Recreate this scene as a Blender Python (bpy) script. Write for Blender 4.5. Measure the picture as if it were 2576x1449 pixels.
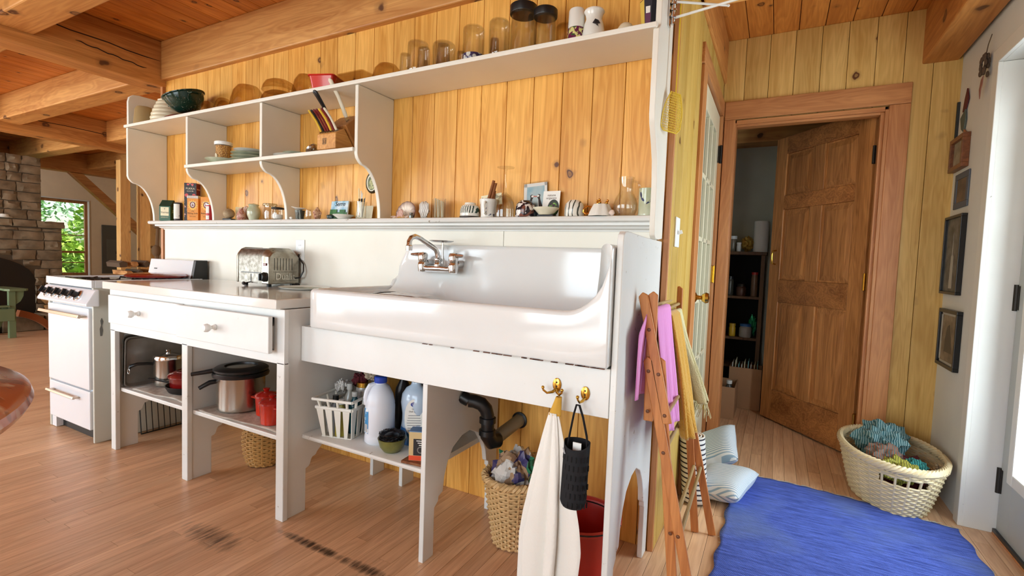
import bpy, bmesh, math, random
from mathutils import Vector, Matrix
random.seed(7)
for _o in list(bpy.data.objects): bpy.data.objects.remove(_o)
scn = bpy.context.scene
COL = scn.collection
PI = math.pi
R_ = math.radians

# ------------------------------------------------------------------ camera
def look_axes(yaw, pitch, roll):
    fw = Vector((-math.sin(yaw)*math.cos(pitch), math.cos(yaw)*math.cos(pitch), math.sin(pitch)))
    rt = Vector((math.cos(yaw), math.sin(yaw), 0)); up = rt.cross(fw)
    c, s = math.cos(roll), math.sin(roll)
    return c*rt+s*up, -s*rt+c*up, fw
_r, _u, _f = look_axes(0.4934, -0.0559, 0.0368)
cam = bpy.data.cameras.new('camera'); camo = bpy.data.objects.new('camera', cam); COL.objects.link(camo)
camo.matrix_world = Matrix(((_r.x, _u.x, -_f.x, 2.5009), (_r.y, _u.y, -_f.y, -1.8959), (_r.z, _u.z, -_f.z, 1.0989), (0, 0, 0, 1)))
cam.sensor_width = 36; cam.lens = 1232.96*36/2576; cam.clip_start = .02; cam.clip_end = 200
scn.camera = camo

# ------------------------------------------------------------------ world, daylight, exposure
wd = bpy.data.worlds.new('sky'); scn.world = wd; wd.use_nodes = True
_nt = wd.node_tree; _bg = _nt.nodes['Background']
_sk = _nt.nodes.new('ShaderNodeTexSky'); _sk.sky_type = 'NISHITA'; _sk.sun_disc = False
_sk.sun_elevation = R_(48); _sk.sun_rotation = R_(200)
_nt.links.new(_sk.outputs[0], _bg.inputs[0]); _bg.inputs[1].default_value = .6
def area(name, loc, rot, sx, sy, power, col):
    l = bpy.data.lights.new(name, 'AREA'); l.shape = 'RECTANGLE'; l.size = sx; l.size_y = sy; l.energy = power; l.color = col
    o = bpy.data.objects.new(name, l); COL.objects.link(o); o.location = loc; o.rotation_euler = rot
    o['kind'] = 'helper'
    return o
# daylight standing in the panes of the windows and of the glazed outer door
area('window_daylight', (1.15, -4.28, 1.22), (R_(90), 0, 0), 2.3, 1.95, 185, (.80, .925, 1))
area('window_daylight', (-2.4, -4.28, 1.22), (R_(90), 0, 0), 2.3, 1.95, 200, (.80, .925, 1))
area('window_daylight', (-5.8, -4.28, 1.22), (R_(90), 0, 0), 2.0, 1.95, 470, (.80, .925, 1))
area('door_daylight', (3.50, .48, 1.1), (0, R_(90), 0), 1.62, .66, 85, (.80, .90, 1))
sun = bpy.data.lights.new('sun', 'SUN'); sun.energy = 15; sun.angle = R_(1); sun.color = (1, .95, .85)
suno = bpy.data.objects.new('sun', sun); COL.objects.link(suno); suno['kind'] = 'helper'
suno.rotation_euler = Vector((-.45, -.3, -.84)).to_track_quat('-Z', 'Y').to_euler()
cy = scn.cycles; cy.max_bounces = 5; cy.diffuse_bounces = 3; cy.glossy_bounces = 3; cy.transmission_bounces = 3; cy.transparent_max_bounces = 9; cy.caustics_reflective = False; cy.caustics_refractive = False; cy.adaptive_threshold = .12; cy.adaptive_min_samples = 20
vs = scn.view_settings
vs.view_transform = 'Standard'; vs.look = 'None'; vs.gamma = 1; vs.exposure = -1.08; vs.use_curve_mapping = False

# ------------------------------------------------------------------ mesh helpers (world coordinates)
class B:
    def __init__(s): s.v = []; s.f = []
    def box(s, x0, x1, y0, y1, z0, z1):
        n = len(s.v)
        s.v += [(x0,y0,z0),(x1,y0,z0),(x1,y1,z0),(x0,y1,z0),(x0,y0,z1),(x1,y0,z1),(x1,y1,z1),(x0,y1,z1)]
        s.f += [tuple(n+i for i in q) for q in ((0,3,2,1),(4,5,6,7),(0,1,5,4),(1,2,6,5),(2,3,7,6),(3,0,4,7))]
        return s
    def lathe(s, prof, c=(0,0,0), n=28, ax='z', sx=1, sy=1):
        m = len(s.v); k = len(prof)
        for i in range(n):
            a = 2*PI*i/n; ca, sa = math.cos(a)*sx, math.sin(a)*sy
            for r, z in prof:
                p = (r*ca, r*sa, z)
                if ax == 'x': p = (p[2], p[0], p[1])
                elif ax == 'y': p = (p[0], p[2], p[1])
                s.v.append((c[0]+p[0], c[1]+p[1], c[2]+p[2]))
        for i in range(n):
            j = (i+1) % n
            for q in range(k-1):
                s.f.append((m+i*k+q, m+j*k+q, m+j*k+q+1, m+i*k+q+1))
        if prof[0][0] > 1e-6: s.f.append(tuple(m+i*k for i in range(n))[::-1])
        if prof[-1][0] > 1e-6: s.f.append(tuple(m+i*k+k-1 for i in range(n)))
        return s
    def ring(s, prof, c=(0,0,0), n=28, ax='z', sx=1, sy=1):
        """closed profile, no caps"""
        m = len(s.v); k = len(prof)
        for i in range(n):
            a = 2*PI*i/n; ca, sa = math.cos(a)*sx, math.sin(a)*sy
            for r, z in prof:
                p = (r*ca, r*sa, z)
                if ax == 'x': p = (p[2], p[0], p[1])
                elif ax == 'y': p = (p[0], p[2], p[1])
                s.v.append((c[0]+p[0], c[1]+p[1], c[2]+p[2]))
        for i in range(n):
            j = (i+1) % n
            for q in range(k):
                w = (q+1) % k
                s.f.append((m+i*k+q, m+j*k+q, m+j*k+w, m+i*k+w))
        return s
    def tube(s, pts, r, n=8, closed=False, flat=1.0):
        P = [Vector(p) for p in pts]; N = len(P); m = len(s.v)
        t0 = (P[1]-P[0]).normalized()
        up = Vector((0,0,1)) if abs(t0.z) < .9 else Vector((1,0,0))
        a = t0.cross(up).normalized()
        for i in range(N):
            if closed: t = (P[(i+1) % N]-P[i-1])
            else: t = P[min(i+1,N-1)]-P[max(i-1,0)]
            t.normalize()
            a = (a - t*a.dot(t)).normalized(); b = t.cross(a)
            rr = r[i] if isinstance(r, (list,tuple)) else r
            for k in range(n):
                th = 2*PI*k/n
                q = P[i]+a*(math.cos(th)*rr)+b*(math.sin(th)*rr*flat); s.v.append(tuple(q))
        for i in range(N if closed else N-1):
            j = (i+1) % N
            for k in range(n):
                l = (k+1) % n
                s.f.append((m+i*n+k, m+i*n+l, m+j*n+l, m+j*n+k))
        if not closed:
            s.f.append(tuple(m+k for k in range(n))[::-1]); s.f.append(tuple(m+(N-1)*n+k for k in range(n)))
        return s
    def prism(s, poly, ax, a, b):
        n = len(poly); m = len(s.v)
        def P(p, t):
            return {'x': (t,p[0],p[1]), 'y': (p[0],t,p[1]), 'z': (p[0],p[1],t)}[ax]
        s.v += [P(p,a) for p in poly]+[P(p,b) for p in poly]
        s.f += [tuple(range(m,m+n))[::-1], tuple(range(m+n,m+2*n))]
        for i in range(n):
            j = (i+1) % n; s.f.append((m+i,m+j,m+n+j,m+n+i))
        return s
    def grid(s, fn, nu, nv, cu=False):
        m = len(s.v)
        for i in range(nu+(0 if cu else 1)):
            for j in range(nv+1): s.v.append(tuple(fn(i/nu, j/nv)))
        U = nu if cu else nu+1
        for i in range(nu):
            k = (i+1) % U
            for j in range(nv):
                s.f.append((m+i*(nv+1)+j, m+k*(nv+1)+j, m+k*(nv+1)+j+1, m+i*(nv+1)+j+1))
        return s
    def ell(s, c, r, n=16, m=10, rot=None):
        b = B().lathe([(max(1e-7,math.sin(PI*k/m)), -math.cos(PI*k/m)) for k in range(m+1)], n=n)
        M = Matrix.Diagonal((*r,1)); 
        if rot: M = rot.to_4x4() @ M
        return s.add(b.tr(Matrix.Translation(c) @ M))
    def tr(s, M):
        s.v = [tuple(M @ Vector(v)) for v in s.v]; return s
    def mv(s, x, y, z): return s.tr(Matrix.Translation((x,y,z)))
    def rz(s, a, c=(0,0,0)): return s.tr(Matrix.Translation(c) @ Matrix.Rotation(a,4,'Z') @ Matrix.Translation(-Vector(c)))
    def rx(s, a, c=(0,0,0)): return s.tr(Matrix.Translation(c) @ Matrix.Rotation(a,4,'X') @ Matrix.Translation(-Vector(c)))
    def ry(s, a, c=(0,0,0)): return s.tr(Matrix.Translation(c) @ Matrix.Rotation(a,4,'Y') @ Matrix.Translation(-Vector(c)))
    def add(s, o):
        m = len(s.v); s.v += o.v; s.f += [tuple(m+i for i in q) for q in o.f]; return s
def bx(*a): return B().box(*a)
def mk(name, b, mat, off=(0,0,0), smooth=35, flip=True):
    me = bpy.data.meshes.new(name)
    ox, oy, oz = off
    me.from_pydata([(x-ox,y-oy,z-oz) for x,y,z in b.v], [], b.f)
    if flip:
        bm = bmesh.new(); bm.from_mesh(me)
        bmesh.ops.recalc_face_normals(bm, faces=bm.faces); bm.to_mesh(me); bm.free()
    if mat: me.materials.append(mat)
    if smooth:
        me.polygons.foreach_set('use_smooth', [True]*len(me.polygons)); me.set_sharp_from_angle(angle=R_(smooth))
    me.update(); return me
def org(o):
    x = Vector((0,0,0))
    while o is not None: x = x+o.location; o = o.parent
    return x
def obj(name, b, mat, parent=None, smooth=35, bev=0, solid=0, sub=0, seg=2, label=None, cat=None, group=None, kind=None, flip=True):
    if parent is not None: off = org(parent)
    elif cat:
        xs = [v[0] for v in b.v]; ys = [v[1] for v in b.v]; zs = [v[2] for v in b.v]
        off = ((min(xs)+max(xs))/2, (min(ys)+max(ys))/2, min(zs))
    else: off = (0,0,0)
    o = bpy.data.objects.new(name, mk(name, b, mat, off, smooth, flip)); COL.objects.link(o)
    if parent is not None: o.parent = parent
    else: o.location = off
    if solid: m = o.modifiers.new('s','SOLIDIFY'); m.thickness = solid; m.offset = 0
    if bev: m = o.modifiers.new('b','BEVEL'); m.width = bev; m.segments = seg; m.limit_method = 'ANGLE'; m.angle_limit = R_(40)
    if sub: m = o.modifiers.new('u','SUBSURF'); m.levels = sub; m.render_levels = sub
    if label: o['label'] = label
    if cat: o['category'] = cat
    if group: o['group'] = group
    if kind: o['kind'] = kind
    return o
def thing(name, label, cat, loc=(0,0,0), group=None, kind=None):
    o = bpy.data.objects.new(name, None); COL.objects.link(o); o.location = loc; o.empty_display_size = .05
    o['label'] = label
    if cat: o['category'] = cat
    if group: o['group'] = group
    if kind: o['kind'] = kind
    return o
def struct(name, b=None, mat=None, label=None, **k):
    if b is None:
        o = bpy.data.objects.new(name, None); COL.objects.link(o)
    else: o = obj(name, b, mat, None, **k)
    o['kind'] = 'structure'
    if label: o['label'] = label
    return o
def text(s, size, o, U, V, mat, parent, name='lettering', al='CENTER', shear=0, ex=.0004, sx=1):
    cu = bpy.data.curves.new('t','FONT'); cu.body = s; cu.size = size; cu.align_x = al; cu.align_y = 'CENTER'; cu.shear = shear; cu.extrude = 0; cu.resolution_u = 3
    t = bpy.data.objects.new('t', cu); COL.objects.link(t)
    bpy.context.view_layer.update()
    me = bpy.data.meshes.new_from_object(t.evaluated_get(bpy.context.evaluated_depsgraph_get()))
    bpy.data.objects.remove(t); bpy.data.curves.remove(cu)
    U = Vector(U).normalized(); V = Vector(V).normalized(); N = U.cross(V)
    b = B(); b.v = [tuple(Vector(o)+U*v.co.x*sx+V*v.co.y+N*ex) for v in me.vertices]; b.f = [tuple(p.vertices) for p in me.polygons]
    bpy.data.meshes.remove(me)
    return obj(name, b, mat, parent, smooth=0, flip=False)
def disc(o, U, V, rx, ry, n=20, ex=.0005):
    U = Vector(U).normalized(); V = Vector(V).normalized(); N = U.cross(V)
    b = B(); b.v = [tuple(Vector(o)+U*math.cos(2*PI*i/n)*rx+V*math.sin(2*PI*i/n)*ry+N*ex) for i in range(n)]; b.f = [tuple(range(n))]
    return b
def quad(o, U, V, w, h, ex=.0005):
    U = Vector(U).normalized(); V = Vector(V).normalized(); N = U.cross(V)
    b = B(); b.v = [tuple(Vector(o)+U*a*w/2+V*c*h/2+N*ex) for a,c in ((-1,-1),(1,-1),(1,1),(-1,1))]; b.f = [(0,1,2,3)]
    return b
XA, YA, ZA = (1,0,0), (0,1,0), (0,0,1); NY = (0,-1,0)

# ------------------------------------------------------------------ materials
def lin(c):
    return tuple(((x/255)/12.92 if x/255 <= .04045 else ((x/255+.055)/1.055)**2.4) for x in c[:3])+(1,)
_M = {}
def new(name):
    m = bpy.data.materials.new(name); m.use_nodes = True; nt = m.node_tree
    return m, nt, nt.nodes['Principled BSDF'], nt.nodes.new, nt.links.new
def mat(name, col=None, rough=.5, metal=0, spec=.5, bump=0, bs=150, var=0, vs_=6, col2=None, coat=0, sheen=0, trans=0, sss=0, stretch=None):
    if name in _M: return _M[name]
    m, nt, p, N, L = new(name); _M[name] = m
    p.inputs['Base Color'].default_value = lin(col); p.inputs['Roughness'].default_value = rough
    p.inputs['Metallic'].default_value = metal; p.inputs['Specular IOR Level'].default_value = spec
    if coat: p.inputs['Coat Weight'].default_value = coat; p.inputs['Coat Roughness'].default_value = .08
    if sheen: p.inputs['Sheen Weight'].default_value = sheen
    if trans: p.inputs['Transmission Weight'].default_value = trans
    if sss: p.inputs['Subsurface Weight'].default_value = sss; p.inputs['Subsurface Radius'].default_value = (.01,.01,.01)
    if var or bump or col2:
        tc = N('ShaderNodeTexCoord'); mp = N('ShaderNodeMapping'); L(tc.outputs['Object'], mp.inputs[0])
        if stretch: mp.inputs['Scale'].default_value = stretch
    if var or col2:
        n = N('ShaderNodeTexNoise'); n.inputs['Scale'].default_value = vs_; n.inputs['Detail'].default_value = 4; L(mp.outputs[0], n.inputs[0])
        r = N('ShaderNodeValToRGB'); L(n.outputs[0], r.inputs[0])
        c1 = lin(col); c2 = lin(col2) if col2 else tuple(x*(1-var) for x in c1[:3])+(1,)
        r.color_ramp.elements[0].position = .35; r.color_ramp.elements[1].position = .65
        r.color_ramp.elements[0].color = c2; r.color_ramp.elements[1].color = c1
        L(r.outputs[0], p.inputs['Base Color'])
    if bump:
        n = N('ShaderNodeTexNoise'); n.inputs['Scale'].default_value = bs; n.inputs['Detail'].default_value = 3; L(mp.outputs[0], n.inputs[0])
        b = N('ShaderNodeBump'); b.inputs['Strength'].default_value = bump; b.inputs['Distance'].default_value = .004; L(n.outputs[0], b.inputs['Height']); L(b.outputs[0], p.inputs['Normal'])
    return m
def wood(name, light, dark, ax='z', fine=55, knots=0.0, rough=.45, kn=(3.3,1.1), var=.16, knotc=(88,42,14), bump=.12, contrast=(.34,.66), stain=None, coat=0):
    if name in _M: return _M[name]
    m, nt, p, N, L = new(name); _M[name] = m
    tc = N('ShaderNodeTexCoord'); oi = N('ShaderNodeObjectInfo')
    sc = N('ShaderNodeVectorMath'); sc.operation = 'SCALE'; sc.inputs[0].default_value = (37.1,71.3,53.7); L(oi.outputs['Random'], sc.inputs['Scale'])
    ad = N('ShaderNodeVectorMath'); ad.operation = 'ADD'; L(tc.outputs['Object'], ad.inputs[0]); L(sc.outputs[0], ad.inputs[1])
    def mapping(a, c):
        mp = N('ShaderNodeMapping'); L(ad.outputs[0], mp.inputs[0])
        v = [c,c,c]; v['xyz'.index(ax)] = a; mp.inputs['Scale'].default_value = v; return mp
    # slow figure warps the fine grain
    nb = N('ShaderNodeTexNoise'); nb.inputs['Scale'].default_value = 1; nb.inputs['Detail'].default_value = 3; nb.inputs['Distortion'].default_value = .4; L(mapping(.9,9).outputs[0], nb.inputs[0])
    nf = N('ShaderNodeTexNoise'); nf.inputs['Scale'].default_value = 1; nf.inputs['Detail'].default_value = 5; nf.inputs['Roughness'].default_value = .65; nf.inputs['Distortion'].default_value = .9; L(mapping(fine*.03,fine).outputs[0], nf.inputs[0])
    mx = N('ShaderNodeMath'); mx.operation = 'MULTIPLY_ADD'; mx.inputs[1].default_value = .5; L(nf.outputs[0], mx.inputs[0])
    hm = N('ShaderNodeMath'); hm.operation = 'MULTIPLY'; hm.inputs[1].default_value = .5; L(nb.outputs[0], hm.inputs[0]); L(hm.outputs[0], mx.inputs[2])
    sn = N('ShaderNodeMath'); sn.operation = 'MULTIPLY'; sn.inputs[1].default_value = 85; L(nb.outputs[0], sn.inputs[0])
    s2 = N('ShaderNodeMath'); s2.operation = 'SINE'; L(sn.outputs[0], s2.inputs[0])
    s3 = N('ShaderNodeMath'); s3.operation = 'MULTIPLY_ADD'; s3.inputs[1].default_value = .045; L(s2.outputs[0], s3.inputs[0]); L(mx.outputs[0], s3.inputs[2])
    r = N('ShaderNodeValToRGB'); L(s3.outputs[0], r.inputs[0])
    r.color_ramp.elements[0].position = contrast[0]; r.color_ramp.elements[1].position = contrast[1]
    r.color_ramp.elements[0].color = lin(dark); r.color_ramp.elements[1].color = lin(light)
    out = r.outputs[0]
    if knots:
        dn = N('ShaderNodeTexNoise'); dn.inputs['Scale'].default_value = 3; dn.inputs['Detail'].default_value = 2; mk0 = mapping(kn[1],kn[0]); L(mk0.outputs[0], dn.inputs[0])
        dm = N('ShaderNodeMix'); dm.data_type = 'RGBA'; dm.blend_type = 'LINEAR_LIGHT'; dm.inputs['Factor'].default_value = .10; L(mk0.outputs[0], dm.inputs['A']); L(dn.outputs['Color'], dm.inputs['B'])
        vo = N('ShaderNodeTexVoronoi'); vo.inputs['Scale'].default_value = 1; vo.inputs['Randomness'].default_value = 1; L(dm.outputs['Result'], vo.inputs[0])
        kr = N('ShaderNodeValToRGB'); L(vo.outputs['Distance'], kr.inputs[0]); e = kr.color_ramp.elements
        e[0].position = 0; e[0].color = (.8,.8,.8,1); e[1].position = .19*knots; e[1].color = (0,0,0,1)
        for ps,vl in ((.055,.62),(.07,1.0),(.095,.95),(.115,.3)): q = e.new(ps*knots); q.color = (vl,vl,vl,1)
        mk_ = N('ShaderNodeMix'); mk_.data_type = 'RGBA'; L(kr.outputs[0], mk_.inputs['Factor']); L(out, mk_.inputs['A']); mk_.inputs['B'].default_value = lin(knotc); out = mk_.outputs['Result']
    hs = N('ShaderNodeHueSaturation'); L(out, hs.inputs['Color'])
    va = N('ShaderNodeMath'); va.operation = 'MULTIPLY_ADD'; va.inputs[1].default_value = var; va.inputs[2].default_value = 1-var*.5; L(oi.outputs['Random'], va.inputs[0]); L(va.outputs[0], hs.inputs['Value'])
    out = hs.outputs[0]
    if stain: out = stain(nt, N, L, out)
    L(out, p.inputs['Base Color']); p.inputs['Roughness'].default_value = rough
    if coat: p.inputs['Coat Weight'].default_value = coat; p.inputs['Coat Roughness'].default_value = .2
    if bump:
        b = N('ShaderNodeBump'); b.inputs['Strength'].default_value = bump; b.inputs['Distance'].default_value = .002; L(mx.outputs[0], b.inputs['Height']); L(b.outputs[0], p.inputs['Normal'])
    return m
def paint(name, col, rough=.45, wear=.0, wearc=(150,135,115)):
    if name in _M: return _M[name]
    m, nt, p, N, L = new(name); _M[name] = m
    tc = N('ShaderNodeTexCoord')
    n = N('ShaderNodeTexNoise'); n.inputs['Scale'].default_value = 5; n.inputs['Detail'].default_value = 5; L(tc.outputs['Object'], n.inputs[0])
    r = N('ShaderNodeValToRGB'); L(n.outputs[0], r.inputs[0]); r.color_ramp.elements[0].position = .3; r.color_ramp.elements[1].position = .7
    c = lin(col); r.color_ramp.elements[0].color = (c[0]*.95,c[1]*.945,c[2]*.93,1); r.color_ramp.elements[1].color = c; out = r.outputs[0]
    if wear:
        n2 = N('ShaderNodeTexNoise'); n2.inputs['Scale'].default_value = 26; n2.inputs['Detail'].default_value = 7; n2.inputs['Roughness'].default_value = .75; L(tc.outputs['Object'], n2.inputs[0])
        r2 = N('ShaderNodeValToRGB'); L(n2.outputs[0], r2.inputs[0]); r2.color_ramp.elements[0].position = .70-.06*wear; r2.color_ramp.elements[1].position = .74-.06*wear
        mx = N('ShaderNodeMix'); mx.data_type = 'RGBA'; L(r2.outputs[0], mx.inputs['Factor']); L(out, mx.inputs['A']); mx.inputs['B'].default_value = lin(wearc); out = mx.outputs['Result']
    L(out, p.inputs['Base Color']); p.inputs['Roughness'].default_value = rough
    n3 = N('ShaderNodeTexNoise'); n3.inputs['Scale'].default_value = 40; n3.inputs['Detail'].default_value = 2; mp = N('ShaderNodeMapping'); mp.inputs['Scale'].default_value = (.3,1,1); L(tc.outputs['Object'], mp.inputs[0]); L(mp.outputs[0], n3.inputs[0])
    b = N('ShaderNodeBump'); b.inputs['Strength'].default_value = .06; b.inputs['Distance'].default_value = .002; L(n3.outputs[0], b.inputs['Height']); L(b.outputs[0], p.inputs['Normal'])
    return m
def glass(name, tint=(235,238,232), edge=(120,118,100), refl=.9):
    """thin clear glass: transparent sheet with fresnel reflection, denser where seen edge-on"""
    if name in _M: return _M[name]
    m = bpy.data.materials.new(name); m.use_nodes = True; nt = m.node_tree; nt.nodes.clear(); N, L = nt.nodes.new, nt.links.new; _M[name] = m
    o = N('ShaderNodeOutputMaterial'); lw = N('ShaderNodeLayerWeight'); lw.inputs['Blend'].default_value = .25
    pw = N('ShaderNodeMath'); pw.operation = 'POWER'; pw.inputs[1].default_value = 3; L(lw.outputs['Facing'], pw.inputs[0]); mc = N('ShaderNodeMix'); mc.data_type = 'RGBA'; L(pw.outputs[0], mc.inputs['Factor']); mc.inputs['A'].default_value = lin(tint); mc.inputs['B'].default_value = lin(edge)
    t = N('ShaderNodeBsdfTransparent'); L(mc.outputs['Result'], t.inputs[0])
    g = N('ShaderNodeBsdfGlossy'); g.inputs['Roughness'].default_value = .04
    fr = N('ShaderNodeFresnel'); fr.inputs['IOR'].default_value = 1.5
    ml = N('ShaderNodeMath'); ml.operation = 'MULTIPLY'; ml.inputs[1].default_value = refl; L(fr.outputs[0], ml.inputs[0]); mn = N('ShaderNodeMath'); mn.operation = 'MINIMUM'; mn.inputs[1].default_value = .2; L(ml.outputs[0], mn.inputs[0]); ml = mn
    mx = N('ShaderNodeMixShader'); L(ml.outputs[0], mx.inputs[0]); L(t.outputs[0], mx.inputs[1]); L(g.outputs[0], mx.inputs[2]); L(mx.outputs[0], o.inputs[0])
    return m
def pattern(name, base, ink, kind='noise', scale=30, lo=.5, hi=.54, rough=.2, ink2=None, stretch=(1,1,1)):
    """glazed or printed figure in one or two inks"""
    if name in _M: return _M[name]
    m, nt, p, N, L = new(name); _M[name] = m
    tc = N('ShaderNodeTexCoord'); mp = N('ShaderNodeMapping'); mp.inputs['Scale'].default_value = stretch; L(tc.outputs['Object'], mp.inputs[0])
    def tex(k, sc):
        if k == 'wave':
            n = N('ShaderNodeTexWave'); n.inputs['Scale'].default_value = sc; n.inputs['Distortion'].default_value = 3; L(mp.outputs[0], n.inputs[0]); return n.outputs[1]
        if k == 'stripe':
            n = N('ShaderNodeTexWave'); n.inputs['Scale'].default_value = sc; n.inputs['Distortion'].default_value = 0; n.bands_direction = 'XYZ'[max(range(3), key=lambda q: stretch[q])]; L(mp.outputs[0], n.inputs[0]); return n.outputs[1]
        if k == 'vor':
            n = N('ShaderNodeTexVoronoi'); n.inputs['Scale'].default_value = sc; L(mp.outputs[0], n.inputs[0]); return n.outputs[0]
        n = N('ShaderNodeTexNoise'); n.inputs['Scale'].default_value = sc; n.inputs['Detail'].default_value = 2; n.inputs['Distortion'].default_value = 1; L(mp.outputs[0], n.inputs[0]); return n.outputs[0]
    r = N('ShaderNodeValToRGB'); L(tex(kind,scale), r.inputs[0]); r.color_ramp.elements[0].position = lo; r.color_ramp.elements[1].position = hi
    r.color_ramp.elements[0].color = lin(base); r.color_ramp.elements[1].color = lin(ink); out = r.outputs[0]
    if ink2:
        r2 = N('ShaderNodeValToRGB'); L(tex('noise',scale*.6), r2.inputs[0]); r2.color_ramp.elements[0].position = .58; r2.color_ramp.elements[1].position = .6
        mx = N('ShaderNodeMix'); mx.data_type = 'RGBA'; L(r2.outputs[0], mx.inputs['Factor']); L(out, mx.inputs['A']); mx.inputs['B'].default_value = lin(ink2); out = mx.outputs['Result']
    L(out, p.inputs['Base Color']); p.inputs['Roughness'].default_value = rough
    return m
PINE_Z = wood('pine_wall', (246,186,96), (206,138,52), 'z', 50, .8, .42, (5.5,5))
PINE_S = wood('pine_partition', (214,180,100), (180,140,58), 'z', 50, .7, .42, (5.5,5))
PINE_Y = wood('pine_ceiling', (224,146,66), (178,98,30), 'y', 45, 1.0, .5, (7,6))
BEAM_X = wood('beam_wood_x', (230,170,98), (186,118,54), 'x', 22, 1.2, .55, (5,4), knotc=(96,55,26))
BEAM_Y = wood('beam_wood_y', (216,148,78), (166,100,42), 'y', 22, 1.2, .55, (5,4), knotc=(96,55,26))
POST_Z = wood('post_wood', (240,192,122), (205,145,80), 'z', 30, 1, .5, (6,5))
FIR_X = wood('fir_casing_x', (205,142,88), (168,104,58), 'x', 60, .35, .4)
FIR_Z = wood('fir_casing_z', (205,142,88), (168,104,58), 'z', 60, .35, .4)
DOOR_Z = wood('fir_door_z', (216,150,88), (150,94,46), 'z', 130, 0, .35, contrast=(.36,.66), coat=.2)
DOOR_X = wood('fir_door_x', (206,138,76), (134,80,38), 'x', 130, 0, .35, contrast=(.36,.66), coat=.2)
def floor_wear(nt, N, L, col):
    """worn black marks in the boards along the front of the cabinets"""
    ge = N('ShaderNodeNewGeometry')
    mp = N('ShaderNodeMapping'); L(ge.outputs['Position'], mp.inputs[0]); mp.inputs['Scale'].default_value = (60,7,1)
    n = N('ShaderNodeTexNoise'); n.inputs['Scale'].default_value = 1; n.inputs['Detail'].default_value = 6; n.inputs['Roughness'].default_value = .7; L(mp.outputs[0], n.inputs[0])
    sx = N('ShaderNodeSeparateXYZ'); L(ge.outputs['Position'], sx.inputs[0])
    tot = None
    for (cx, cy, rx, ry, k) in ((.66,-.82,.30,.10,.80),(1.02,-.66,.30,.035,.95),(1.30,-.66,.26,.04,.9),(1.45,-.72,.3,.06,.8),(.45,-.95,.3,.12,.55),(1.9,-.75,.3,.05,.5)):
        a = N('ShaderNodeMath'); a.operation = 'MULTIPLY_ADD'; L(sx.outputs[0], a.inputs[0]); a.inputs[1].default_value = 1/rx; a.inputs[2].default_value = -cx/rx
        b = N('ShaderNodeMath'); b.operation = 'MULTIPLY_ADD'; L(sx.outputs[1], b.inputs[0]); b.inputs[1].default_value = 1/ry; b.inputs[2].default_value = -cy/ry
        c = N('ShaderNodeMath'); c.operation = 'MULTIPLY'; L(a.outputs[0], c.inputs[0]); L(a.outputs[0], c.inputs[1])
        d = N('ShaderNodeMath'); d.operation = 'MULTIPLY_ADD'; L(b.outputs[0], d.inputs[0]); L(b.outputs[0], d.inputs[1]); L(c.outputs[0], d.inputs[2])
        e = N('ShaderNodeMath'); e.operation = 'MULTIPLY_ADD'; e.use_clamp = True; L(d.outputs[0], e.inputs[0]); e.inputs[1].default_value = -k; e.inputs[2].default_value = k
        if tot is None: tot = e.outputs[0]
        else:
            s = N('ShaderNodeMath'); s.operation = 'MAXIMUM'; L(tot, s.inputs[0]); L(e.outputs[0], s.inputs[1]); tot = s.outputs[0]
    t = N('ShaderNodeMath'); t.operation = 'MULTIPLY'; L(tot, t.inputs[0]); L(n.outputs[0], t.inputs[1])
    r = N('ShaderNodeValToRGB'); L(t.outputs[0], r.inputs[0]); r.color_ramp.elements[0].position = .26; r.color_ramp.elements[1].position = .50
    mx = N('ShaderNodeMix'); mx.data_type = 'RGBA'; L(r.outputs[0], mx.inputs['Factor']); L(col, mx.inputs['A']); mx.inputs['B'].default_value = lin((84,64,50))
    return mx.outputs['Result']
FLOOR = wood('floor_maple', (248,206,164), (212,162,122), 'y', 70, 0, .33, var=.16, stain=floor_wear, bump=.05)
WHITE = paint('white_paint', (231,230,227), .42, .25, (190,180,162))
WHITE_BOUNCE = paint('white_paint_warm_bounce', (236,230,217), .42)  # same white paint, with warm bounce light put into its colour
WORN = paint('white_paint_worn', (231,230,226), .42, 1.0, (150,130,105))
PLAST = mat('plaster', (222,220,214), .85, bump=.15, bs=30, var=.05, vs_=4)
PLASTW = mat('plaster_warm', (250,226,190), .85, bump=.1, bs=30, var=.05)
DARKG = mat('seam_dark', (60,36,18), .9)
BLACK = mat('black_plastic', (16,16,17), .35)
BRASS = mat('brass', (205,160,70), .22, 1)
STEEL = mat('steel', (190,188,184), .22, 1, bump=.03, bs=60)
CHROME = mat('chrome', (215,215,215), .08, 1)
IRON = mat('dark_iron', (50,46,42), .5, .7)
INK = mat('ink', (28,26,28), .6)
GLASS = glass('clear_glass', (252,252,250), (216,210,194), 1.2)
AMBER = glass('smoked_glass', (250,243,228), (212,182,140), 1.2)
PANE = glass('window_pane', (248,250,248), (225,230,225), .6)
ENAMEL = mat('white_enamel', (229,229,227), .1, coat=.4, var=.015)
WPLASTIC = mat('white_plastic', (240,240,236), .35)
# ------------------------------------------------------------------ the room
R, RW, YB, CZ, YF, XL = 2.143, 3.284, 1.476, 2.51, -4.2, -8.4
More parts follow.
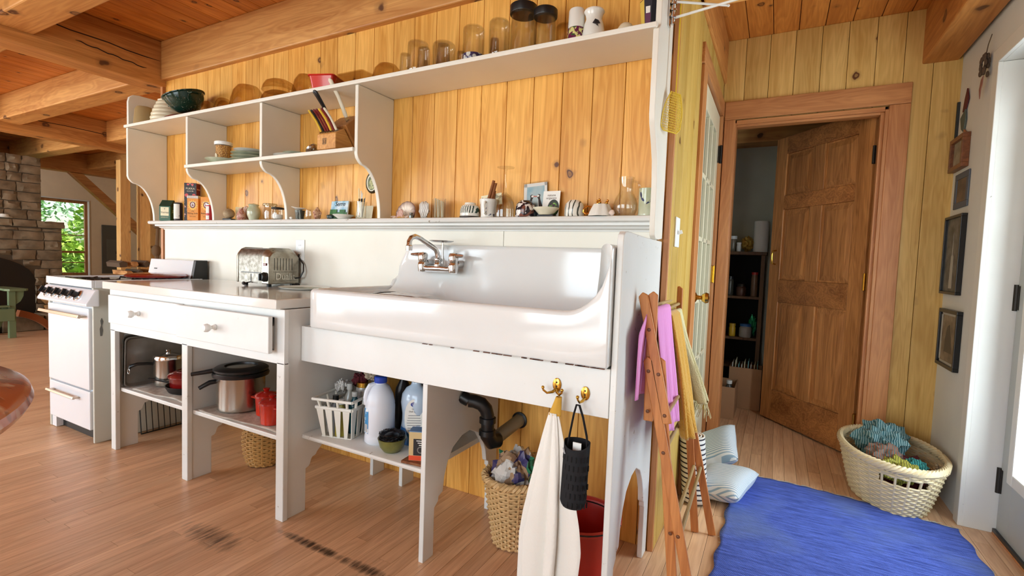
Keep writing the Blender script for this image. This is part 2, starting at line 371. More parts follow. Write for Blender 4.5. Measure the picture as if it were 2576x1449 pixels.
# floor: strip boards running away from the camera; the near ones one by one
floor = struct('floor', bx(XL,3.45,YF,3.3,-.06,-.016), DARKG, 'brown strip wood floor with black wear marks', smooth=0)
FW = .057
far = B(); nplank = 0
x = XL
while x < 3.41:
    y = YF+random.uniform(-.9,0)
    while y < 2.9:
        ln = random.choice((.55,.8,1.1,1.4,1.75)); y1 = min(y+ln, 3.0); y0 = max(y,YF)
        if y1 > y0+.01:
            b = (x+.0006, x+FW-.0006, y0+.0005, y1-.0005, -.016, 0)
            near = -1.0 < x < 3.3 and y1 > -1.25 and y0 < 1.5 and nplank < 298 and (x > .3 or y1 < 1.0 )
            if near and not (x < 2.0 and y0 > 0):
                obj('plank', bx(*b), FLOOR, floor, smooth=0); nplank += 1
            else: far.box(*b)
        y += ln
    x += FW
obj('plank_field', far, FLOOR, floor, smooth=0, kind='stuff')
# ceiling boards and timber frame
ceil = struct('ceiling', bx(XL,3.45,YF,3.3,CZ+.02,CZ+.07), DARKG, 'orange pine board ceiling carried on heavy timber beams', smooth=0)
x = -1.004-.131*57
while x < 3.4:
    obj('plank', bx(x+.0015,x+.131-.0015,YF,3.2,CZ,CZ+.02), PINE_Y, ceil, smooth=0, bev=.003); x += .131
def beam(x0,x1,y0,y1,z0,z1=CZ,m=None):
    obj('beam', bx(x0,x1,y0,y1,z0,z1), m or (BEAM_X if x1-x0 > y1-y0 else BEAM_Y), ceil, smooth=0, bev=.008)
beam(-1.30,2.19,-.035,.13,2.25)                  # plate over the kitchen wall
for gx in (-1.5,-4.5,-7.3): beam(gx,gx+.2,YF,3.2,2.21)
beam(-1.30,2.14,-.88,-.69,2.28); beam(-1.3,3.1,-2.6,-2.4,2.28); beam(-1.3,3.1,-3.5,-3.3,2.28)
for yy in (-3.4,-2.5,-1.65,-.85,-.03,.87,1.75,2.6):
    beam(-4.3,-1.5,yy,yy+.18,2.28); beam(-7.1,-4.5,yy,yy+.18,2.28)
beam(2.157,3.115,.26,.459,2.24)                   # header across the entry
beam(2.0,2.157,.459,1.52,2.25); beam(2.0,2.157,.13,.26,2.25)
beam(3.117,3.27,-3.2,1.52,2.222)
CRK = mat('crack_shadow',(46,24,10),.95)
for gx,za,ya,yb in ((-1.2998,2.405,-1.4,-.04),(-4.2998,2.38,-.9,1.9),(-1.2998,2.33,-.5,-.12)):
    obj('drying_crack', B().tube([(gx,ya+(yb-ya)*k/14,za+.004*math.sin(k*1.9)-.035*k/14) for k in range(15)],[.0012]+[.0034]*13+[.0012],5), CRK, ceil)
# kitchen back wall of upright boards
wb = struct('wall_back', bx(-1.31,2.118,.018,.12,0,CZ), DARKG, 'knotty pine board wall behind the white shelves and sink', smooth=0)
xs = [1.159+.131*k for k in range(-19,9)]
for k,x0 in enumerate(xs):
    a = max(x0,-1.31); b = min(x0+.131,2.12)
    if b-a > .01: obj('board', bx(a+.001,b-.001,0,.018,0,2.26), PINE_Z, wb, smooth=0, bev=.0025)
obj('backsplash_panel', bx(-1.30,1.436,-.012,0,.90,1.234), WHITE_BOUNCE, wb, smooth=0, bev=.001)
obj('backsplash_panel', bx(1.438,2.097,-.012,0,.90,1.234), WHITE_BOUNCE, wb, smooth=0, bev=.001)
obj('end_board', bx(-1.335,-1.308,-.02,.13,0,2.25), FIR_Z, wb, smooth=0, bev=.002)
obj('end_board', bx(2.1215,2.1425,-.016,.0,0,2.25), FIR_Z, wb, smooth=0, bev=.002)
# partition with the glazed inner door
ws = struct('wall_side', bx(2.03,2.125,0.02,.72,0,CZ), DARKG, 'narrow pine board partition beside the entry', smooth=0)
wb2 = bx(2.03,2.125,.72,1.43,2.05,CZ); obj('wall_head', wb2, DARKG, ws, smooth=0)
obj('wall_end', bx(2.03,2.125,1.43,1.476,0,CZ), DARKG, ws, smooth=0)
for y0,y1 in ((.001,.045),(.047,.177),(.179,.28),(.282,.414),(.416,.532)):
    obj('board', bx(2.125,R,y0,y1,0,2.26), PINE_S, ws, smooth=0, bev=.0025)
for y0 in [.534+.131*k for k in range(8)]:
    obj('board', bx(2.125,R,y0+.001,min(y0+.13,1.475),2.13,2.26), PINE_S, ws, smooth=0, bev=.0025)
tr = struct('trim_1', None, None, 'brown fir casing round the glazed inner door')
obj('casing', bx(2.118,R+.014,.534,.644,0,2.035), FIR_Z, tr, smooth=0, bev=.003)
obj('casing', bx(2.118,R+.014,.52,1.46,2.036,2.128), wood('fir_casing_y',(205,142,88),(168,104,58),'y',60,.35,.4), tr, smooth=0, bev=.003)
obj('casing', bx(2.118,R+.012,1.405,1.474,0,2.035), FIR_Z, tr, smooth=0, bev=.003)
obj('jamb', bx(2.06,R,.645,.70,0,2.035), FIR_Z, tr, smooth=0, bev=.002)
obj('jamb', bx(2.02,2.06,.62,1.41,0,2.035), PLAST, tr, smooth=0)
# glazed door: two stiles, rails, muntins, panes
CREAM = paint('cream_door_paint', (232,222,190), .4)
gd = struct('door_1', None, None, 'cream glazed inner door with small panes and brass knob')
y0, y1, z0, z1, xa, xb = .702, 1.402, .012, 2.03, 2.10, 2.138
obj('stile', bx(xa,xb,y0,y0+.10,z0,z1), CREAM, gd, smooth=0, bev=.003); obj('stile', bx(xa,xb,y1-.10,y1,z0,z1), CREAM, gd, smooth=0, bev=.003)
obj('rail', bx(xa,xb,y0+.10,y1-.10,z0,.26), CREAM, gd, smooth=0, bev=.003); obj('rail', bx(xa,xb,y0+.10,y1-.10,z1-.12,z1), CREAM, gd, smooth=0, bev=.003)
ph = (z1-.12-.26)/5; pw = (y1-y0-.2)/3
for k in range(1,5): obj('muntin', bx(xa+.004,xb-.002,y0+.1,y1-.1,.26+ph*k-.012,.26+ph*k+.012), CREAM, gd, smooth=0, bev=.003)
for k in range(1,3): obj('muntin', bx(xa+.004,xb-.002,y0+.1+pw*k-.012,y0+.1+pw*k+.012,.26,z1-.12), CREAM, gd, smooth=0, bev=.003)
CURT = mat('door_curtain', (188,188,176), .9, bump=.4, bs=12)
for j in range(5):
    for i in range(3):
        obj('pane', bx(2.116,2.120,y0+.1+pw*i+.012,y0+.1+pw*(i+1)-.012,.26+ph*j+.012,.26+ph*(j+1)-.012), PANE, gd, smooth=0)
obj('curtain', B().grid(lambda u,v: (2.085+.006*math.sin(u*60), y0+.08+u*(y1-y0-.16), .2+v*1.75), 60, 2), CURT, gd, solid=.001)
kb = obj('door_knob', B().lathe([(.02,0),(.026,.004),(.012,.012),(.01,.03),(.02,.038),(.028,.052),(.024,.066),(.0001,.07)], (2.138,.765,.945), 20, 'x'), BRASS, gd)
for z in (.25,1.06,1.80):
    obj('hinge', bx(2.132,2.150,1.392,1.418,z-.05,z+.05).add(B().tube([(2.155,1.405,z-.055),(2.155,1.405,z+.055)],.007)), BRASS if z < 1.5 else IRON, gd)
# closet wall
PINE_C = wood('pine_closet', (232,192,116), (196,150,74), 'z', 50, .9, .42, (5.5,5))
wc = struct('wall_closet', bx(R,2.20,YB+.018,YB+.10,0,CZ), DARKG, 'dim pine board wall with the closet doorway', smooth=0)
obj('wall_head', bx(2.20,2.985,YB+.018,YB+.10,2.02,CZ), DARKG, wc, smooth=0); obj('wall_end', bx(2.985,RW,YB+.018,YB+.10,0,CZ), DARKG, wc, smooth=0)
xx = [R,2.259,2.39,2.522,2.654,2.783,2.913,3.041,3.166,RW+.01]
for a,b in zip(xx[:-1],xx[1:]):
    zb = 0 if a > 3.0 else (2.02)
    obj('board', bx(a+.001,b-.001,YB,YB+.018,zb,CZ), PINE_C, wc, smooth=0, bev=.0025)
t2 = struct('trim_2', None, None, 'brown fir casing round the closet doorway')
obj('casing', bx(R+.016,3.082,YB-.018,YB,2.021,2.131), FIR_X, t2, smooth=0, bev=.003)
obj('casing', bx(R+.016,2.222,YB-.016,YB+.02,0,2.02), FIR_Z, t2, smooth=0, bev=.003)
obj('casing', bx(2.988,3.082,YB-.016,YB+.02,0,2.02), FIR_Z, t2, smooth=0, bev=.003)
obj('jamb', bx(2.205,2.228,YB-.01,YB+.12,0,2.0), FIR_Z, t2, smooth=0, bev=.002); obj('jamb', bx(2.972,2.99,YB-.01,YB+.12,0,2.0), FIR_Z, t2, smooth=0, bev=.002)
obj('jamb', bx(2.228,2.972,YB-.01,YB+.12,1.99,2.015), FIR_X, t2, smooth=0, bev=.002)
obj('stop', bx(2.955,2.973,YB+.01,YB+.06,0,1.99), FIR_Z, t2, smooth=0, bev=.002); obj('stop', bx(2.228,2.955,YB+.01,YB+.06,1.978,1.992), FIR_X, t2, smooth=0, bev=.002)
# closet interior
CLOS = mat('closet_plaster', (196,196,180), .85, var=.06)
struct('wall_closet_back', bx(2.0,3.4,2.82,2.92,0,CZ), CLOS, 'grey green plaster at the back of the closet', smooth=0)
struct('wall_closet_left', bx(1.96,2.06,1.58,2.82,0,CZ), CLOS, 'closet side plaster', smooth=0)
struct('wall_closet_right', bx(3.30,3.4,1.58,2.82,0,CZ), CLOS, 'closet far side plaster', smooth=0)
obj('beam', bx(2.06,3.30,2.62,2.82,2.14,2.44), BEAM_X, ceil, smooth=0, bev=.006)
# closet door, open into the closet
W_, H_ = .79, 2.035
hx, hy = 2.962, 1.60; ang = math.atan2(2.235-1.60, 2.447-2.962)      # from the hinge to the free edge
cd = struct('door_2', None, None, 'six panel fir closet door standing half open')
def D(b):                                                            # local: x along the leaf from the hinge, y through the leaf, z up
    return b.rz(ang).mv(hx,hy,.012)
T = .035
def leaf(n, x0,x1,z0,z1, m, t=T, y=0): return obj(n, D(bx(x0,x1,y-t/2,y+t/2,z0,z1)), m, cd, smooth=0, bev=.003)
leaf('stile',0,.105,0,H_,DOOR_Z); leaf('stile',W_-.105,W_,0,H_,DOOR_Z); 
for z0_,z1_ in ((0,.22),(.86,1.02),(1.52,1.62),(H_-.12,H_)): leaf('rail',.105,W_-.105,z0_,z1_,DOOR_X)
for z0_,z1_ in ((.22,.86),(1.02,1.52),(1.62,H_-.12)):
    leaf('mullion',W_/2-.05,W_/2+.05,z0_,z1_,DOOR_Z)
    for a,b in ((.105,W_/2-.05),(W_/2+.05,W_-.105)):
        pn_ = leaf('panel',a,b,z0_,z1_,DOOR_Z,.012)
        p = B()
        for sgn in (-1,1):
            q = [(a+.012,sgn*.006,z0_+.012),(b-.012,sgn*.006,z0_+.012),(b-.012,sgn*.006,z1_-.012),(a+.012,sgn*.006,z1_-.012),(a+.045,sgn*.014,z0_+.045),(b-.045,sgn*.014,z0_+.045),(b-.045,sgn*.014,z1_-.045),(a+.045,sgn*.014,z1_-.045)]
            m_ = len(p.v); p.v += q; p.f += [tuple(m_+i for i in f) for f in ((0,1,5,4),(1,2,6,5),(2,3,7,6),(3,0,4,7),(4,5,6,7))]
        obj('raised_panel', D(p), DOOR_Z, pn_, smooth=0)
for sgn in (1,):
    hd = B().tube([(W_-.06,sgn*.018,1.13),(W_-.06,sgn*.045,1.135),(W_-.06,sgn*.05,1.17),(W_-.06,sgn*.05,1.2),(W_-.06,sgn*.045,1.225),(W_-.06,sgn*.018,1.23)],.006)
    obj('pull_handle', D(hd), BRASS, cd)
for z in (.22,1.05,1.78):
    obj('hinge', bx(2.945,2.975,1.575,1.60,z-.05,z+.05).add(B().tube([(2.95,1.572,z-.05),(2.95,1.572,z+.05)],.008)), BRASS if z < 1.5 else IRON, cd)
# right hand wall with the outer door
wr = struct('wall_right', bx(RW,RW+.13,.985,1.60,0,CZ), PLAST, 'grey white plaster wall hung with small pictures', smooth=0)
obj('wall_run', bx(RW,RW+.13,YF,-.06,0,CZ), PLAST, wr, smooth=0); obj('wall_head', bx(RW,RW+.13,-.06,.985,2.06,CZ), PLAST, wr, smooth=0)
t3 = struct('trim_3', None, None, 'white painted casing round the glazed outer door')
JW = paint('jamb_white', (226,224,218), .4, .3, (150,140,125))
obj('casing', bx(RW-.014,RW+.004,.922,.985,0,2.0105), JW, t3, smooth=0, bev=.003); obj('casing', bx(RW-.014,RW+.004,-.06,.003,0,2.0105), JW, t3, smooth=0, bev=.003)
obj('casing', bx(RW-.014,RW+.004,-.07,.992,2.011,2.075), JW, t3, smooth=0, bev=.003)
obj('jamb', bx(RW+.002,RW+.13,.922,.984,0,2.009), JW, t3, smooth=0, bev=.002); obj('jamb', bx(RW+.002,RW+.13,-.059,.002,0,2.009), JW, t3, smooth=0, bev=.002); obj('jamb', bx(RW+.002,RW+.13,-.04,.96,2.01,2.06), JW, t3, smooth=0, bev=.002)
obj('threshold', bx(RW+.10,RW+.16,.003,.921,.0005,.010), FIR_X, t3, smooth=0, bev=.002)
obj('door_sweep', bx(3.383,3.3945,.01,.915,.011,.024), BLACK, t3, smooth=0)
od = struct('door_3', None, None, 'grey outer door with a large glazed light')
GREYD = paint('grey_door_paint', (178,182,180), .4)
dx0, dx1 = 3.395, 3.435
obj('stile', bx(dx0,dx1,.80,.916,.016,2.0), GREYD, od, smooth=0, bev=.002); obj('stile', bx(dx0,dx1,.006,.13,.016,2.0), GREYD, od, smooth=0, bev=.002)
obj('rail', bx(dx0,dx1,.13,.80,.016,.29), GREYD, od, smooth=0, bev=.002); obj('rail', bx(dx0,dx1,.13,.80,1.88,2.0), GREYD, od, smooth=0, bev=.002)
fr = B()
for a in ((.77,.82,.26,1.91),(.11,.16,.26,1.91),(.16,.77,.26,.31),(.16,.77,1.86,1.91)): fr.box(dx0-.014,dx0+.002,a[0],a[1],a[2],a[3])
obj('glazing_frame', fr, JW, od, smooth=0, bev=.006)
obj('pane', bx(3.412,3.416,.13,.80,.29,1.88), PANE, od, smooth=0)
for z in (.235,1.02,1.80):
    obj('hinge', B().tube([(dx0-.004,.920,z-.055),(dx0-.004,.920,z+.055)],.009,10).add(bx(dx0-.004,dx0+.001,.895,.92,z-.05,z+.05)), IRON, od)
# walls that close the rest of the house
def wall_with_windows(name, label, x0, x1, y0, y1, ax, wins, m, z0=.24, z1=2.2):
    w = struct(name, None, None, label)
    lo, hi = (x0,x1) if ax == 'x' else (y0,y1)
    def piece(a,b,c,d):
        obj('wall_run', bx(a,b,y0,y1,c,d) if ax == 'x' else bx(x0,x1,a,b,c,d), m, w, smooth=0)
    p = lo
    for a,b in wins:
        piece(p,a,0,CZ); piece(a,b,0,z0); piece(a,b,z1,CZ); p = b
    piece(p,hi,0,CZ); return w
wall_with_windows('wall_front','plaster wall with broad windows behind the viewer',XL,3.41,YF-.15,YF,'x',[(-6.8,-4.8),(-3.55,-1.25),(0,2.3)],PLASTW)
wl = wall_with_windows('wall_left','cream plaster wall with the garden window',XL-.15,XL,YF,3.3,'y',[(1.50,2.27)],PLASTW,.55,1.87)
struct('wall_living', bx(XL,-1.31,3.2,3.3,0,CZ), PLASTW, 'cream plaster wall at the back of the living room', smooth=0)
struct('wall_return', bx(-1.31,-1.2,.12,3.2,0,CZ), PLASTW, 'plaster return behind the kitchen wall', smooth=0)
struct('sun_block_roof', bx(3.46,5.6,-4.4,3.2,2.56,2.66), WHITE, 'unseen roof slab added to keep sun out of the outer door', smooth=0)  # unseen slab, added so the garden sun cannot enter through the door glass
# ------------------------------------------------------------------ upper shelf unit
su = thing('shelf_unit', 'long white painted wall shelf unit with curved dividers above the sink', 'shelf', (0.4,-.12,1.19))
def cove(front, ztop, back=-.001, n=9):
    """side outline below a shelf: short ogee, then a hollow sweeping back to the ledge"""
    p = [(front,ztop),(front,ztop-.012),(front+.006,ztop-.030),(front+.020,ztop-.046)]
    y0, z0 = front+.034, 1.2805; ry, rz = (-.081)-y0, ztop-.056-z0
    p += [(y0+ry*math.sin(k/n*PI/2), z0+rz*math.cos(k/n*PI/2)) for k in range(n+1)]
    return p
DU = -.237
def divider(name, x0, x1, poly): obj(name, B().prism(poly,'x',x0,x1), WHITE_BOUNCE, su, smooth=30, bev=.0025)
up = [(-.001,1.2805),(-.001,2.10),(-.19,2.10),(-.215,2.095),(-.231,2.078),(DU,2.05)]
divider('side_panel', -1.311,-1.289, [(-.001,1.281),(-.001,1.874)]+cove(DU,1.58)[:0]+[(DU,1.874)]+cove(DU,1.575))
obj('side_panel', B().prism([(-.001,1.894),(-.001,2.10),(-.17,2.10),(-.205,2.094),(-.226,2.075),(DU+.004,2.045),(DU+.004,1.894)],'x',-1.311,-1.289), WHITE_BOUNCE, su, bev=.0025)
for X in (-.598,.0897): 
    obj('divider', bx(X-.02,X,DU,-.001,1.594,1.874), WHITE_BOUNCE, su, smooth=0, bev=.0025)
    divider('divider', X-.02,X, [(-.001,1.281),(-.001,1.5735)]+cove(DU,1.5735))
divider('divider', .7577,.7777, [(-.001,1.281),(-.001,1.874),(DU,1.874)]+cove(DU,1.575))
divider('side_panel', 2.0985,2.1185, [(-.018,1.20),(-.018,2.246),(-.20,2.246),(-.212,2.2),(-.212,1.895),(-.237,1.873),(-.237,1.60),(-.228,1.57),(-.19,1.51),(-.165,1.46),(-.152,1.38),(-.150,1.23),(-.145,1.205),(-.128,1.194),(-.08,1.194)])
obj('shelf', bx(-1.322,2.112,-.247,-.001,1.875,1.893), WHITE_BOUNCE, su, smooth=0, bev=.003)
obj('shelf', bx(-.617,.758,-.247,-.001,1.5745,1.593), WHITE_BOUNCE, su, smooth=0, bev=.003)
led = [(-.001,1.258),(-.001,1.2805),(-.098,1.2805),(-.104,1.278),(-.108,1.270),(-.104,1.261),(-.098,1.258)]
obj('ledge', B().prism(led,'x',-1.325,2.097), WORN, su, smooth=30)
obj('moulding', B().prism([(-.013,1.226),(-.013,1.258),(-.075,1.258),(-.075,1.247),(-.05,1.243),(-.044,1.236),(-.02,1.232),(-.018,1.226)],'x',-1.30,2.097), WHITE, su, smooth=0)

# ------------------------------------------------------------------ counter cabinet
LAM = mat('white_laminate', (230,227,221), .1, spec=.6, var=.03, vs_=3)
cc = thing('base_cabinet', 'white painted open base cabinet with two drawers beside the stove', 'cabinet', (.08,-.32,0))
for x0,x1 in ((-.622,-.575),(.060,.107),(.745,.792)): obj('post', bx(x0,x1,-.6155,-.592,0,.655), WORN, cc, smooth=0, bev=.003)
foot = [(-.592,0),(-.500,0),(-.500,.182),(-.486,.186),(-.478,.195),(-.473,.212),(-.466,.222),(-.45,.226),(-.44,.24),(-.38,.29),(-.30,.305),(-.2,.29),(-.14,.24),(-.12,.226),(-.10,.19),(-.10,0),(-.02,0),(-.02,.868),(-.592,.868)]
for x1 in (-.595,.102,.784): obj('side_panel', B().prism(foot,'x',x1-.02,x1), WHITE, cc, smooth=25, bev=.0015)
fr = bx(-.622,.792,-.6155,-.597,.649,.700).box(-.622,.792,-.6155,-.597,.835,.8695).box(-.622,-.56,-.6155,-.597,.7,.835).box(.05,.12,-.6155,-.597,.7,.835).box(.73,.792,-.6155,-.597,.7,.835)
obj('face_frame', fr, WHITE, cc, smooth=0)
obj('shelf', bx(-.595,.082,-.588,-.03,.316,.336), WORN, cc, smooth=0, bev=.004); obj('shelf', bx(.102,.764,-.588,-.03,.316,.336), WORN, cc, smooth=0, bev=.004)
for (a,b,kx,op) in ((-.584,.084,-.27,-.004),(.094,.752,.40,-.022)):
    d = obj('drawer', bx(a,b,-.636+op,-.617+op,.694,.842).box(a+.03,b-.03,-.617+op,-.12,.706,.80), WHITE, cc, smooth=0, bev=.003)
    obj('knob', B().lathe([(.011,0),(.013,-.004),(.008,-.01),(.0075,-.02),(.014,-.026),(.018,-.034),(.017,-.044),(.012,-.05),(.0001,-.052)], (kx,-.636+op,.768), 20, 'y'), WPLASTIC, d, label='white porcelain knob')
obj('worktop', bx(-.648,.772,-.640,-.0125,.8706,.91), LAM, None, smooth=0, bev=.004, label='white laminate worktop over the two drawers', cat='worktop')

# ------------------------------------------------------------------ sink stand
ss = thing('sink_stand', 'white painted wooden sink stand with arched legs and deep apron', 'stand', (1.45,-.27,0))
arch = [(-.531,0),(-.470,0),(-.470,.180),(-.447,.196),(-.446,.213),(-.420,.222),(-.412,.28),(-.392,.33),(-.361,.372),(-.30,.401),(-.24,.406),(-.18,.376),(-.142,.329),(-.118,.283),(-.108,.234),(-.090,.222),(-.090,.204),(-.079,.200),(-.079,0),(-.018,0)]
obj('leg_panel', B().prism(arch+[(-.018,.79),(-.505,.79),(-.505,.652),(-.531,.652)],'x',1.4235,1.4435), WHITE, ss, smooth=25, bev=.002)
obj('end_panel', B().prism(arch+[(-.018,1.190),(-.14,1.190),(-.30,1.192),(-.48,1.196),(-.51,1.194),(-.526,1.184),(-.531,1.165)],'x',2.0985,2.1185), WORN, ss, smooth=25, bev=.003)
obj('apron', bx(.785,2.0975,-.531,-.510,.652,.797), WHITE, ss, smooth=0, bev=.002)
obj('support_rail', bx(.79,.84,-.505,-.02,.775,.797), WHITE, ss, smooth=0, bev=.002); obj('support_rail', bx(2.06,2.0975,-.505,-.02,.775,.797), WHITE, ss, smooth=0, bev=.002)
shp = [(-.02,.318),(-.02,.339),(-.512,.339),(-.520,.336),(-.524,.329),(-.520,.321),(-.512,.318)]
obj('shelf', B().prism(shp,'x',.785,1.423), WORN, ss, smooth=30)
obj('shelf_leg', bx(.965,.985,-.115,-.03,0,.317), WHITE, ss, smooth=0, bev=.002)

# ------------------------------------------------------------------ cast iron sink
SX0,SX1,SY0,SY1 = .838,2.096,-.562,-.014
def sink_mesh():
    pts = []                                  # outline: (x,y,nx,ny) going round from front left
    def arc(cx,cy,r,a0,a1,n):
        for k in range(n+1):
            a = R_(a0+(a1-a0)*k/n); pts.append((cx+r*math.cos(a),cy+r*math.sin(a),-math.cos(a),-math.sin(a)))
    def line(x0,y0,x1,y1,nx,ny,n):
        for k in range(1,n): pts.append((x0+(x1-x0)*k/n,y0+(y1-y0)*k/n,nx,ny))
    r = .055
    arc(SX0+r,SY0+r,r,180,270,8); line(SX0+r,SY0,SX1-.006,SY0,0,1,60)
    arc(SX1-.006,SY0+.006,.006,270,360,3); line(SX1,SY0+.006,SX1,SY1-.006,-1,0,20)
    arc(SX1-.006,SY1-.006,.006,0,90,3); line(SX1-.006,SY1,SX0+.04,SY1,0,-1,60)
    arc(SX0+.04,SY1-.04,.04,90,180,6); line(SX0,SY1-.04,SX0,SY0+r,1,0,20)
    hi, lo = 1.160, .957
    def sm(t): t = max(0,min(1,t)); return t*t*(3-2*t)
    def h(x,y):
        if y > SY1-.05: return lo+(hi-lo)*sm((x-.80)/.15)
        if x > SX1-.008 and y > SY0+.004: return hi-.004
        if y < SY0+.02:
            t = max(0,min(1,(x-1.955)/(SX1-.002-1.955))); return lo+(hi-.012-lo)*(1-math.sqrt(max(0,1-t*t)))
        return lo
    def zf(x): return .935-(.135)*sm((x-1.16)/.2)
    rings = []
    def add(fd): rings.append([fd(*p) for p in pts])
    rr = .017
    add(lambda x,y,a,b: (x+a*.014,y+b*.014,.800)); add(lambda x,y,a,b: (x+a*.004,y+b*.004,.802)); add(lambda x,y,a,b: (x,y,.808))
    for t in (.25,.5,.75,1): add(lambda x,y,a,b,t=t: (x,y,.808+(h(x,y)-rr-.808)*t))
    for k in range(1,9):
        th = PI-PI*k/8
        add(lambda x,y,a,b,th=th: (x+a*(rr+rr*math.cos(th)), y+b*(rr+rr*math.cos(th)), h(x,y)-rr+rr*math.sin(th)))
    def wid(x,y,a,b): return .10 if b < -.5 else (.10 if a < -.5 else (.055 if b > .5 else .06))
    cxm = lambda x: min(max(x,SX0+.14),SX1-.14)
    for k in range(1,10):
        t = k/9*PI/2
        def fn(x,y,a,b,t=t):
            H = h(x,y)-rr; z0 = min(zf(x+a*.1), H-.004)
            w = wid(x,y,a,b); 
            return (x+a*(2*rr+w*(1-math.cos(t))), y+b*(2*rr+w*(1-math.cos(t))), H+(z0-H)*math.sin(t))
        add(fn)
    base = rings[-1]; ym = (SY0+SY1)/2-.02
    for t in (.3,.6,.9):
        rings.append([(p[0]+(cxm(p[0])-p[0])*t, p[1]+(ym-p[1])*t, zf(p[0]+(cxm(p[0])-p[0])*t)) for p in base])
    b = B(); n = len(pts)
    for rg in rings: b.v += rg
    for k in range(len(rings)-1):
        for i in range(n):
            j = (i+1) % n; b.f.append((k*n+i,k*n+j,(k+1)*n+j,(k+1)*n+i))
    b.f.append(tuple((len(rings)-1)*n+i for i in range(n)))
    return b
sk = thing('farmhouse_sink', 'wide white enamelled cast iron sink with high rolled back', 'sink', (1.46,-.29,.80))
obj('basin', sink_mesh(), ENAMEL, sk, smooth=50)
obj('drain', B().lathe([(.04,0),(.045,.003),(.03,.004),(.0001,.001)],(1.75,-.28,.802),20), CHROME, sk)
RUST = mat('chipped_edge', (96,52,30), .7)
ch = B()
for k in range(26):
    xx_ = random.uniform(1.4,2.08); ch.add(bx(xx_,xx_+random.uniform(.008,.035),-.5632,-.555,.8005,.8005+random.uniform(.0015,.0035)))
obj('chipped_edge', ch, RUST, sk, smooth=0, kind='stuff')
# faucet
fa = thing('wall_faucet', 'chrome wall mounted faucet with two levers and soap dish', 'faucet', (1.15,-.1,1.05))
fz = 1.075; by = -.115
xL, xR = 1.075, 1.245
for xq in (xL,xR):
    obj('flange', B().lathe([(.034,0),(.034,-.004),(.026,-.012),(.016,-.018),(.015,-.06)],(xq,-.03,fz),24,'y'), CHROME, fa)
    vv = obj('valve', B().lathe([(.012,-.045),(.020,-.04),(.023,-.015),(.022,.0),(.019,.004),(.021,.012),(.023,.035),(.018,.045),(.0001,.05)],(xq,by,fz),20), CHROME, fa)
    s = -1 if xq == xL else 1
    obj('lever', B().tube([(xq,by,fz+.035),(xq+s*.02,by-.004,fz+.036),(xq+s*.045,by-.008,fz+.036),(xq+s*.06,by-.01,fz+.036)],[.010,.011,.008,.005],10), CHROME, vv)
    obj('shank', B().tube([(xq,-.05,fz-.004),(xq,by,fz-.004)],.014,12), CHROME, fa)
obj('body', B().tube([(xL,by,fz-.022),(xL+.03,by,fz-.026),(1.15,by,fz-.024),(1.17,by,fz-.024),(xR-.03,by,fz-.026),(xR,by,fz-.022)],[.017,.013,.016,.016,.013,.017],14), CHROME, fa)
obj('swivel', B().lathe([(.016,-.01),(.017,.0),(.013,.008),(.016,.014),(.016,.024),(.011,.03)],(1.16,by,fz-.005),18), CHROME, fa)
spo = obj('spout', B().tube([(1.16,by,fz+.02),(1.158,by-.003,fz+.045),(1.154,by-.012,fz+.062),(1.148,by-.035,fz+.075),(1.135,by-.10,fz+.105),(1.130,by-.125,fz+.112),(1.126,by-.145,fz+.105),(1.125,by-.155,fz+.09),(1.125,by-.156,fz+.065)],[.011]*8+[.012],12), CHROME, fa)
obj('aerator', B().lathe([(.014,0),(.015,.02),(.012,.024)],(1.125,by-.156,fz+.05),16), CHROME, spo)
obj('soap_dish', B().tube([(1.17,by+.02,fz-.02),(1.17,by+.02,fz+.09)],.005,8).add(B().lathe([(.001,.092),(.04,.094),(.055,.099),(.056,.101),(.04,.097),(.001,.095)],(1.17,by+.01,fz),24)), STEEL, fa)

# ------------------------------------------------------------------ stove
st = thing('gas_stove', 'narrow white enamel stove with black knobs beside the cabinet', 'stove', (-1.04,-.33,0))
STW = mat('stove_enamel', (230,232,236), .12, coat=.5); STG = paint('stove_side', (206,203,190), .35, .35, (120,116,108))
obj('body', bx(-1.305,-.775,-.625,-.05,.07,.86), STW, st, smooth=0, bev=.004)
sp = obj('side_panel', bx(-.774,-.757,-.637,-.04,.004,.895), STG, st, smooth=0, bev=.003)
obj('paint_chip', B().prism([(-.607,.60),(-.598,.60),(-.594,.63),(-.598,.655),(-.592,.68),(-.60,.70),(-.606,.685),(-.603,.66),(-.609,.64)],'x',-.7568,-.7555), mat('chip_metal',(110,108,102),.4,.4), sp, smooth=0)
obj('side_panel', bx(-1.324,-1.306,-.637,-.04,.004,.895), STG, st, smooth=0, bev=.003)
obj('leg_plate', bx(-1.305,-1.25,-.632,-.60,.004,.07), STW, st, smooth=0); obj('kick_plate', bx(-1.25,-.775,-.60,-.59,.004,.07), IRON, st, smooth=0)
tp = B()
for a in ((-1.326,-.756,-.645,-.63),(-1.326,-.756,-.08,-.06)): tp.box(a[0],a[1],a[2],a[3],.865,.908)
for a in ((-1.326,-1.311),(-.771,-.756)): tp.box(a[0],a[1],-.63,-.08,.865,.908)
tp.box(-1.311,-.771,-.63,-.08,.865,.882)
obj('cooktop', tp, STW, st, smooth=0, bev=.003)
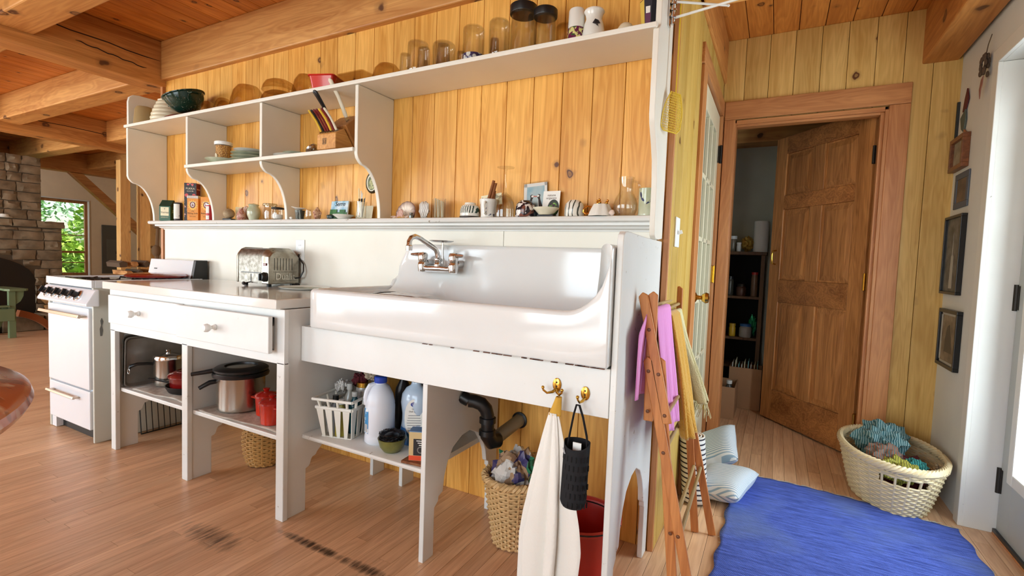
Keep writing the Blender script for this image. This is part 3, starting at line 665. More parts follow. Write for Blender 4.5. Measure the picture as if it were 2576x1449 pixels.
for bxx in (-1.18,-.90):
    for byy in (-.50,-.22):
        g = B()
        for k in range(4):
            a = k*PI/2+PI/4; g.tube([(bxx+.03*math.cos(a),byy+.03*math.sin(a),.893),(bxx+.11*math.cos(a),byy+.11*math.sin(a),.90),(bxx+.115*math.cos(a),byy+.115*math.sin(a),.883)],.006,6)
        g.tube([(bxx+.07*math.cos(t*PI/10),byy+.07*math.sin(t*PI/10),.897) for t in range(20)],.005,6,True)
        bu_ = obj('burner_grate', g, BLACK, st); obj('burner', B().lathe([(.04,.882),(.045,.888),(.03,.893),(.0001,.893)],(bxx,byy,0),20), IRON, bu_)
cp = [(-.630,.862),(-.650,.856),(-.690,.785),(-.690,.772),(-.630,.768)]
obj('control_panel', B().prism(cp,'x',-1.318,-.700), STW, st, smooth=0, bev=.006)
nrm = Vector((0,-.07,.04)).normalized(); nrm = Vector((0,-.871,.491))
for k in range(5):
    xk = -1.215+.094*k; c0 = Vector((xk,-.670,.820)); 
    M_ = Matrix.Translation(c0) @ Vector((0,0,1)).rotation_difference(nrm).to_matrix().to_4x4()
    kn = obj('control_knob', B().lathe([(.026,0),(.027,.006),(.022,.01),(.018,.012),(.016,.034),(.0001,.036)],n=20).add(bx(-.006,.006,-.017,.017,.03,.046)).tr(M_), BLACK, st, bev=.0)
    obj('bezel', B().ring([(.024,.0),(.030,.0),(.031,.005),(.027,.009),(.024,.006)],n=24).tr(M_), CHROME, kn)
    text('-/-'[k % 3], .012, c0+Vector((0,-.012,.030))*1.0+nrm*.004, XA, (0,.491,.871), INK, st)
ovd = obj('oven_door', bx(-1.292,-.782,-.650,-.626,.300,.752), STW, st, smooth=0, bev=.005)
HND = mat('brushed_handle',(196,176,156),.28,1)
obj('oven_handle', bx(-1.31,-.80,-.69,-.676,.700,.718).rx(R_(-18),(0,-.683,.709)).add(bx(-.83,-.80,-.68,-.650,.702,.712)).add(bx(-1.29,-1.26,-.68,-.650,.702,.712)), HND, ovd, smooth=0, bev=.002)
dfr = obj('drawer_front', bx(-1.292,-.782,-.648,-.626,.075,.290), STW, st, smooth=0, bev=.005)
obj('drawer_handle', bx(-1.25,-.90,-.682,-.669,.236,.250).rx(R_(-18),(0,-.675,.243)).add(bx(-.93,-.90,-.672,-.648,.238,.246)).add(bx(-1.24,-1.21,-.672,-.648,.238,.246)), HND, dfr, smooth=0, bev=.002)
obj('back_guard', B().prism([(-.125,.885),(-.115,.915),(-.095,1.022),(-.03,1.022),(-.03,.885)],'x',-1.31,-.79), STW, st, smooth=0, bev=.004)
obj('guard_end', B().prism([(-.13,.885),(-.118,.915),(-.098,1.026),(-.026,1.026),(-.026,.885)],'x',-.789,-.758), BLACK, st, smooth=0, bev=.004)
obj('badge', bx(-1.235,-1.205,-.1115,-.109,.955,.961), INK, st, smooth=0)
obj('griddle_lid', B().lathe([(.0001,.9),(.15,.9),(.165,.906),(.168,.914),(.15,.924),(.10,.928),(.0001,.93)],(-.93,-.24,.0105),36), mat('dark_red_enamel',(132,26,20),.15,coat=.5), None, label='dark red enamel lid lying on the stove burner', cat='lid')
# ------------------------------------------------------------------ items: helpers
def dia(x, w):                        # seen width on the wall plane -> true diameter of a round thing there
    return w*math.cos(math.atan2(2.5-x, 1.8))
def vessel(prof, t, inv=False, z0=0, h=None):
    """outer profile bottom->top, made hollow; inv turns it upside down"""
    inn = [(max(.0008,r-t), z) for r,z in prof]
    zb = prof[0][1]+t
    inn = [(r, max(z,zb)) for r,z in inn]
    p = [(.0001,prof[0][1])]+list(prof)+inn[::-1]+[(.0001,zb)]
    if inv:
        H = h if h else max(z for r,z in prof)
        p = [(r,H-z) for r,z in p]
    return [(r,z+z0) for r,z in p]
def rnd(name, label, cat, x, y, z, prof, m, t=.003, inv=False, group=None, n=32, hollow=True, sx=1, sy=1):
    p = vessel(prof,t,inv) if hollow else prof
    return obj(name, B().lathe(p,(x,y,z),n,sx=sx,sy=sy), m, None, smooth=40, label=label, cat=cat, group=group)
def jar(name, label, x, y, z, r, h, m=None, lid=None, lidh=.018, inv=False, neck=.82, fill=None, fillh=.5, group=None, cat='jar', ring=True):
    t = thing(name,label,cat,(x,y,z),group)
    hb = h-(lidh if lid else 0)
    pr = [(r*.86,0),(r*.97,.006),(r,.016),(r,hb*.72),(r*.97,hb*.78),(r*neck,hb*.87),(r*neck,hb)]
    obj('glass_body', B().lathe(vessel(pr,.003,inv),(x,y,z),28), m or GLASS, t, smooth=40)
    if lid: obj('lid', B().lathe([(.0001,0),(r*neck+.006,0),(r*neck+.007,.003),(r*neck+.007,lidh-.003),(r*neck+.004,lidh),(.0001,lidh)],(x,y,z+hb-.004),28), lid, t)
    elif ring and inv: obj('thread_rings', B().ring([(r*neck,.004),(r*neck+.002,.005),(r*neck+.002,.008),(r*neck,.009)],(x,y,z),28).ring([(r*neck,.014),(r*neck+.002,.015),(r*neck+.002,.018),(r*neck,.019)],(x,y,z),28), m or GLASS, t, kind='stuff')
    if fill: obj('contents', B().lathe([(.0001,.004),(r*.84,.004),(r*.94,.018),(r*.95,hb*fillh),(.0001,hb*fillh+.003)],(x,y,z),24), fill, t)
    return t
def cup_handle(x,y,z,r,h,ang,m,parent,rad=.005):
    c,s = math.cos(ang),math.sin(ang)
    pts = [(x+c*(r+d),y+s*(r+d),z+zz) for d,zz in ((-.002,h*.82),(.015,h*.86),(.027,h*.74),(.028,h*.5),(.02,h*.28),(-.004,h*.2))]
    return obj('handle', B().tube(pts,rad,8), m, parent)
CER = mat('white_ceramic', (236,232,222), .18, coat=.3, var=.03)
CERG = mat('pale_green_glaze', (206,210,186), .16, coat=.4, col2=(176,182,150), vs_=14)
SH = 1.8932; SM = 1.5932; SL = 1.2807
# ------------------------------------------------------------------ top shelf
rnd('food_cover','smoky tan plastic cover at the left end of the top shelf','cover',-1.215,-.175,SH,[(.062,0),(.060,.01),(.052,.105),(.042,.12),(.001,.124)],mat('tan_plastic',(168,142,98),.3),.002,hollow=False,n=12)
pr = [(.045,.0),(.06,.006)]+[(.062+.04*math.sin(k/17*PI/2)+(.0 if k % 3 else -.0045),.012+.142*k/17) for k in range(18)]+[(.107,.160)]
rnd('mixing_bowl','cream ribbed mixing bowl upside down on the top shelf','bowl',-1.035,-.118,SH,pr,mat('cream_stoneware',(226,212,180),.35,var=.06),.006,True)
rnd('serving_plate','brick red plate upside down beneath the green colander','plate',-.80,-.15,SH,[(.06,0),(.085,.012),(.10,.022),(.102,.025)],mat('brick_red_glaze',(158,78,58),.25),.004,True)
GRN = pattern('speckled_green_enamel',(14,52,42),(150,170,150),'noise',95,.66,.70,.12)
co = thing('colander','dark green speckled enamel colander tipped on the plate','colander',(-.76,-.13,1.92))
Mt = Matrix.Translation((-.765,-.135,1.945)) @ Matrix.Rotation(R_(-12),4,'Y') @ Matrix.Rotation(R_(14),4,'X')
pr = [(.035,0),(.06,.008),(.088,.035),(.104,.07),(.110,.095),(.118,.099),(.119,.103)]
obj('bowl', B().lathe(vessel(pr,.003),n=40).tr(Mt), GRN, co, smooth=45)
for s in (-1,1): obj('handle', B().tube([(s*.107,-.035,.08),(s*.13,-.03,.078),(s*.138,0,.077),(s*.13,.03,.078),(s*.107,.035,.08)],.005,8).tr(Mt), GRN, co)
sb = [(.02,0),(.03,.004),(.045,.02),(.055,.05),(.058,.075),(.06,.078)]
def bowl_prof(r,h): return [(r*.4,0),(r*.55,.004),(r*.78,h*.25),(r*.92,h*.6),(r*.98,h*.92),(r,h)]
for (x,y,r,h,lab) in ((-.545,-.15,.05,.085,'small smoked glass custard cup beside the green colander'),(-.425,-.13,.055,.095,'smoked glass cup second from the colander'),(-.20,-.125,.097,.138,'large smoked glass bowl upside down left of the two stacked bowls'),(-.315,-.19,.04,.05,'low clear glass dish in front of the large smoked bowl'),(.295,-.13,.075,.125,'smoked glass bowl behind the red plastic tub'),(.85,-.13,.075,.095,'smoked glass bowl upside down beside the glass loaf dish')):
    rnd('glass_bowl',lab,'bowl',x,y,SH,bowl_prof(r,h),AMBER,.003,True,'smoked glassware on the top shelf')
rnd('glass_bowl','wide smoked glass bowl at the bottom of a stack of two','bowl',.075,-.125,SH,bowl_prof(.10,.07),AMBER,.003,True,'smoked glassware on the top shelf')
rnd('glass_bowl','smoked glass bowl turned over on top of another bowl','bowl',.075,-.125,SH+.0715,bowl_prof(.09,.06),AMBER,.003,True,'smoked glassware on the top shelf')
def tub(x,y,z,w,d,h,fl,t=.003):
    def rr(w,d,r,zz,n=5):
        o = []
        for cx,cy,a0 in ((w/2-r,d/2-r,0),(-w/2+r,d/2-r,90),(-w/2+r,-d/2+r,180),(w/2-r,-d/2+r,270)):
            for k in range(n+1):
                a = R_(a0+90*k/n); o.append((x+cx+r*math.cos(a),y+cy+r*math.sin(a),z+zz))
        return o
    L_ = [rr(w,d,.012,0),rr(w+fl*2,d+fl*2,.014,h-.006),rr(w+fl*2+.012,d+fl*2+.012,.016,h-.005),rr(w+fl*2+.012,d+fl*2+.012,.016,h),rr(w+fl*2-t*2,d+fl*2-t*2,.012,h),rr(w-t*2,d-t*2,.01,t)]
    b = B(); n = len(L_[0])
    for l in L_: b.v += l
    for k in range(len(L_)-1):
        for i in range(n): b.f.append((k*n+i,k*n+(i+1) % n,(k+1)*n+(i+1) % n,(k+1)*n+i))
    b.f.append(tuple(range(n))[::-1]); b.f.append(tuple((len(L_)-1)*n+i for i in range(n))); return b
obj('plastic_tub', tub(.478,-.16,SH,.105,.085,.075,.012).rz(R_(20),(.478,-.16,0)), mat('red_plastic',(205,42,30),.25,coat=.3), None, label='red plastic tub among the glassware on the top shelf', cat='tub')
b = tub(0,0,0,.17,.10,.075,.016).tr(Matrix.Rotation(PI,4,'X')); b.mv(.655,-.13,SH+.075)
obj('loaf_dish', b, AMBER, None, label='smoked glass loaf dish upside down right of the red tub', cat='dish')
G = 'glass jars and tumblers on the top shelf'
def tumbler(x,y,r,h,lab): rnd('glass_tumbler',lab,'tumbler',x,y,SH,[(r*.8,0),(r*.84,.004),(r*.93,h*.6),(r,h)],GLASS,.0025,True,G)
tumbler(.957,-.13,.028,.125,'tall clear tumbler left of the first mason jar')
jar('mason_jar','clear mason jar upside down, leftmost of the jars',1.025,-.125,SH,.047,.165,inv=True,group=G)
tumbler(1.115,-.195,.030,.10,'clear tumbler in front between the two left mason jars')
jar('mason_jar','clear mason jar upside down, second from the left',1.15,-.10,SH,.050,.15,inv=True,group=G)
tumbler(1.215,-.19,.031,.10,'clear tumbler in front of the second mason jar')
tumbler(1.262,-.13,.02,.085,'short narrow glass before the jar of trinkets')
jar('mason_jar','tall jar upside down holding blue and white trinkets',1.322,-.125,SH,.046,.175,inv=True,group=G,fill=pattern('trinkets',(225,222,214),(52,44,92),'vor',45,.42,.5,.3),fillh=.35)
tumbler(1.392,-.07,.022,.14,'slim clear glass between two tall jars')
jar('mason_jar','clear jar upside down left of the black lidded jars',1.447,-.125,SH,.043,.178,inv=True,group=G)
jar('lidded_jar','biggest clear jar with a black screw lid',1.553,-.12,SH,.052,.222,lid=BLACK,lidh=.034,neck=.92,group=G)
jar('lidded_jar','smaller clear jar with a black screw lid',1.650,-.12,SH,.043,.188,lid=BLACK,lidh=.03,neck=.92,group=G)
jar('mason_jar','smoky jar upside down right of the lidded jars',1.718,-.075,SH,.038,.13,m=AMBER,inv=True,group=G)
FRU = pattern('fruit_transfer',(214,206,130),(98,34,66),'noise',40,.48,.52,.2,ink2=(58,84,48))
tc_ = thing('tall_cup','tall cream cup printed with fruit on the top shelf','cup',(1.782,-.12,SH))
obj('body', B().lathe(vessel([(.032,0),(.034,.005),(.031,.15),(.028,.156),(.02,.158)],.003),(1.782,-.12,SH),28), CER, tc_, smooth=40)
obj('printed_band', B().ring([(.0338,.012),(.0343,.012),(.0326,.085),(.0321,.085)],(1.782,-.12,SH),28), FRU, tc_)
pv = thing('ceramic_vase','white ceramic vase with dark bird and green rings','vase',(1.852,-.125,SH))
pr = [(.036,0),(.041,.01),(.042,.05),(.036,.085),(.029,.105),(.032,.122),(.038,.132),(.036,.137)]
obj('body', B().lathe(vessel(pr,.004),(1.852,-.125,SH),30), CER, pv, smooth=45)
for zz in (.016,.022): obj('green_ring', B().ring([(.0413,zz),(.0424,zz),(.0426,zz+.002),(.0413,zz+.002)],(1.852,-.125,SH),30), mat('green_glaze',(48,92,80),.2), pv)
def on_cyl(x,y,z,r,poly,a0,ex=.0006):
    b = B(); 
    for u,v in poly: a = a0+u/r; b.v.append((x+(r+ex)*math.cos(a),y+(r+ex)*math.sin(a),z+v))
    b.f = [tuple(range(len(poly)))]; return b
obj('bird_figure', on_cyl(1.852,-.125,SH,.0425,[(-.006,.075),(.004,.09),(.016,.086),(.024,.076),(.018,.074),(.010,.073),(.004,.072)],R_(-70)).add(on_cyl(1.852,-.125,SH,.0425,[(.006,.071),(.014,.064),(.012,.069),(.018,.062),(.014,.072)],R_(-70))), INK, pv, smooth=0)
rnd('small_bowl','small cream bowl upside down at the right of the top shelf','bowl',1.972,-.12,SH,bowl_prof(.038,.07),mat('cream_bowl',(222,206,176),.3),.003,True)
rnd('small_bowl','low beige bowl half hidden behind the painted tumbler','bowl',2.02,-.07,SH,bowl_prof(.03,.06),mat('beige_bowl',(196,170,130),.3),.003,True)
ft = thing('painted_tumbler','dark flared tumbler painted with snowy mountains at the shelf end','tumbler',(2.06,-.135,SH))
NAVY = pattern('night_sky_paint',(18,18,34),(220,220,214),'vor',70,.90,.93,.3)
def sq(r,z,x=2.06,y=-.135,n=8,ro=22): return [(x+r*math.cos(R_(ro+360*k/n)),y+r*math.sin(R_(ro+360*k/n)),z) for k in range(n)]
b = B(); L_ = [sq(.022,SH),sq(.036,SH+.12),sq(.033,SH+.12),sq(.020,SH+.006)]
for l in L_: b.v += l
for k in range(3):
    for i in range(8): b.f.append((k*8+i,k*8+(i+1) % 8,(k+1)*8+(i+1) % 8,(k+1)*8+i))
b.f += [tuple(range(8))[::-1], tuple(range(24,32))]
obj('body', b, NAVY, ft, smooth=0)
def facet(k,u0,u1,v0,v1):
    a0,a1 = sq(1,0)[k],sq(1,0)[(k+1) % 8]; o = []
    for u,v in ((u0,v0),(u1,v0),(u1,v1),(u0,v1)):
        r = .022+.014*v+.0006; p = [2.06+((a0[0]-2.06)*(1-u)+(a1[0]-2.06)*u)*r, -.135+((a0[1]+.135)*(1-u)+(a1[1]+.135)*u)*r, SH+.12*v]; o.append(tuple(p))
    q = B(); q.v = o; q.f = [(0,1,2,3)]; return q
obj('yellow_facet', facet(4,0,1,.02,.98), mat('yellow_paint',(222,186,84),.3), ft, smooth=0)
obj('purple_mountain', facet(5,.1,.9,.05,.6), mat('purple_paint',(88,34,70),.3), ft, smooth=0); obj('snow_cap', facet(5,.2,.8,.6,.78), CER, ft, smooth=0)
# ------------------------------------------------------------------ middle shelf
b0 = rnd('shallow_bowl','shallow pale bowl under the jar of grains','bowl',-.385,-.14,SM,[(.05,0),(.06,.006),(.095,.022),(.105,.03)],CERG,.004)
gj = jar('grain_jar','jar of golden grain with a white lid in the shallow bowl',-.395,-.145,SM+.0045,.042,.135,lid=WPLASTIC,lidh=.02,neck=.98,fill=pattern('grain',(226,176,92),(160,104,44),'vor',170,.4,.55,.6),fillh=.93)
obj('paper_label', on_cyl(-.395,-.145,SM,.0425,[(.016*math.cos(k*PI/8),.045+.02*math.sin(k*PI/8)) for k in range(16)],R_(-100)), mat('cream_paper',(222,208,176),.7), gj, smooth=0)
PLT = [(.045,0),(.055,.003),(.09,.012),(.1,.016)]
for k,(r,m) in enumerate(((.105,CERG),(.103,CERG),(.10,CERG),(.088,CER))):
    s = r/.1; rnd('dinner_plate',['pale green plate at the bottom of the plate stack','pale green plate second from the bottom of the stack','pale green plate third in the plate stack','white plate on top of the plate stack'][k],'plate',-.165+.004*(k % 2),-.13,SM+k*.0185,[(a*s,z) for a,z in PLT],m,.004,group='plates stacked on the middle shelf')
rnd('dinner_plate','cream plate lying alone left of the kitchen tools','plate',.20,-.13,SM,[(a*.98,z) for a,z in PLT],CER,.004)
rnd('dinner_plate','thin saucer on the lone cream plate','plate',.21,-.115,SM+.0165,[(a*.72,z) for a,z in PLT],CERG,.004)
ut = thing('tea_strainer','steel mesh strainer lying beside the knife block','strainer',(.33,-.14,SM))
obj('mesh_bowl', B().lathe(vessel([(.006,0),(.022,.004),(.032,.012),(.036,.02)],.002),n=20).tr(Matrix.Translation((.335,-.125,SM+.012)) @ Matrix.Rotation(R_(-50),4,'Y') @ Matrix.Translation((0,0,0))).mv(.02,0,.018), STEEL, ut, smooth=45)
obj('handle', B().tube([(.345,-.125,SM+.03),(.30,-.15,SM+.016),(.262,-.17,SM+.008),(.225,-.185,SM+.006)],[.004,.004,.006,.006],8), STEEL, ut)
rnd('bottle_stopper','small steel lid lying behind the strainer','lid',.40,-.12,SM,[(.03,0),(.032,.008),(.01,.016),(.006,.03),(.0001,.032)],STEEL,hollow=False)
# knife block
KB = wood('block_maple',(222,164,92),(184,122,58),'y',60,0,.4)
kb = thing('knife_block','tan wooden knife block with assorted knives on the middle shelf','knife block',(.59,-.13,SM))
kx0,kx1 = .482,.622
obj('base_block', B().prism([(-.215,SM+.012),(-.215,SM+.086),(-.160,SM+.118),(-.075,SM+.012)],'x',kx0,kx1-.012), KB, kb, smooth=0, bev=.004)
obj('main_block', B().prism([(-.072,SM+.008),(-.165,SM+.132),(-.075,SM+.205),(-.015,SM+.165),(-.015,SM+.008)],'x',kx0+.003,kx1), wood('block_maple_side',(198,134,70),(150,92,42),'z',60,0,.4), kb, smooth=0, bev=.004)
obj('foot', bx(kx0+.01,kx1-.02,-.20,-.10,SM,SM+.012), KB, kb, smooth=0)
em = B(); ex_, ez_ = .535,SM+.05
for a in ((-.012,-.010,-.014,.014),(.010,.012,-.014,.014),(-.012,.012,-.014,-.012),(-.012,.012,.012,.014)): em.box(ex_+a[0],ex_+a[1],-.2158,-.2152,ez_+a[2],ez_+a[3])
for s in (-1,1):
    em.add(disc((ex_+s*.004,-.2152,ez_+.008),XA,ZA,.0022,.0022)); em.add(quad((ex_+s*.004,-.2152,ez_+.001),(1,0,.0),ZA,.0022,.009)); em.add(quad((ex_+s*.003,-.2152,ez_-.006),(s*.5,0,1),(-1,0,s*.5),.009,.002)); em.add(quad((ex_+s*.006,-.2152,ez_-.006),(-s*.4,0,1),(-1,0,-s*.4),.009,.002)); em.add(quad((ex_+s*.006,-.2152,ez_+.001),(s*.8,0,.5),(-.5,0,s*.8),.008,.0018))
obj('twin_emblem', em, INK, kb, smooth=0)
def knife(x,y,z,L,m,lab,r=.009,ang=46,bol=False):
    k = thing('kitchen_knife',lab,'knife',(x,y,z),'knives in the wooden block')
    d = Vector((0,-math.cos(R_(ang)),math.sin(R_(ang)))); p = Vector((x,y,z)); nz = Vector((0,math.sin(R_(ang)),math.cos(R_(ang))))
    pts = [p+d*(L*t)+nz*(.006*math.sin(t*PI)) for t in (0,.06,.2,.5,.8,.95,1)]
    obj('handle', B().tube(pts,[r*.8,r,r*.92,r*.85,r,r*1.05,r*.5],10,flat=.62), m, k)
    obj('blade', bx(-.0008,.0008,-.012,.012,-.05,.0).tr(Matrix.Translation(p) @ Vector((0,0,1)).rotation_difference(d).to_matrix().to_4x4()), STEEL, k, smooth=0)
    if bol: obj('steel_spine', B().tube([p+d*(L*t)+nz*.007 for t in (.05,.5,1)],.0035,6), STEEL, k)
KY = mat('yellow_handle',(222,180,58),.35); KR = mat('maroon_handle',(110,22,24),.35); KW = mat('ivory_handle',(224,214,190),.35)
for i,(xo,m,lab) in enumerate(((.532,KY,'yellow handled paring knife at the left of the block'),(.548,BLACK,'short black handled knife beside the left yellow one'),(.566,KR,'dark red handled knife left of centre in the block'),(.584,KR,'dark red handled knife at the centre of the block'),(.602,KY,'yellow handled knife right of the dark red pair'),(.620,KR,'dark red handled knife between yellow and white'),(.637,KW,'white handled small knife at the right of the block'))):
    knife(xo-.043,-.197,SM+.104,.112,m,lab,.0075,48)
knife(.520,-.165,SM+.155,.16,BLACK,'long black handled chef knife at the top of the block',.013,50)
knife(.598,-.14,SM+.178,.185,KW,'long ivory handled knife with steel spine atop the block',.012,55,True)
# ------------------------------------------------------------------ ledge: groceries
CARD = mat('kraft',(176,134,84),.8)
def rb(x0,x1,y0,y1,z0,z1,ang): return bx(x0,x1,y0,y1,z0,z1).rz(R_(ang),((x0+x1)/2,(y0+y1)/2,0))
def fr_axes(ang):                      # front (-Y) and right (+X) face axes of a box turned by ang
    a = R_(ang); return Vector((math.cos(a),math.sin(a),0)), Vector((-math.sin(a),math.cos(a),0))
def boxface(cx,cy,w,d,ang,u,z,side):
    """point on a face: side f = front, r = right; u = offset along the face"""
    A,Bv = fr_axes(ang); c = Vector((cx,cy,0))
    p = c+(A*u-Bv*(d/2) if side == 'f' else A*(w/2)+Bv*u); p.z = z; return p
def face_text(s,size,box,u,z,side,m,parent,**k):
    cx,cy,w,d,ang = box; A,Bv = fr_axes(ang)
    return text(s,size,boxface(cx,cy,w,d,ang,u,z,side),A if side == 'f' else Bv,ZA,m,parent,**k)
def face_quad(box,u,z,side,w_,h_,ex=.0004):
    cx,cy,w,d,ang = box; A,Bv = fr_axes(ang); return quad(boxface(cx,cy,w,d,ang,u,z,side),A if side == 'f' else Bv,ZA,w_,h_,ex)
def face_disc(box,u,z,side,rx,ry,ex=.0004):
    cx,cy,w,d,ang = box; A,Bv = fr_axes(ang); return disc(boxface(cx,cy,w,d,ang,u,z,side),A if side == 'f' else Bv,ZA,rx,ry,24,ex)
CREAMP = mat('cream_print',(236,226,190),.6); WHITEP = mat('white_print',(240,238,232),.6); GREENP = mat('pale_leaf_print',(176,206,150),.6)
# green tea box
TB = (-1.155,-.062,.075,.072,30)
tb = thing('tea_box','dark green tea carton with open gable top on the ledge','box',(TB[0],TB[1],SL))
tg = mat('tea_green',(20,84,52),.45)
obj('carton', rb(TB[0]-.0375,TB[0]+.0375,TB[1]-.036,TB[1]+.036,SL,SL+.098,30), tg, tb, smooth=0, bev=.002)
g = B().prism([(-.036,0),(.036,0),(.004,.042),(-.004,.042)],'x',-.0375,.0375).tr(Matrix.Translation((TB[0],TB[1],SL+.0985)) @ Matrix.Rotation(R_(30),4,'Z'))
obj('gable_flap', g, mat('dark_green',(14,50,34),.5), tb, smooth=0)
obj('front_panel', face_quad(TB,0,SL+.062,'f',.054,.058), CREAMP, tb, smooth=0)
face_text('Yorrea',.018,TB,0,SL+.055,'f',INK,tb,ex=.001); face_text('PEPPERMINT',.009,TB,0,SL+.022,'f',CREAMP,tb,ex=.0008); face_text('Y',.016,TB,0,SL+.078,'f',INK,tb,ex=.001)
lf = B()
for k in range(26):
    a = random.uniform(.2,2.9); r = random.uniform(.008,.03)
    lf.add(face_disc(TB,.004+r*math.cos(a),SL+.048+r*math.sin(a),'r',.0035,.0022))
lf.add(face_quad(TB,.002,SL+.03,'r',.004,.05))
obj('printed_tree', lf, GREENP, tb, smooth=0, kind='stuff')
# maroon and charcoal tall box
RBx = (-.90,-.045,.075,.05,35)
rbx = thing('tea_box','tall box with a dark patterned front and maroon side','box',(RBx[0],RBx[1],SL))
obj('carton', rb(RBx[0]-.0375,RBx[0]+.0375,RBx[1]-.025,RBx[1]+.025,SL,SL+.245,35), mat('maroon_card',(110,30,34),.5), rbx, smooth=0, bev=.0015)
obj('front_panel', face_quad(RBx,0,SL+.1225,'f',.074,.243), pattern('charcoal_print',(38,34,42),(196,150,140),'vor',75,.80,.84,.5,ink2=(44,36,46)), rbx, smooth=0)
for uu in (-.022,.022): obj('red_blossom', face_disc(RBx,uu,SL+.165,'f',.011,.011,.001).add(face_disc(RBx,uu*.6,SL+.235,'f',.008,.006,.001)), mat('coral_print',(214,84,84),.5), rbx, smooth=0)
face_text('PUKKA',.017,RBx,0,SL+.208,'f',CREAMP,rbx,ex=.0012); face_text('herbal tea',.010,RBx,0,SL+.192,'f',CREAMP,rbx,ex=.0012)
for k in (-1,0,1): obj('round_seal', face_disc(RBx,k*.013,SL+.205,'r',.0055,.0055,.0008), mat('pink_seal',(206,150,130),.5), rbx, smooth=0)
# salt shaker canister
sc_ = thing('salt_grinder','black capped glass grinder with a white label on the ledge','grinder',(-1.0,-.085,SL))
obj('body', B().lathe([(.0001,0),(.024,0),(.026,.004),(.026,.11),(.022,.118),(.0001,.118)],(-1.0,-.078,SL),24), mat('dark_grey',(52,50,52),.35), sc_)
obj('label_band', on_cyl(-1.0,-.078,SL,.0262,[(u*.0262,v) for u in () for v in ()]+[(.0262*R_(-42+12*k),.012) for k in range(9)]+[(.0262*R_(54-12*k),.108) for k in range(9)],R_(-68)), pattern('speckle_label',(232,230,218),(90,96,84),'vor',120,.86,.9,.5), sc_, smooth=0)
text('OSTAIN',.012,(-1.0-.0150,-.078-.0219,SL+.052),(0,0,1),(-.82,.57,0),WHITEP,sc_,ex=.001)
# baking soda boxes
ORG = mat('soda_orange',(232,150,52),.5); ORY = mat('soda_yellow',(246,200,92),.5)
def soda(cx,cy,ang,lab,top):
    bxs = (cx,cy,.068,.042,ang)
    t = thing('baking_soda_box',lab,'box',(cx,cy,SL),'baking soda boxes')
    obj('carton', rb(cx-.034,cx+.034,cy-.021,cy+.021,SL,SL+.15,ang), ORG, t, smooth=0, bev=.0015)
    if top: obj('foil_top', rb(cx-.0345,cx+.0345,cy-.0215,cy+.0215,SL+.138,SL+.158,ang), STEEL, t, smooth=0, bev=.002)
    ray = B(); A,Bv = fr_axes(ang); c = boxface(*bxs,0,SL+.095,'f'); N_ = -Bv*.0004
    for k in range(14):
        a0 = 2*PI*k/14; m_ = len(ray.v)
        for (rr_,aa) in ((.022,a0-.12),(.033,a0),(.022,a0+.12)): ray.v.append(tuple(c+A*rr_*math.cos(aa)+Vector((0,0,rr_*1.15*math.sin(aa)))+N_))
        ray.f.append((m_,m_+1,m_+2))
    ray.add(face_disc(bxs,0,SL+.095,'f',.024,.028,.0003)); obj('sunburst', ray, ORY, t, smooth=0, kind='stuff')
    obj('round_emblem', face_disc(bxs,0,SL+.098,'f',.017,.021,.0008), mat('maroon_ring',(124,44,44),.5), t, smooth=0); obj('emblem_disc', face_disc(bxs,0,SL+.098,'f',.011,.014,.0012), WHITEP, t, smooth=0)
    em = B().add(face_quad(bxs,-.003,SL+.096,'f',.004,.013,.0016)).add(face_quad(bxs,.001,SL+.092,'f',.009,.004,.0016)).add(face_disc(bxs,.004,SL+.097,'f',.003,.004,.0016)).add(face_quad(bxs,-.001,SL+.104,'f',.003,.007,.0016))
    obj('arm_emblem', em, mat('maroon_ring',(124,44,44)), t, smooth=0)
    face_text('ARM & HAMMER',.0062,bxs,0,SL+.115,'f',WHITEP,t,ex=.0015); face_text('PURE',.008,bxs,0,SL+.058,'f',INK,t,ex=.0008); face_text('Baking Soda',.0128,bxs,0,SL+.045,'f',INK,t,ex=.0008)
    obj('rule', face_quad(bxs,0,SL+.034,'f',.056,.001), INK, t, smooth=0); face_text('NEW LOOK',.007,bxs,0,SL+.024,'f',INK,t,ex=.0008)
soda(-.815,-.078,33,'orange baking soda box with silver top at the front of the ledge',True)
soda(-.725,-.045,33,'orange baking soda box half hidden behind the front one',False)
rc = thing('spice_can','small red and white can beside the shelf divider','can',(-.668,-.068,SL))
obj('body', B().lathe([(.0001,0),(.020,0),(.020,.098),(.0001,.098)],(-.668,-.068,SL),20), mat('can_red',(186,36,44),.35), rc)
obj('paper_label', on_cyl(-.668,-.068,SL,.0203,[(.02*R_(-30+12*k),.045) for k in range(6)]+[(.02*R_(30-12*k),.088) for k in range(6)],R_(-66)).add(on_cyl(-.668,-.068,SL,.0203,[(.02*R_(-30+12*k),.006) for k in range(6)]+[(.02*R_(30-12*k),.03) for k in range(6)],R_(-66))), WHITEP, rc, smooth=0)
obj('rim', B().ring([(.019,.096),(.021,.096),(.021,.1),(.019,.1)],(-.668,-.068,SL),20), STEEL, rc)
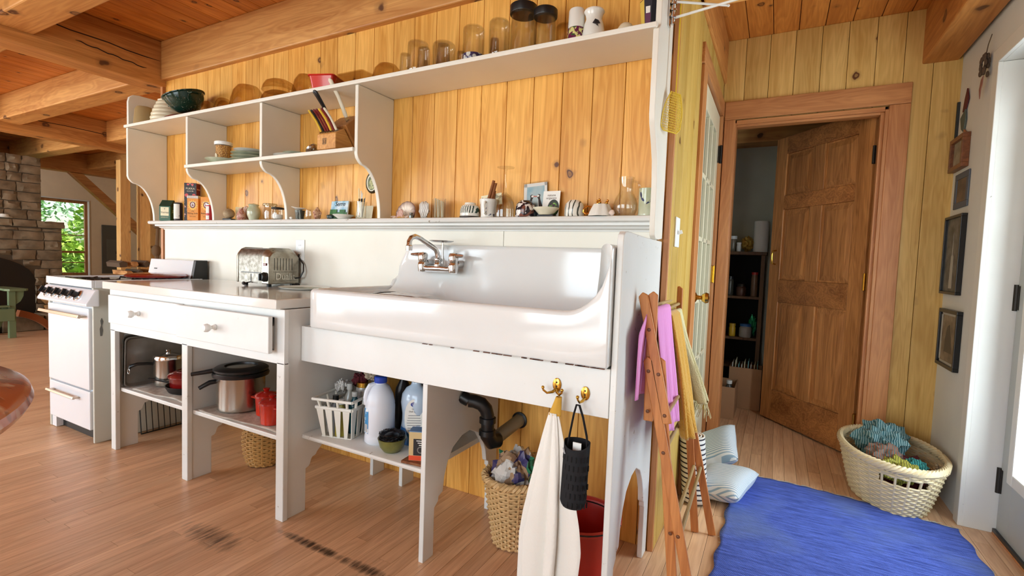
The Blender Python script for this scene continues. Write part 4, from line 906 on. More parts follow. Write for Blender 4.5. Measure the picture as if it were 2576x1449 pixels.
# shells, stones, jars
def lump(name,label,cat,c,r,m,amp=.12,fq=3,n=22,rot=0,group=None,seed=0):
    rr = random.Random(seed); ph = [rr.uniform(0,6) for _ in range(6)]
    b = B().lathe([(max(1e-6,math.sin(PI*k/12)),-math.cos(PI*k/12)) for k in range(13)],n=n)
    o = []
    for v in b.v:
        f = 1+amp*(math.sin(fq*v[0]+ph[0])*math.cos(fq*v[1]+ph[1])+.6*math.sin(fq*1.7*v[2]+ph[2]))
        o.append((v[0]*r[0]*f,v[1]*r[1]*f,v[2]*r[2]*f))
    b.v = o; zb = min(v[2] for v in o); b.rz(R_(rot)).mv(c[0],c[1],c[2]-zb)
    return obj(name,b,m,None,smooth=60,label=label,cat=cat,group=group)
lump('beach_stone','round grey brown beach stone at the left of its bay','stone',(-.475,-.062,SL+.012),(.030,.032,.032),mat('banded_stone',(186,164,130),.7,col2=(150,126,96),vs_=30,stretch=(.2,1,1)),.04,2,seed=3)
obj('keepsake_tin', rb(-.50,-.44,-.085,-.045,SL,SL+.0115,20), BLACK, None, smooth=0, bev=.003, label='flat black tin under the round beach stone', cat='tin')
obj('paper_packet', rb(-.455,-.405,-.03,-.012,SL,SL+.085,15), mat('beige_card',(206,184,140),.8), None, smooth=0, bev=.001, label='beige paper packet standing behind the beach stone', cat='packet')
lump('sea_shell','pale pink shell leaning behind the small coral shell','shell',(-.335,-.04,SL),(.03,.022,.042),pattern('pink_shell',(226,200,180),(176,126,112),'wave',22,.5,.8,.45),.06,2,seed=5)
rnd('coral_bottle','small glass bottle holding a pink shell on the ledge','bottle',-.318,-.085,SL,[(.018,0),(.024,.012),(.024,.035),(.014,.052),(.012,.066),(.014,.068)],pattern('coral_fill',(214,168,150),(160,96,84),'noise',60,.45,.6,.25),.002)
gjr = thing('ginger_jar','pale green glazed ginger jar with lid on the ledge','jar',(-.225,-.068,SL))
obj('body', B().lathe(vessel([(.022,0),(.026,.004),(.036,.03),(.0375,.05),(.033,.068),(.026,.076),(.026,.084)],.003),(-.225,-.068,SL),30), CERG, gjr, smooth=45)
obj('lid', B().lathe([(.0001,.084),(.028,.084),(.03,.088),(.026,.092),(.012,.094),(.0001,.098)],(-.225,-.068,SL),28), CERG, gjr, smooth=40)
rj = jar('ribbed_jar','clear ribbed glass jar with glass lid on the ledge',-.095,-.055,SL,.033,.098,lid=glass('lid_glass',(226,226,214),(150,146,128)),lidh=.014,neck=.95,cat='jar',group='small jars on the ledge')
jar('salt_jar','short glass jar of white salt with a dark lid',.005,-.078,SL,.029,.072,lid=IRON,lidh=.01,neck=.93,fill=mat('salt',(240,238,234),.8),fillh=.45,group='small jars on the ledge')
MARB = pattern('marbled_glaze',(58,64,60),(150,156,148),'wave',26,.55,.75,.2)
rnd('marbled_cup','little dark marbled cup under a tilted saucer','cup',.178,-.068,SL,[(.018,0),(.022,.004),(.026,.045),(.027,.05)],MARB,.003)
obj('saucer', B().lathe(vessel([(.016,0),(.02,.003),(.038,.010),(.040,.013)],.002),n=28).tr(Matrix.Translation((.170,-.071,SL+.0535)) @ Matrix.Rotation(R_(9),4,'Y')), CER, None, label='white saucer tilted on the marbled cup', cat='saucer')
lump('pebble','small white pebble before the marbled cup','pebble',(.138,-.092,SL),(.012,.008,.007),CER,.08,3,seed=8)
rnd('shot_glass','tiny faceted glass beside the marbled cup','glass',.248,-.07,SL,[(.013,0),(.016,.006),(.017,.03),(.014,.048),(.015,.052)],GLASS,.002,n=10)
# whelk
wh = B().grid(lambda u,v: ((lambda a,t: (-.045*t+.05*(1-t)*.0+(.028*(math.sin(t*PI)**.8)+.002)*math.cos(a)*.3*0 -.0 + (t-.5)*.085, (.030*math.sin(min(1,t*1.15)*PI)**.7+.002+.004*math.sin(a*5))*math.cos(a), (.028*math.sin(min(1,t*1.15)*PI)**.7+.002+.004*math.sin(a*5))*math.sin(a)))(u*2*PI, v)), 24, 14, True)
obj('conch_shell', wh.rz(R_(20)).mv(.348,-.066,SL+.030), pattern('conch',(232,190,160),(150,86,66),'noise',55,.5,.62,.4), None, smooth=60, label='knobbly pink conch shell left of the landscape tile', cat='shell')
lump('glass_frog','dark green glass lump beside the white dish','ornament',(.425,-.075,SL),(.022,.016,.013),mat('bottle_green',(20,48,44),.15),.15,4,seed=11)
tl = thing('picture_tile','small tile painted with sky and green field on the ledge','tile',(.44,-.03,SL))
obj('tile', bx(.377,.503,-.040,-.030,SL,SL+.10).rx(R_(-8),(0,-.03,SL)), mat('tile_blue',(116,178,208),.35,col2=(222,234,240),vs_=22), tl, smooth=0, bev=.002)
obj('painted_field', B().add(quad((.44,-.0402,SL+.022),XA,(0,.139,.99),.124,.036,.0004)).add(quad((.405,-.038,SL+.045),XA,(0,.139,.99),.05,.02,.0006)).add(quad((.47,-.038,SL+.045),XA,(0,.139,.99),.04,.016,.0006)), mat('field_green',(64,128,66),.5,col2=(34,82,50),vs_=60), tl, smooth=0)
text('Serre',.034,(.445,-.0275,SL+.083),XA,(0,.139,.99),INK,tl,ex=.0026,shear=.2)
rnd('small_dish','shallow white dish in front of the landscape tile','dish',.523,-.078,SL,[(.025,0),(.03,.003),(.052,.018),(.054,.021)],CER,.003)
fc = thing('greeting_card','folded card printed with red flowers behind the brushes','card',(.62,-.03,SL))
obj('card', bx(.562,.675,-.034,-.0325,SL,SL+.072).rx(R_(-9),(0,-.033,SL)), mat('card_cream',(234,226,200),.7), fc, smooth=0)
obj('flower_print', B().add(disc((.598,-.0275,SL+.048),XA,(0,.156,.988),.008,.008,10,.0018)).add(disc((.59,-.0293,SL+.03),XA,(0,.156,.988),.004,.006,8,.0018)), mat('poppy_red',(190,40,36),.6), fc, smooth=0, kind='stuff')
obj('stem_print', B().add(quad((.597,-.03,SL+.026),XA,(0,.156,.988),.002,.04,.0016)).add(quad((.585,-.031,SL+.016),(1,0,.5),(-.5,.1,.9),.02,.006,.0016)), mat('leaf_print',(96,110,60),.6), fc, smooth=0, kind='stuff')
bg_ = rnd('brush_glass','clear glass holding paint brushes on the ledge','glass',.650,-.078,SL,[(.022,0),(.023,.004),(.024,.05),(.027,.085)],GLASS,.002)
for k,(dx,dy,top,mm,lab) in enumerate(((-.016,.0,.152,CREAMP,'cream handled paint brush leaning left in the glass'),(-.008,.004,.140,WHITEP,'white paint brush second from the left in the glass'),(.004,-.002,.128,WHITEP,'short white paint brush in the middle of the glass'),(.013,.003,.105,mat('grey_stick',(160,160,150),.5),'grey handled paint brush at the right of the glass'))):
    o = thing('paint_brush',lab,'brush',(.650+dx*.3,-.078,SL),'paint brushes in the glass')
    obj('handle', B().tube([(.650+dx*.3,-.078,SL+.006),(.650+dx*1.0,-.078+dy,SL+.08),(.650+dx*1.35,-.078+dy*1.4,SL+top)],[.0025,.003,.0022],7), mm, o)
    obj('ferrule', B().tube([(.650+dx*1.0,-.078+dy,SL+.083),(.650+dx*1.12,-.078+dy*1.15,SL+.1)],.0034,7), IRON, o)
ov = thing('oval_plaque','oval portrait plaque with dark scalloped edge on the wall','plaque',(.645,-.012,1.42))
obj('rim', B().lathe([(.0001,0),(.040,0),(.043,-.004),(.040,-.008),(.037,-.006),(.0001,-.006)],(.645,-.001,1.472),32,'y').tr(Matrix.Translation((.645,0,1.472)) @ Matrix.Diagonal((1,1,1.28,1)) @ Matrix.Translation((-.645,0,-1.472))), mat('bronze',(66,58,40),.4,.6), ov)
obj('backing', disc((.645,-.0072,1.472),XA,ZA,.034,.044,28), mat('cream_mat',(226,222,204),.6), ov, smooth=0)
obj('portrait_print', disc((.645,-.0078,1.470),XA,ZA,.027,.037,28), mat('green_photo',(128,132,86),.5,col2=(84,90,62),vs_=40), ov, smooth=0)
obj('face_print', disc((.645,-.0082,1.472),XA,ZA,.013,.018,20).add(quad((.645,-.0082,1.447),XA,ZA,.03,.014)), mat('pale_photo',(196,194,140),.5,col2=(150,148,98),vs_=90), ov, smooth=0)
# scallops
def scallop(x,y,z,r,tilt,m,lab,rot=0):
    def fn(u,v):
        a = -PI*.62+u*PI*1.24; rr_ = r*v*(1-.06*abs(u-.5)*2)
        rib = .035*r*v*math.sin(u*PI*2*9)
        return (rr_*math.sin(a)*1.0, -.28*r*math.sin(v*PI*.62)-rib*.6, rr_*math.cos(a)+r*.62)
    b = B().grid(fn,108,10); b.box(-.28*r,.28*r,-.02*r,.03*r,0.0*r+.48*r,.66*r)
    zb = min(v[2] for v in b.v)
    b.mv(0,0,-zb).rx(R_(tilt)).rz(R_(rot)).mv(x,y,z)
    return obj('scallop_shell',b,m,None,smooth=50,solid=.0015,label=lab,cat='shell',group='scallop shells on the ledge')
def shellmat(name,inner,outer,cz):
    m,nt,p,N,L = new(name)
    tc = N('ShaderNodeTexCoord'); ln = N('ShaderNodeVectorMath'); ln.operation = 'DISTANCE'; ln.inputs[1].default_value = (0,0,cz); L(tc.outputs['Object'],ln.inputs[0])
    r = N('ShaderNodeValToRGB'); L(ln.outputs['Value'],r.inputs[0]); r.color_ramp.elements[0].position = .025; r.color_ramp.elements[1].position = .062; r.color_ramp.elements[0].color = lin(inner); r.color_ramp.elements[1].color = lin(outer)
    L(r.outputs[0],p.inputs['Base Color']); p.inputs['Roughness'].default_value = .35; return m
scallop(.915,-.045,SL,.062,-14,shellmat('scallop_large',(240,224,206),(104,40,42),.03),'large maroon and white scallop shell standing on the ledge')
scallop(.915,-.088,SL,.031,-12,pattern('scallop_small_pink',(222,186,168),(158,98,88),'stripe',40,.45,.7,.4),'small pink ribbed scallop before the large one',-20)
scallop(.872,-.092,SL,.014,-60,mat('shell_pale',(232,210,196),.4),'tiny pale scallop lying at the ledge front',30)
scallop(.950,-.096,SL,.016,-62,mat('shell_pale',(232,210,196),.4),'tiny pinkish shell lying beside the small scallop',-10)
obj('metal_charm', B().lathe([(.0001,0),(.010,0),(.011,.012),(.007,.016),(.009,.024),(.0001,.026)],(.975,-.085,SL),12), mat('pewter',(120,126,124),.3,.9), None, label='little pewter charm right of the scallops', cat='ornament')
# crumpled foil shell and vase of sticks
lump('oyster_shell','ruffled white oyster shell beside the glass of sticks','shell',(1.032,-.06,SL),(.036,.018,.038),pattern('oyster',(226,222,214),(160,150,142),'wave',30,.5,.75,.4),.16,5,26,-15,seed=21)
rnd('square_glass','clear square glass holding clear straws','glass',1.118,-.062,SL,[(.036,0),(.038,.004),(.040,.088)],GLASS,.0025,n=4)
for k in range(5):
    xk = 1.098+.011*k; obj('glass_straw', B().tube([(xk,-.062+.006*(k % 2),SL+.004),(xk-.004,-.058,SL+.092-.004*k)],.0038,8), mat('frosted_straw',(232,214,176),.2,trans=.3), None, label='%s pale straw in the square glass' % ['leftmost','second','middle','fourth','rightmost'][k], cat='straw', group='straws in the square glass')
# bowls, mugs
FERN = pattern('fern_glaze',(228,226,216),(38,66,58),'wave',34,.62,.7,.18,stretch=(1,1,1.6))
obj('trivet', B().lathe([(.0001,0),(.044,0),(.044,.006),(.0001,.006)],(1.287,-.062,SL),28), mat('dark_wood',(52,38,28),.5), None, label='thin dark wooden trivet under the fern bowl', cat='trivet')
def glazed(name,lab,x,r,h,m,foot=.55,y=-.065,z=SL,inner=None):
    t = thing(name,lab,'bowl',(x,y,z))
    obj('body', B().lathe(vessel([(r*.93,0),(r,.006),(r*.99,h*.5),(r*.9,h*.78),(r*.66,h*.93),(r*.6,h*.95),(r*foot,h)],.003),(x,y,z),32), m, t, smooth=45)
    return t
fb = thing('fern_bowl','small white bowl painted with green ferns upside down on a trivet','bowl',(1.290,-.065,SL+.0065))
obj('body', B().lathe([(.0001,.0),(.043,0),(.044,.006),(.043,.030),(.036,.045),(.025,.052),(.024,.059),(.021,.060),(.0001,.060)],(1.290,-.063,SL+.0065),32), CER, fb, smooth=45)
obj('painted_band', B().ring([(.0435,.012),(.0446,.012),(.0440,.028),(.0378,.044),(.037,.043),(.043,.027)],(1.290,-.063,SL+.0065),32), FERN, fb, smooth=45)
mg = thing('coffee_mug','white fluted mug with cinnamon and a written card','mug',(1.385,-.062,SL))
BLUEM = pattern('blue_motif',(232,230,224),(40,46,84),'noise',48,.64,.67,.18)
obj('body', B().lathe(vessel([(.032,0),(.034,.003),(.033,.01),(.037,.06),(.0405,.078)],.003),(1.385,-.062,SL),32), BLUEM, mg, smooth=40)
obj('handle', B().tube([(1.392,-.097,SL+.064),(1.394,-.110,SL+.062),(1.395,-.114,SL+.048),(1.394,-.110,SL+.018),(1.391,-.094,SL+.012)],.0055,8), CER, mg)
cw = thing('note_card','small cream card with handwriting propped in the mug','card',(1.388,-.04,SL+.06))
obj('card', bx(1.333,1.437,-.0395,-.0385,SL+.055,SL+.104).ry(R_(-7),(1.385,-.04,SL+.08)), CREAMP, cw, smooth=0)
text('Bree   anny Stop.',.015,(1.385,-.0398,SL+.090),(1,0,.122),(-.122,0,1),INK,cw,shear=.3,ex=.0006)
CIN = mat('cinnamon',(142,84,40),.7,bump=.3,bs=80)
for k,(dx,dz,lean,lab) in enumerate(((0,.160,.030,'long cinnamon stick leaning right in the mug'),(.012,.150,.026,'second cinnamon stick behind the long one'),(.022,.118,.012,'short cinnamon stick at the back of the mug'))):
    obj('cinnamon_stick', B().tube([(1.366+dx,-.064+.008*k,SL+.02),(1.366+dx+lean*1.3,-.058+.006*k,SL+dz)],.0065,9), CIN, None, label=lab, cat='stick', group='cinnamon sticks in the mug')
wg = thing('wine_glass','tall clear wine glass standing upside down on the ledge','wine glass',(1.468,-.068,SL))
pr = [(.044,0),(.0455,.03),(.040,.065),(.024,.090),(.010,.101),(.005,.108),(.0042,.15),(.0045,.196),(.010,.203),(.036,.209),(.037,.2105)]
obj('bowl_and_stem', B().lathe(pr+[(.0001,.2115)]+[],(1.468,-.068,SL),36), GLASS, wg, smooth=50)
obj('inner_bowl', B().lathe([(.042,0.0005),(.0435,.03),(.038,.063),(.022,.086),(.0001,.096)],(1.468,-.068,SL),36), GLASS, wg, smooth=50)
BLK = pattern('black_bloom_glaze',(226,220,214),(30,22,32),'noise',42,.44,.47,.15,ink2=(120,70,56))
glazed('ink_bowl','white rounded bowl painted with dense black flowers',1.566,.042,.068,BLK)
pp = thing('puffin_card','puffin print in a clear sleeve leaning on the wall','print',(1.592,-.02,SL))
Mp = Matrix.Translation((1.592,-.024,SL)) @ Matrix.Rotation(R_(-4),4,'Y') @ Matrix.Rotation(R_(-6),4,'X')
def loc(b): return b.tr(Mp)
obj('card', loc(bx(-.054,.054,-.0015,.0005,.0,.150)), mat('sea_blue',(150,190,204),.4,col2=(196,212,212),vs_=18), pp, smooth=0)
obj('white_border', loc(B().add(quad((-.047,-.0018,.075),XA,ZA,.014,.15,0)).add(quad((0,-.0018,.143),XA,ZA,.108,.014,0)).add(quad((.048,-.0018,.075),XA,ZA,.012,.15,0))), WHITEP, pp, smooth=0)
pf = B()
for s in (-1,1):
    poly = [(-.008,.098),(-.016,.102),(-.024,.098),(-.022,.088),(-.026,.07),(-.036,.045),(-.038,.02),(-.02,.02),(-.017,.05),(-.014,.08),(-.008,.09)]
    q = B(); q.v = [(s*u,-.0021,v) for u,v in poly]; q.f = [tuple(range(len(poly)))]; pf.add(q)
obj('puffin_print', loc(pf), INK, pp, smooth=0); 
obj('puffin_faces', loc(B().add(disc((-.013,-.0023,.094),XA,ZA,.006,.005,12,0)).add(disc((.013,-.0023,.094),XA,ZA,.006,.005,12,0)).add(quad((.019,-.0020,.055),XA,ZA,.012,.05,0))), WHITEP, pp, smooth=0, kind='stuff')
obj('puffin_bills', loc(B().add(quad((-.004,-.0024,.093),XA,ZA,.008,.006,0)).add(quad((.004,-.0024,.092),XA,ZA,.008,.005,0))), mat('bill_pink',(206,130,116),.5), pp, smooth=0)
obj('water_print', loc(disc((0,-.0026,.030),XA,ZA,.017,.022,18,0)), mat('slate_blue',(84,120,152),.5), pp, smooth=0)
obj('clear_sleeve', loc(bx(-.058,.058,-.0035,.002,-.0,.156)), glass('sleeve',(250,250,250),(225,228,228)), pp, smooth=0)
sp_ = thing('seed_packet','white seed packet with a bowl of salad leaves on the ledge','packet',(1.665,-.035,SL))
Ms = Matrix.Translation((1.665,-.036,SL)) @ Matrix.Rotation(R_(-8),4,'X')
obj('packet', bx(-.038,.038,-.002,.001,.0,.112).tr(Ms), WHITEP, sp_, smooth=0)
obj('plate_print', disc((.012,-.0024,.040),XA,ZA,.038*.68,.036,26,0).tr(Ms), mat('dark_plate',(46,56,48),.5), sp_, smooth=0)
obj('salad_print', disc((.012,-.0027,.036),XA,ZA,.021,.027,22,0).tr(Ms), pattern('salad',(86,140,56),(60,26,46),'noise',60,.5,.54,.5,ink2=(150,190,96)), sp_, smooth=0)
t = text('nature',.014,Ms @ Vector((0,-.0024,.094)),XA,(0,.139,.99),mat('brown_ink',(90,60,50),.6),sp_); text('organics',.014,Ms @ Vector((0,-.0024,.082)),XA,(0,.139,.99),mat('brown_ink',(90,60,50),.6),sp_)
rnd('cream_dish','shallow cream dish on the ledge before the seed packet','dish',1.663,-.072,SL+.008,[(.026,0),(.030,.003),(.044,.018),(.053,.025),(.054,.028)],mat('cream_dish_glaze',(234,226,200),.2,coat=.3),.003)
obj('dish_stand', bx(1.63,1.70,-.085,-.05,SL,SL+.0075), mat('dark_slate',(44,42,46),.6), None, smooth=0, bev=.001, label='dark slate tile under the cream dish', cat='tile')
WLEAF = pattern('leaf_glaze',(230,226,214),(64,66,56),'wave',17,.80,.87,.16)
glazed('leaf_bowl','white bowl with thin grey leaf drawing upside down',1.783,.039,.064,WLEAF)
GOLD = mat('gold_lustre',(214,150,64),.14,1)
gc = thing('gilt_cup','white scalloped cup with gold feet lying upside down','cup',(1.893,-.066,SL))
obj('body', B().grid(lambda u,v: ((lambda a,r,z: (1.893+r*(1+.05*math.cos(8*a))*math.cos(a),-.066+r*(1+.05*math.cos(8*a))*math.sin(a),SL+z))(u*2*PI,.050-.020*v**1.3,.046*v)),48,8,True).add(B().lathe([(.0001,.046),(.0296,.046)],(1.893,-.066,SL),48)), CER, gc, smooth=60)
for k in range(3):
    a = R_(30+120*k); obj('gold_foot', B().ell((1.893+.02*math.cos(a),-.066+.02*math.sin(a),SL+.052),(.006,.006,.007)).ell((1.893+.024*math.cos(a),-.066+.024*math.sin(a),SL+.061),(.005,.005,.005)), GOLD, gc)
obj('gold_handle', B().tube([(1.850,-.075,SL+.012),(1.838,-.08,SL+.008),(1.828,-.083,SL+.016),(1.830,-.083,SL+.030),(1.842,-.079,SL+.038),(1.858,-.073,SL+.034)],.004,8), GOLD, gc)
gp = thing('glass_pitcher','clear glass pitcher with round belly near the shelf end','pitcher',(1.985,-.062,SL))
obj('body', B().lathe(vessel([(.030,0),(.036,.004),(.044,.025),(.045,.045),(.038,.068),(.027,.088),(.025,.11),(.029,.145)],.0025),(1.985,-.058,SL),36), GLASS, gp, smooth=50)
obj('handle', B().tube([(2.012,-.06,SL+.13),(2.03,-.06,SL+.125),(2.038,-.06,SL+.1),(2.034,-.06,SL+.075),(2.024,-.06,SL+.06)],.004,8), GLASS, gp)
lump('pink_shell','small pinkish shell between the gilt cup and the pitcher','shell',(1.942,-.088,SL),(.012,.009,.011),mat('shell_pale',(232,210,196),.4),.1,3,seed=31)
m3 = thing('tall_mug','tall white mug with blue tulip drawing at the ledge end','mug',(2.066,-.062,SL))
obj('body', B().lathe(vessel([(.029,0),(.030,.004),(.0285,.009),(.0285,.098),(.029,.1)],.003),(2.064,-.062,SL),32), CERG, m3, smooth=40)
BLUE = mat('cobalt',(40,48,88),.3)
def petal(u,v,w,h,t): 
    return on_cyl(2.064,-.062,SL,.0287,[(u+w*math.cos(a)*math.cos(t)-h*math.sin(a)*math.sin(t),v+w*math.cos(a)*math.sin(t)+h*math.sin(a)*math.cos(t)) for a in [k*PI/6 for k in range(12)]],R_(-78))
obj('tulip_print', petal(-.022,.075,.004,.011,.2).add(petal(-.014,.058,.004,.009,.7)).add(petal(.010,.05,.003,.014,-.9)).add(petal(.020,.066,.004,.010,-.2)), BLUE, m3, smooth=0, kind='stuff')
# ------------------------------------------------------------------ worktop
TST = mat('aged_aluminium',(176,172,160),.36,1,col2=(146,140,126),vs_=26); TSE = mat('toaster_steel',(150,146,138),.42,1,col2=(112,106,96),vs_=55)
ts = thing('toaster','old polished metal toaster with black knob on the worktop','toaster',(-.01,-.12,.91))
tx0,tx1,ty0,ty1,tz0,tz1 = -.150,.130,-.222,-.028,.925,1.125
def end_poly(i=0): return [(ty0+i,tz0),(ty0+i,tz1-.055),(ty0+.006+i,tz1-.035),(ty0+.022,tz1-.015),(ty0+.045,tz1-.005-i),(ty1-.045,tz1-.005-i),(ty1-.022,tz1-.015),(ty1-.006-i,tz1-.035),(ty1-i,tz1-.055),(ty1-i,tz0)]
obj('steel_body', B().prism(end_poly(.004),'x',tx0+.02,tx1-.055), TSE, ts, smooth=30)
def cap(xa,xb,s):
    L_ = [[(xa,)+p for p in end_poly()],[(xa+(xb-xa)*.45,)+p for p in end_poly()],[(xb,)+(ty0+(ty1-ty0)*(.5+(p[0]-(ty0+ty1)/2)/(ty1-ty0)*.96),tz0+(p[1]-tz0)*(.90 if p[1] > tz1-.04 else 1)) for p in end_poly()]]
    b = B(); n = len(L_[0])
    for l in L_: b.v += l
    for k in range(2):
        for i in range(n): b.f.append((k*n+i,k*n+(i+1) % n,(k+1)*n+(i+1) % n,(k+1)*n+i))
    b.f += [tuple(range(n)),tuple(range(2*n,3*n))]; return b
obj('end_casting', cap(tx1-.055,tx1,1), TST, ts, smooth=25, bev=.004); obj('end_casting', cap(tx0+.02,tx0,-1), TST, ts, smooth=25, bev=.004)
for k in range(7):
    yk = ty0+.035+.018*k; obj('cooling_slot', B().add(bx(tx1-.003,tx1+.0006,yk,yk+.0032,tz0+.075,tz1-.062)).add(B().prism([(tx1+.0006,tz1-.062),(tx1-.012,tz1-.019),(tx1-.015,tz1-.019),(tx1-.003,tz1-.062)],'y',yk,yk+.0032)), BLACK, ts, smooth=0)
text('Dualit',.050,(tx1,(ty0+ty1)/2+.005,tz0+.040),YA,ZA,mat('raised_letter',(222,218,206),.3,.7),ts,ex=.0022); 
fr = B()
for a in ((ty0+.03,ty1-.02,tz0+.016,tz0+.019),(ty0+.03,ty1-.02,tz0+.064,tz0+.067)): fr.box(tx1-.001,tx1+.0018,*a)
obj('name_frame', fr, TSE, ts, smooth=0)
obj('timer_knob', B().lathe([(.024,0),(.026,-.006),(.022,-.012),(.020,-.026),(.0001,-.028)],(tx1-.028,ty0,tz0+.038),24,'y').add(bx(tx1-.032,tx1-.024,ty0-.036,ty0-.02,tz0+.020,tz0+.056)), BLACK, ts)
obj('switch', bx(tx1-.040,tx1-.014,ty0-.003,ty0+.001,tz0+.098,tz0+.112), mat('red_switch',(120,24,22),.3), ts, smooth=0, bev=.001); text('E  S',.009,(tx1-.027,ty0-.003,tz0+.105),XA,ZA,WHITEP,ts)
obj('seam_band', bx(tx0+.045,tx1-.07,ty0+.0025,ty0+.0045,tz0+.055,tz0+.060), BLACK, ts, smooth=0)
obj('lever_slot', bx(-.023,-.019,ty0+.0025,ty0+.0045,tz0+.01,tz0+.05), BLACK, ts, smooth=0)
obj('lever', B().tube([(-.021,ty0+.004,tz0+.006),(-.023,ty0-.02,tz0+.002),(-.025,ty0-.03,tz0-.0)],.003,6).ell((-.028,ty0-.032,tz0-.001),(.012,.009,.009)), BLACK, ts)
for xq in (tx0+.05,tx1-.03,tx0+.05,tx1-.03):
    pass
for xq in (tx0+.055,tx1-.03):
    for yq in (ty0+.025,ty1-.025): obj('foot', B().lathe([(.0001,0),(.010,0),(.011,.015),(.0001,.015)],(xq,yq,.9102),12), BLACK, ts)
for k in (0,1): obj('bread_slot', bx(tx0+.06,tx1-.095,ty0+.05+.06*k,ty0+.078+.06*k,tz1-.009,tz1-.0082), BLACK, ts, smooth=0)
obj('power_cord', B().tube([(tx1-.01,ty1-.03,tz0+.03),(tx1+.03,ty1-.02,tz0+.035),(tx1+.045,ty1-.01,tz0+.07),(tx1+.03,ty1+.002,tz0+.11),(tx1-.02,ty1+.006,tz0+.15),(.113,-.018,1.09)],.004,8), BLACK, ts)
obj('loose_plug', B().tube([(tx1+.012,ty1-.045,.918),(tx1+.04,ty1-.05,.922),(tx1+.058,ty1-.05,.922)],[.006,.011,.009],8), BLACK, None, label='black plug lying on the worktop behind the toaster', cat='plug')
ol = thing('wall_outlet','white wall outlet on the backsplash behind the toaster','outlet',(.117,-.012,1.06))
obj('cover_plate', bx(.081,.153,-.0165,-.0122,1.055,1.172), WPLASTIC, ol, smooth=0, bev=.0015)
for zz in (1.088,1.138): obj('socket', disc((.117,-.0165,zz),XA,ZA,.016,.017,20), CER, ol, smooth=0); obj('socket_slots', quad((.111,-.0168,zz+.003),XA,ZA,.0025,.009).add(quad((.123,-.0168,zz+.003),XA,ZA,.0025,.009)), INK, ol, smooth=0)
pl = thing('round_trivet','pale green round trivet plate lying by the sink','trivet',(.325,-.15,.9102))
obj('plate', B().lathe(vessel([(.10,0),(.115,.003),(.125,.009),(.128,.011)],.004),(.325,-.15,.9102),40), CER, pl)
obj('painted_centre', B().lathe([(.0001,.0045),(.098,.0045),(.098,.0048),(.0001,.0048)],(.325,-.15,.9102),36), mat('sage',(150,156,132),.3,col2=(196,198,178),vs_=20), pl)
# ------------------------------------------------------------------ inside the base cabinet
ZS = .3362
CAST = mat('cast_iron',(34,32,31),.45,.4); REDE = mat('red_enamel',(190,34,20),.16,coat=.5,col2=(150,22,16),vs_=9)
REDO = mat('orange_red_enamel',(206,50,26),.16,coat=.5,col2=(170,30,18),vs_=9)
SATIN = mat('satin_steel',(186,182,172),.24,1,bump=.03,bs=30)
CLOTH = mat('checked_cloth',(226,220,208),.9,bump=.3,bs=200,col2=(200,190,176),vs_=40)
def cloth_sheet(name,label,x0,x1,y0,y1,z,m,amp=.004,cat='cloth',fr=0):
    r1,r2,r3 = random.uniform(0,6),random.uniform(0,6),random.uniform(0,6)
    def fn(u,v):
        xx,yy = x0+(x1-x0)*u,y0+(y1-y0)*v
        return (xx+.01*math.sin(v*7+r1),yy+.01*math.sin(u*6+r2),z+amp*(1.15+math.sin(u*13+r1+3*v)*math.sin(v*9+r2)+.5*math.sin(u*31+v*17+r3)*.3))
    return obj(name,B().grid(fn,36,26),m,None,smooth=60,solid=.0012,label=label,cat=cat)
cloth_sheet('shelf_cloth','crumpled checked cloth under the red casserole',-.50,.05,-.565,-.22,ZS+.0003,CLOTH,.0028)
cloth_sheet('shelf_cloth','crumpled checked cloth under the pressure cooker',.13,.73,-.578,-.20,ZS+.0003,CLOTH,.0028)
# baking sheets leaning at the left
PANG = mat('dull_tin',(150,144,136),.4,.35,col2=(126,120,112),vs_=9)
for k,(xo,w,h,lab,m) in enumerate(((-.588,.50,.285,'dark rimmed baking sheet leaning against the cabinet side',mat('dark_tin',(112,106,98),.4,.35)),(-.560,.47,.275,'dull grey cookie sheet leaning beside the rimmed one',PANG))):
    def rr(w_,h_,r,n=5):
        o = []
        for cx,cy,a0 in ((w_/2-r,h_/2-r,0),(-w_/2+r,h_/2-r,90),(-w_/2+r,-h_/2+r,180),(w_/2-r,-h_/2+r,270)):
            for q in range(n+1): a = R_(a0+90*q/n); o.append((cx+r*math.cos(a),cy+r*math.sin(a)))
        return o
    A_,B_ = rr(w,h,.025),rr(w-.03,h-.03,.02)
    b = B(); n = len(A_)
    b.v = [(0,p[0],p[1]) for p in A_]+[(.004,p[0],p[1]) for p in A_]+[(.004,p[0]*.985,p[1]*.97) for p in A_]+[(-.010,p[0],p[1]) for p in B_]
    for q in range(3):
        for i in range(n): b.f.append((q*n+i,q*n+(i+1) % n,(q+1)*n+(i+1) % n,(q+1)*n+i))
    b.f.append(tuple(3*n+i for i in range(n))[::-1])
    b.ry(R_(3)).mv(xo+.012,-.584+w/2,ZS+h/2+.001)
    obj('baking_sheet',b,m,None,smooth=30,solid=.001,label=lab,cat='baking sheet',group='baking sheets on edge')
ck = thing('cooling_rack','wire cooling rack standing on edge at the back of the shelf','rack',(-.38,-.22,ZS))
for k in range(12): obj('wire', B().tube([(-.53+.03*k,-.21,ZS+.004),(-.53+.03*k,-.20,ZS+.22)],.0016,6), STEEL, ck)
for zz in (.004,.22): obj('rail', B().tube([(-.545,-.21+zz*.045,ZS+zz),(-.185,-.21+zz*.045,ZS+zz)],.0025,6), STEEL, ck)
